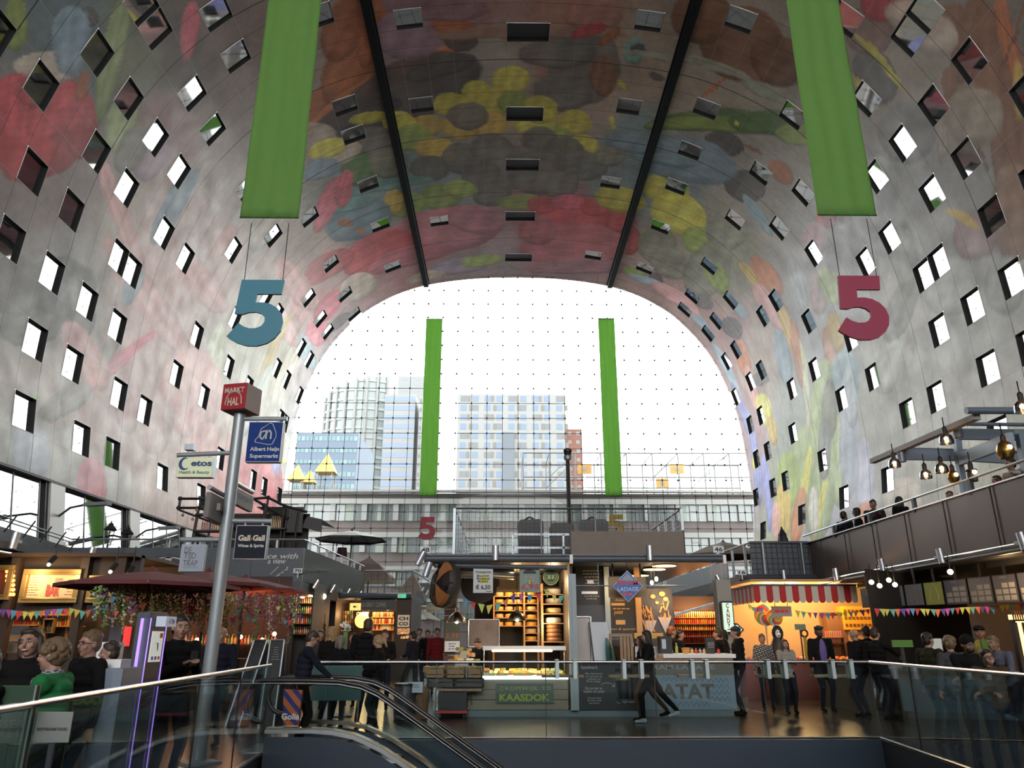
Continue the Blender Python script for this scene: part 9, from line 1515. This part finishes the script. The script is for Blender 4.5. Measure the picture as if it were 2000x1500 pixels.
 if style != 'bald':
  hr.ball(hp(0, -.018, .052), (.086, .098, .085), 16, 10, HM); hr.ball(hp(0, -.045, 0), (.082, .07, .085), 14, 8, HM)
  if style in ('short',):
   hr.ball(hp(0, .03, .094), (.068, .05, .03), 12, 8, HM); rr = random.Random(int(u))
   for k in range(34): a = rr.uniform(0, 6.28); b = rr.uniform(.25, 1.5); q = Vector((math.cos(a) * math.cos(b) * .083, math.sin(a) * math.cos(b) * .096 - .02, math.sin(b) * .086 + .05)); hr.ball(hp(*q), rr.uniform(.012, .02), 7, 5)
  if style == 'long':
   for a in (-1, 0, 1): cap(hr, hp(a * .055, -.04, .0), hp(a * .07, -.075 if a == 0 else -.05, -.27), .045, .03)
   hr.ball(hp(0, .03, .095), (.07, .05, .03), 12, 8, HM)
   for a in (-1, 1): cap(hr, hp(a * .078, .02, .03), hp(a * .085, .03, -.22), .024, .022)
  if style == 'bob':
   for a in (-1, 1): cap(hr, hp(a * .075, -.01, .03), hp(a * .08, -.005, -.09), .034, .03)
   cap(hr, hp(0, -.07, 0), hp(0, -.07, -.09), .06, .05); hr.ball(hp(0, .035, .095), (.07, .05, .03), 12, 8, HM)
  if style == 'pony': hr.ball(hp(0, .03, .095), (.07, .05, .03), 12, 8, HM); hr.ball(hp(0, -.11, .03), .03); cap(hr, hp(0, -.13, .01), hp(0, -.15, -.14), .032, .018)
  if style == 'curly':
   rr = random.Random(int(u));
   for k in range(60):
    a = rr.uniform(0, 6.28); b = rr.uniform(-.6, 1.5); q = Vector((math.cos(a) * math.cos(b) * .095, math.sin(a) * math.cos(b) * .105 - .015, math.sin(b) * .1 + .04))
    if q.y > .05 and q.z < .07: continue
    hr.ball(hp(*q), .026, 7, 5)
  # keep the face free: cut what lies before it
  ho = remesh(hr, 'hair', HAIR[hair], P, min(vox, .012), 2)
 elif fdir > 0: pass
 if hat == 'cap':
  m = MB(); m.ball(hp(0, -.005, .075), (.098, .11, .068), 16, 8, HM); m.ball(hp(0, .1, .07), (.068, .075, .012), 12, 6, HM); m.build('cap', CL['black'] if top != 'black' else mat('navy_cap', (.015, .018, .03), .7), P, True)
 if hat == 'beanie': MB().ball(hp(0, -.01, .06), (.1, .112, .095), 16, 8, HM).build('hat', CL['black'], P, True)
 if hat == 'flat': MB().ball(hp(0, .01, .095), (.105, .125, .04), 16, 8, HM).ball(hp(0, .11, .07), (.06, .05, .012), 12, 6, HM).build('flat_cap', CL['grey'], P, True)
 if beard: m = MB(); m.ball(hp(0, .045, -.07), (.062, .055, .045), 12, 8, HM); m.build('beard', HAIR[hair], P, True)
 if glasses:
  m = MB()
  for a in (-1, 1):
   pts = [hp(a * .032 + .024 * math.cos(t_), .108, .012 + .02 * math.sin(t_)) for t_ in [math.pi * k / 6 for k in range(13)]]; m.path(pts, .0025, 5); m.tube(hp(a * .056, .106, .016), hp(a * .084, 0, .014), .0025, n=5)
  m.tube(hp(-.008, .108, .016), hp(.008, .108, .016), .0025, n=5); m.build('glasses', M_black, P)
 if skirt: tr2 = MB(); tr2.lathe((0, 0, .55), [(.2, 0), (.17, .2), (.13, .42)], 16); tr2.build('skirt', CL[skirt], P, True)
 remesh(cl, 'jacket', CL[top], P, vox * 1.15, 4); remesh(tr, 'trousers', CL[legs], P, vox * 1.4, 3); remesh(so, 'shoes', CL[shoes or 'black'], P, vox * 1.2, 2)
 if hood: MB().ball(T(0, -.075, 1.47), (.12, .07, .065), 12, 8).build('hood', CL[top], P, True)
 if scarf:
  m = MB();
  for k in range(3): m.lathe(T(0, .01, 1.455 + .028 * k), [(.085 - .006 * k, -.02), (.1 - .006 * k, 0), (.085 - .006 * k, .02)], 16)
  cap(m, T(.05, .12, 1.44), T(.07, .15, 1.1), .035, .04); cap(m, T(-.05, .12, 1.44), T(-.06, .15, 1.15), .035, .04); remesh(m, 'scarf', CL[scarf], P, vox * 1.3, 2)
 root.location = (px, Y, z0); root.rotation_euler = (0, 0, math.radians(yaw)); root.scale = (s, s, s); R_ = Matrix.Rotation(math.radians(yaw), 3, 'Z')
 return root, [Vector((px, Y, z0)) + R_ @ (h_ * s) for h_ in hps]
def cloth(n, c, noise=.15): return mat('cloth_' + n, c, .9, noise=noise, nscale=7, spec=.12)
CL = {k: cloth(k, c) for k, c in dict(black=(.008, .008, .009), navy=(.012, .015, .025), grey=(.05, .052, .055), green=(.02, .16, .055), brown=(.06, .035, .018), olive=(.025, .028, .018), white=(.3, .3, .29), cream=(.25, .24, .22), red=(.16, .015, .02), purple=(.13, .1, .3), yellow=(.3, .27, .08), blueshirt=(.09, .1, .14), plum=(.035, .02, .03), denim=(.03, .04, .06), silver=(.3, .36, .42), taupe=(.09, .065, .045)).items()}
def check_mat(name, a, b, sc):
 m = mat(name, a, .85); nt = m.node_tree; tc = nt.nodes.new('ShaderNodeTexCoord'); w_ = nt.nodes.new('ShaderNodeTexBrick'); w_.inputs['Scale'].default_value = sc; w_.inputs['Color1'].default_value = (*a, 1); w_.inputs['Color2'].default_value = (*a, 1); w_.inputs['Mortar'].default_value = (*b, 1); w_.inputs['Mortar Size'].default_value = .06
 mp = nt.nodes.new('ShaderNodeMapping'); mp.inputs['Rotation'].default_value = (math.pi / 2, 0, .4); nt.links.new(tc.outputs['Object'], mp.inputs[0]); nt.links.new(mp.outputs[0], w_.inputs[0]); nt.links.new(w_.outputs[0], nt.nodes['Principled BSDF'].inputs[0]); return m
CL['check'] = check_mat('checked_cloth', (.3, .3, .28), (.02, .02, .03), 5); CL['zigzag'] = check_mat('patterned_scarf', (.02, .022, .04), (.3, .3, .32), 14)
HAIR = {k: mat('hair_' + k, c, .6, noise=.4, nscale=40) for k, c in dict(black=(.008, .007, .006), brown=(.03, .018, .011), blonde=(.28, .19, .09), grey=(.16, .15, .13), sandy=(.13, .085, .045), ginger=(.14, .04, .015)).items()}
PHONE = [(-.07, .34, 1.22), (.07, .34, 1.22)]; FOLD = [(-.12, .25, 1.1), (.1, .26, 1.12)]; WALK = [(-.1, .36, .0), (.1, -.34, .06)]
# --- lower left, behind the curved balustrade
person('laughing person in a black roll-neck sweater, dark hair tied back, at lower left', 68, 1221, 6.5, yaw=195, top='black', hair='brown', style='bob', smile=True, head=-12, tilt=8, wide=1.05)
r_, hs = person('person with curly fair hair in a green jacket and patterned scarf leaning at the rail', 138, 1245, 5.9, yaw=95, top='green', hair='sandy', style='curly', scarf='zigzag', hands=[(.02, .36, .98), (.12, .2, .9)], wide=1.1, legs='black', lean=8)
person('person with short sandy hair standing just behind the curly haired one', 184, 1228, 7.3, yaw=150, top='black', hair='sandy', style='short', glasses=True)
person('dark-coated person cut off by the left edge of the picture', -18, 1262, 4.9, yaw=70, top='black', hair='black', hood=True, wide=1.15)
person('person in black bent over at the left of the cash machine', 268, 1252, 8.6, yaw=110, top='black', hair='brown', lean=22, H=1.55)
r_, hs = person('dark-haired person in a black jacket holding up a phone beside the cash machine', 354, 1199, 8.9, yaw=-132, top='black', hair='black', style='short', hands=[(-.06, .36, 1.28), (.07, .34, 1.27)], head=-8, wide=1.1)
c = (hs[0] + hs[1]) / 2 + Vector((0, 0, .02)); tag(MB().box(c, (.075, .012, .15), rz=.7).build('mobile_phone', M_black), 'black phone held by the person beside the cash machine', 'phone')
person('bald person with a bag strap half hidden behind the signpost', 436, 1222, 12.6, yaw=175, top='navy', hair='brown', style='bald', wide=1.1)
r_, hs = person('tall bowed person in a navy coat stepping onto the escalator', 597, 1229, 12.35, yaw=-72, top='navy', hair='brown', pitch=-28, glasses=True, coat=.25, hands=[(-.1, .16, .8), (.14, .5, .98)], lean=7, legs='black', wide=1.15)
# striped shopping bag in the hand
t = thing('shopping_bag', 'orange and blue striped plastic shopping bag carried onto the escalator', 'bag', tuple(aY(566, 1380, 11.98))); b0, b1, b2, b3 = R(550, 1345, 592, 1416, 11.98)
M_bag = mat('orange_plastic', (.5, .13, .03), .3); nt = M_bag.node_tree; wv = nt.nodes.new('ShaderNodeTexWave'); wv.inputs['Scale'].default_value = 3.2; wv.bands_direction = 'DIAGONAL'; cr_ = nt.nodes.new('ShaderNodeValToRGB'); cr_.color_ramp.interpolation = 'CONSTANT'; cr_.color_ramp.elements[0].color = (.5, .13, .03, 1); cr_.color_ramp.elements[1].position = .55; cr_.color_ramp.elements[1].color = (.03, .03, .2, 1)
tcn = nt.nodes.new('ShaderNodeTexCoord'); nt.links.new(tcn.outputs['Object'], wv.inputs[0]); nt.links.new(wv.outputs[0], cr_.inputs[0]); nt.links.new(cr_.outputs[0], nt.nodes['Principled BSDF'].inputs[0])
m = MB(); m.add([(b0 + .03, 11.93, b2), (b1 - .02, 11.93, b2), (b1 - .02, 12.05, b2), (b0 + .03, 12.05, b2), (b0, 11.91, b3), (b1, 11.94, b3 - .02), (b1, 12.0, b3 - .02), (b0, 12.04, b3)], [(0, 1, 5, 4), (1, 2, 6, 5), (2, 3, 7, 6), (3, 0, 4, 7), (3, 2, 1, 0)]); m.build('bag_body', M_bag, t)
text('Golia', ((b0 + b1) / 2, 11.92, b2 + .12), (1, 0, 0), (0, 0, 1), .08, M_white, t, wfit=.26, bold=.03)
MB().path([(b0 + .08, 11.96, b3), ((b0 + b1) / 2, 11.98, b3 + .13), (b1 - .08, 11.96, b3)], .008, 6).build('bag_handle', M_bag, t)
# --- group between escalator and coffee stall
person('person with long pale blonde hair seen from behind', 648, 1221, 15.6, yaw=-20, top='black', hair='blonde', style='long', female=True)
person('person with grey bobbed hair beside the long-haired blonde one', 666, 1239, 14.7, yaw=10, top='black', hair='grey', style='bob', female=True, legs='grey')
person('tall broad person in a black coat with back turned before the coffee stall', 720, 1207, 15.2, yaw=-12, top='black', hair='brown', hood=True, wide=1.2, coat=.15)
person('blonde person with a ponytail looking down to the left', 742, 1238, 14.6, yaw=85, top='black', hair='blonde', style='pony', female=True, pitch=-15, hands=FOLD)
person('person in dark clothes bending over the tables behind the blonde ponytail', 752, 1228, 18.5, yaw=190, top='black', hair='brown', lean=12, hands=FOLD)
person('person in a dark jumper half hidden between the tall person and the coffee counter', 690, 1235, 19.5, yaw=170, top='plum', hair='brown')
person('person seen between the escalator passenger and the blonde head', 627, 1228, 19.0, yaw=185, top='grey', hair='brown', female=True, style='bob')
for (u, v, Y, yw, tp, hr_, lb, kw) in ((808, 1232, 22, 60, 'navy', 'black', 'young person in a navy jacket carrying papers at the coffee counter end', dict(hands=FOLD, feet=WALK)), (820, 1226, 27, 180, 'taupe', 'brown', 'person in a brown coat and pale scarf walking up the passage', dict(scarf='cream')), (836, 1229, 26, 175, 'black', 'brown', 'person in a long black coat in the passage', dict(coat=.3)), (855, 1225, 23.5, 185, 'red', 'brown', 'person in a dark red jacket with jeans in the passage', dict(legs='denim', wide=1.15)), (795, 1238, 33, 0, 'grey', 'sandy', 'small distant person in grey walking away down the passage', {}), (845, 1240, 36, 170, 'olive', 'brown', 'most distant person in the passage, in olive', {})):
 person(lb, u, v, Y, yaw=yw, top=tp, hair=hr_, **kw)
# --- centre stalls
person('cheese seller bending over the lit display', 945, 1228, 18.6, yaw=160, top='black', hair='brown', lean=30, pitch=-25, H=1.6, hands=[(-.15, .5, 1.0), (.15, .5, 1.0)])
person('black-haired person in black with silver shoes walking past the fries stall', 1264, 1229, 15.9, yaw=88, top='black', legs='black', hair='black', style='long', female=True, hands=[(-.05, .33, 1.12), (.1, .3, 1.1)], feet=[(-.08, .18, 0), (.08, -.52, .12)], shoes='silver', pitch=-8)
c = aY(1251, 1275, 15.9); tag(MB().box(c, (.02, .08, .14)).build('mobile_phone', M_black), 'phone in the hands of the black-haired walker', 'phone')
person('second walker in brown tights and black boots behind the black-haired one', 1252, 1240, 16.25, yaw=88, top='black', legs='taupe', hair='brown', style='long', female=True, feet=[(-.08, .1, 0), (.08, -.5, .1)], coat=.25)
person('fries seller with ginger hair looking right', 1310, 1222, 18.6, yaw=-75, top='black', hair='ginger', style='short', skin='light')
person('second fries seller, darker haired, behind the till', 1326, 1228, 19.2, yaw=-110, top='black', hair='black', style='short')
person('customer with brown hair at the white worktop', 1402, 1226, 18.6, yaw=60, top='black', hair='brown', style='short')
person('customer with dark bun standing behind the brown haired one', 1413, 1228, 20.4, yaw=80, top='black', hair='black', style='bob', female=True)
person('person in a dark baseball cap and black hooded jacket near the candy sign', 1437, 1222, 17.4, yaw=75, top='black', hair='brown', hat='cap', hood=True, wide=1.1)
person('fair person wrapped in a white checked scarf coat', 1487, 1237, 18.8, yaw=170, top='check', hair='sandy', style='short', female=True, coat=.15)
person('dark long-haired person in a pale coat holding a small drink', 1531, 1247, 17.8, yaw=178, top='cream', hair='brown', style='long', female=True, hands=PHONE)
r_, hs = person('tall person in a flat cap and black coat over a purple sweater', 1597, 1221, 18.2, yaw=180, top='black', hair='black', hat='flat', skin='dark', beard=True, coat=.2, wide=1.1)
MB().ball((0, .1, 1.22), (.085, .075, .27), 14, 10).build('purple_sweater', CL['purple'], None, True).parent = r_
person('bald person in black with a white collar seen from behind', 1668, 1226, 17.0, yaw=30, top='black', style='bald', hair='brown', wide=1.15, hood=False)
person('dark-haired person in black between the bald one and the reaching one', 1690, 1222, 17.6, yaw=10, top='black', hair='black', wide=1.1)
person('person in a black jacket reaching an arm to the right over the counter', 1706, 1224, 16.4, yaw=-60, top='black', hair='brown', hands=[(-.2, .1, .95), (.15, .5, 1.2)], wide=1.1)
person('seller in a dark blue top behind the candy counter', 1730, 1226, 20.0, yaw=170, top='denim', hair='brown')
# --- lower right
person('young person with cropped hair in a dark green jacket facing right', 1808, 1234, 13.0, yaw=-70, top='olive', hair='black', wide=1.1, legs='denim')
person('person with curly light hair in a dark coat seen from behind', 1852, 1241, 12.2, yaw=-15, top='grey', hair='sandy', style='curly', female=True)
r_, hs = person('bearded person in a black cap and glasses leaning on the right balustrade', 1886, 1238, 10.9, yaw=150, top='black', hair='black', hat='beanie', glasses=True, beard=True, lean=14, skin='mid', head=25, hands=[(.25, .42, 1.12), (.0, .4, 1.14)], wide=1.1)
person('smiling person with glasses and dark hair in a brown coat leaning on the right balustrade', 1926, 1263, 10.1, yaw=145, top='brown', hair='black', style='bob', glasses=True, smile=True, tilt=14, lean=14, head=30, female=True, hands=[(.2, .42, 1.1), (-.02, .42, 1.12)], wide=1.15)
person('seller in a yellow shirt and black cap behind the right counter', 1910, 1219, 14.2, yaw=150, top='yellow', hair='black', hat='cap', skin='mid', hands=FOLD)
person('seller in a grey blue shirt bending over the right counter', 1952, 1228, 13.0, yaw=120, top='blueshirt', hair='sandy', lean=24, H=1.62, hands=[(-.1, .5, 1.05), (.15, .5, 1.05)], skin='mid')
# --- up on the right balcony
ZB = 3.3
for (u, v, Y, yw, tp, hr_, lb, kw) in ((1646, 998, 22.6, -60, 'navy', 'black', 'leftmost bearded person in a patterned jacket on the balcony', dict(beard=True, skin='mid')), (1667, 990, 21.6, 60, 'black', 'black', 'person wearing a black hood with back turned on the balcony', dict(style='long', female=True)), (1697, 972, 20.6, 160, 'plum', 'brown', 'person in a plum shirt drinking at the balcony rail', dict(hands=[(-.1, .28, 1.35), (.1, .28, 1.3)])), (1741, 968, 19.2, 10, 'black', 'black', 'person with long black hair on the balcony', dict(style='long', female=True)), (1853, 960, 17.7, 150, 'black', 'brown', 'person in black bending at the balcony rail', dict(lean=25)), (1870, 965, 17.3, 190, 'grey', 'sandy', 'fair small head beside the bending person on the balcony', dict(glasses=True)), (1946, 927, 15.7, 80, 'navy', 'black', 'person with dark hair tied up at the right end of the balcony', dict(style='bob', female=True))):
 hgt = aY(u, v, Y).z; person(lb, u, v, Y, yaw=yw, top=tp, hair=hr_, z0=ZB, H=min(1.9, max(1.45, hgt - ZB)), x=max(10.22, aY(u, v, Y).x), **kw)
r_, hs = person('person in a white shirt resting a forearm over the balcony wall', 2008, 905, 14.9, yaw=95, top='white', hair='brown', z0=ZB, H=1.75, hands=[(-.5, .45, 1.35), (.1, .3, 1.3)], x=10.35, wide=1.1)
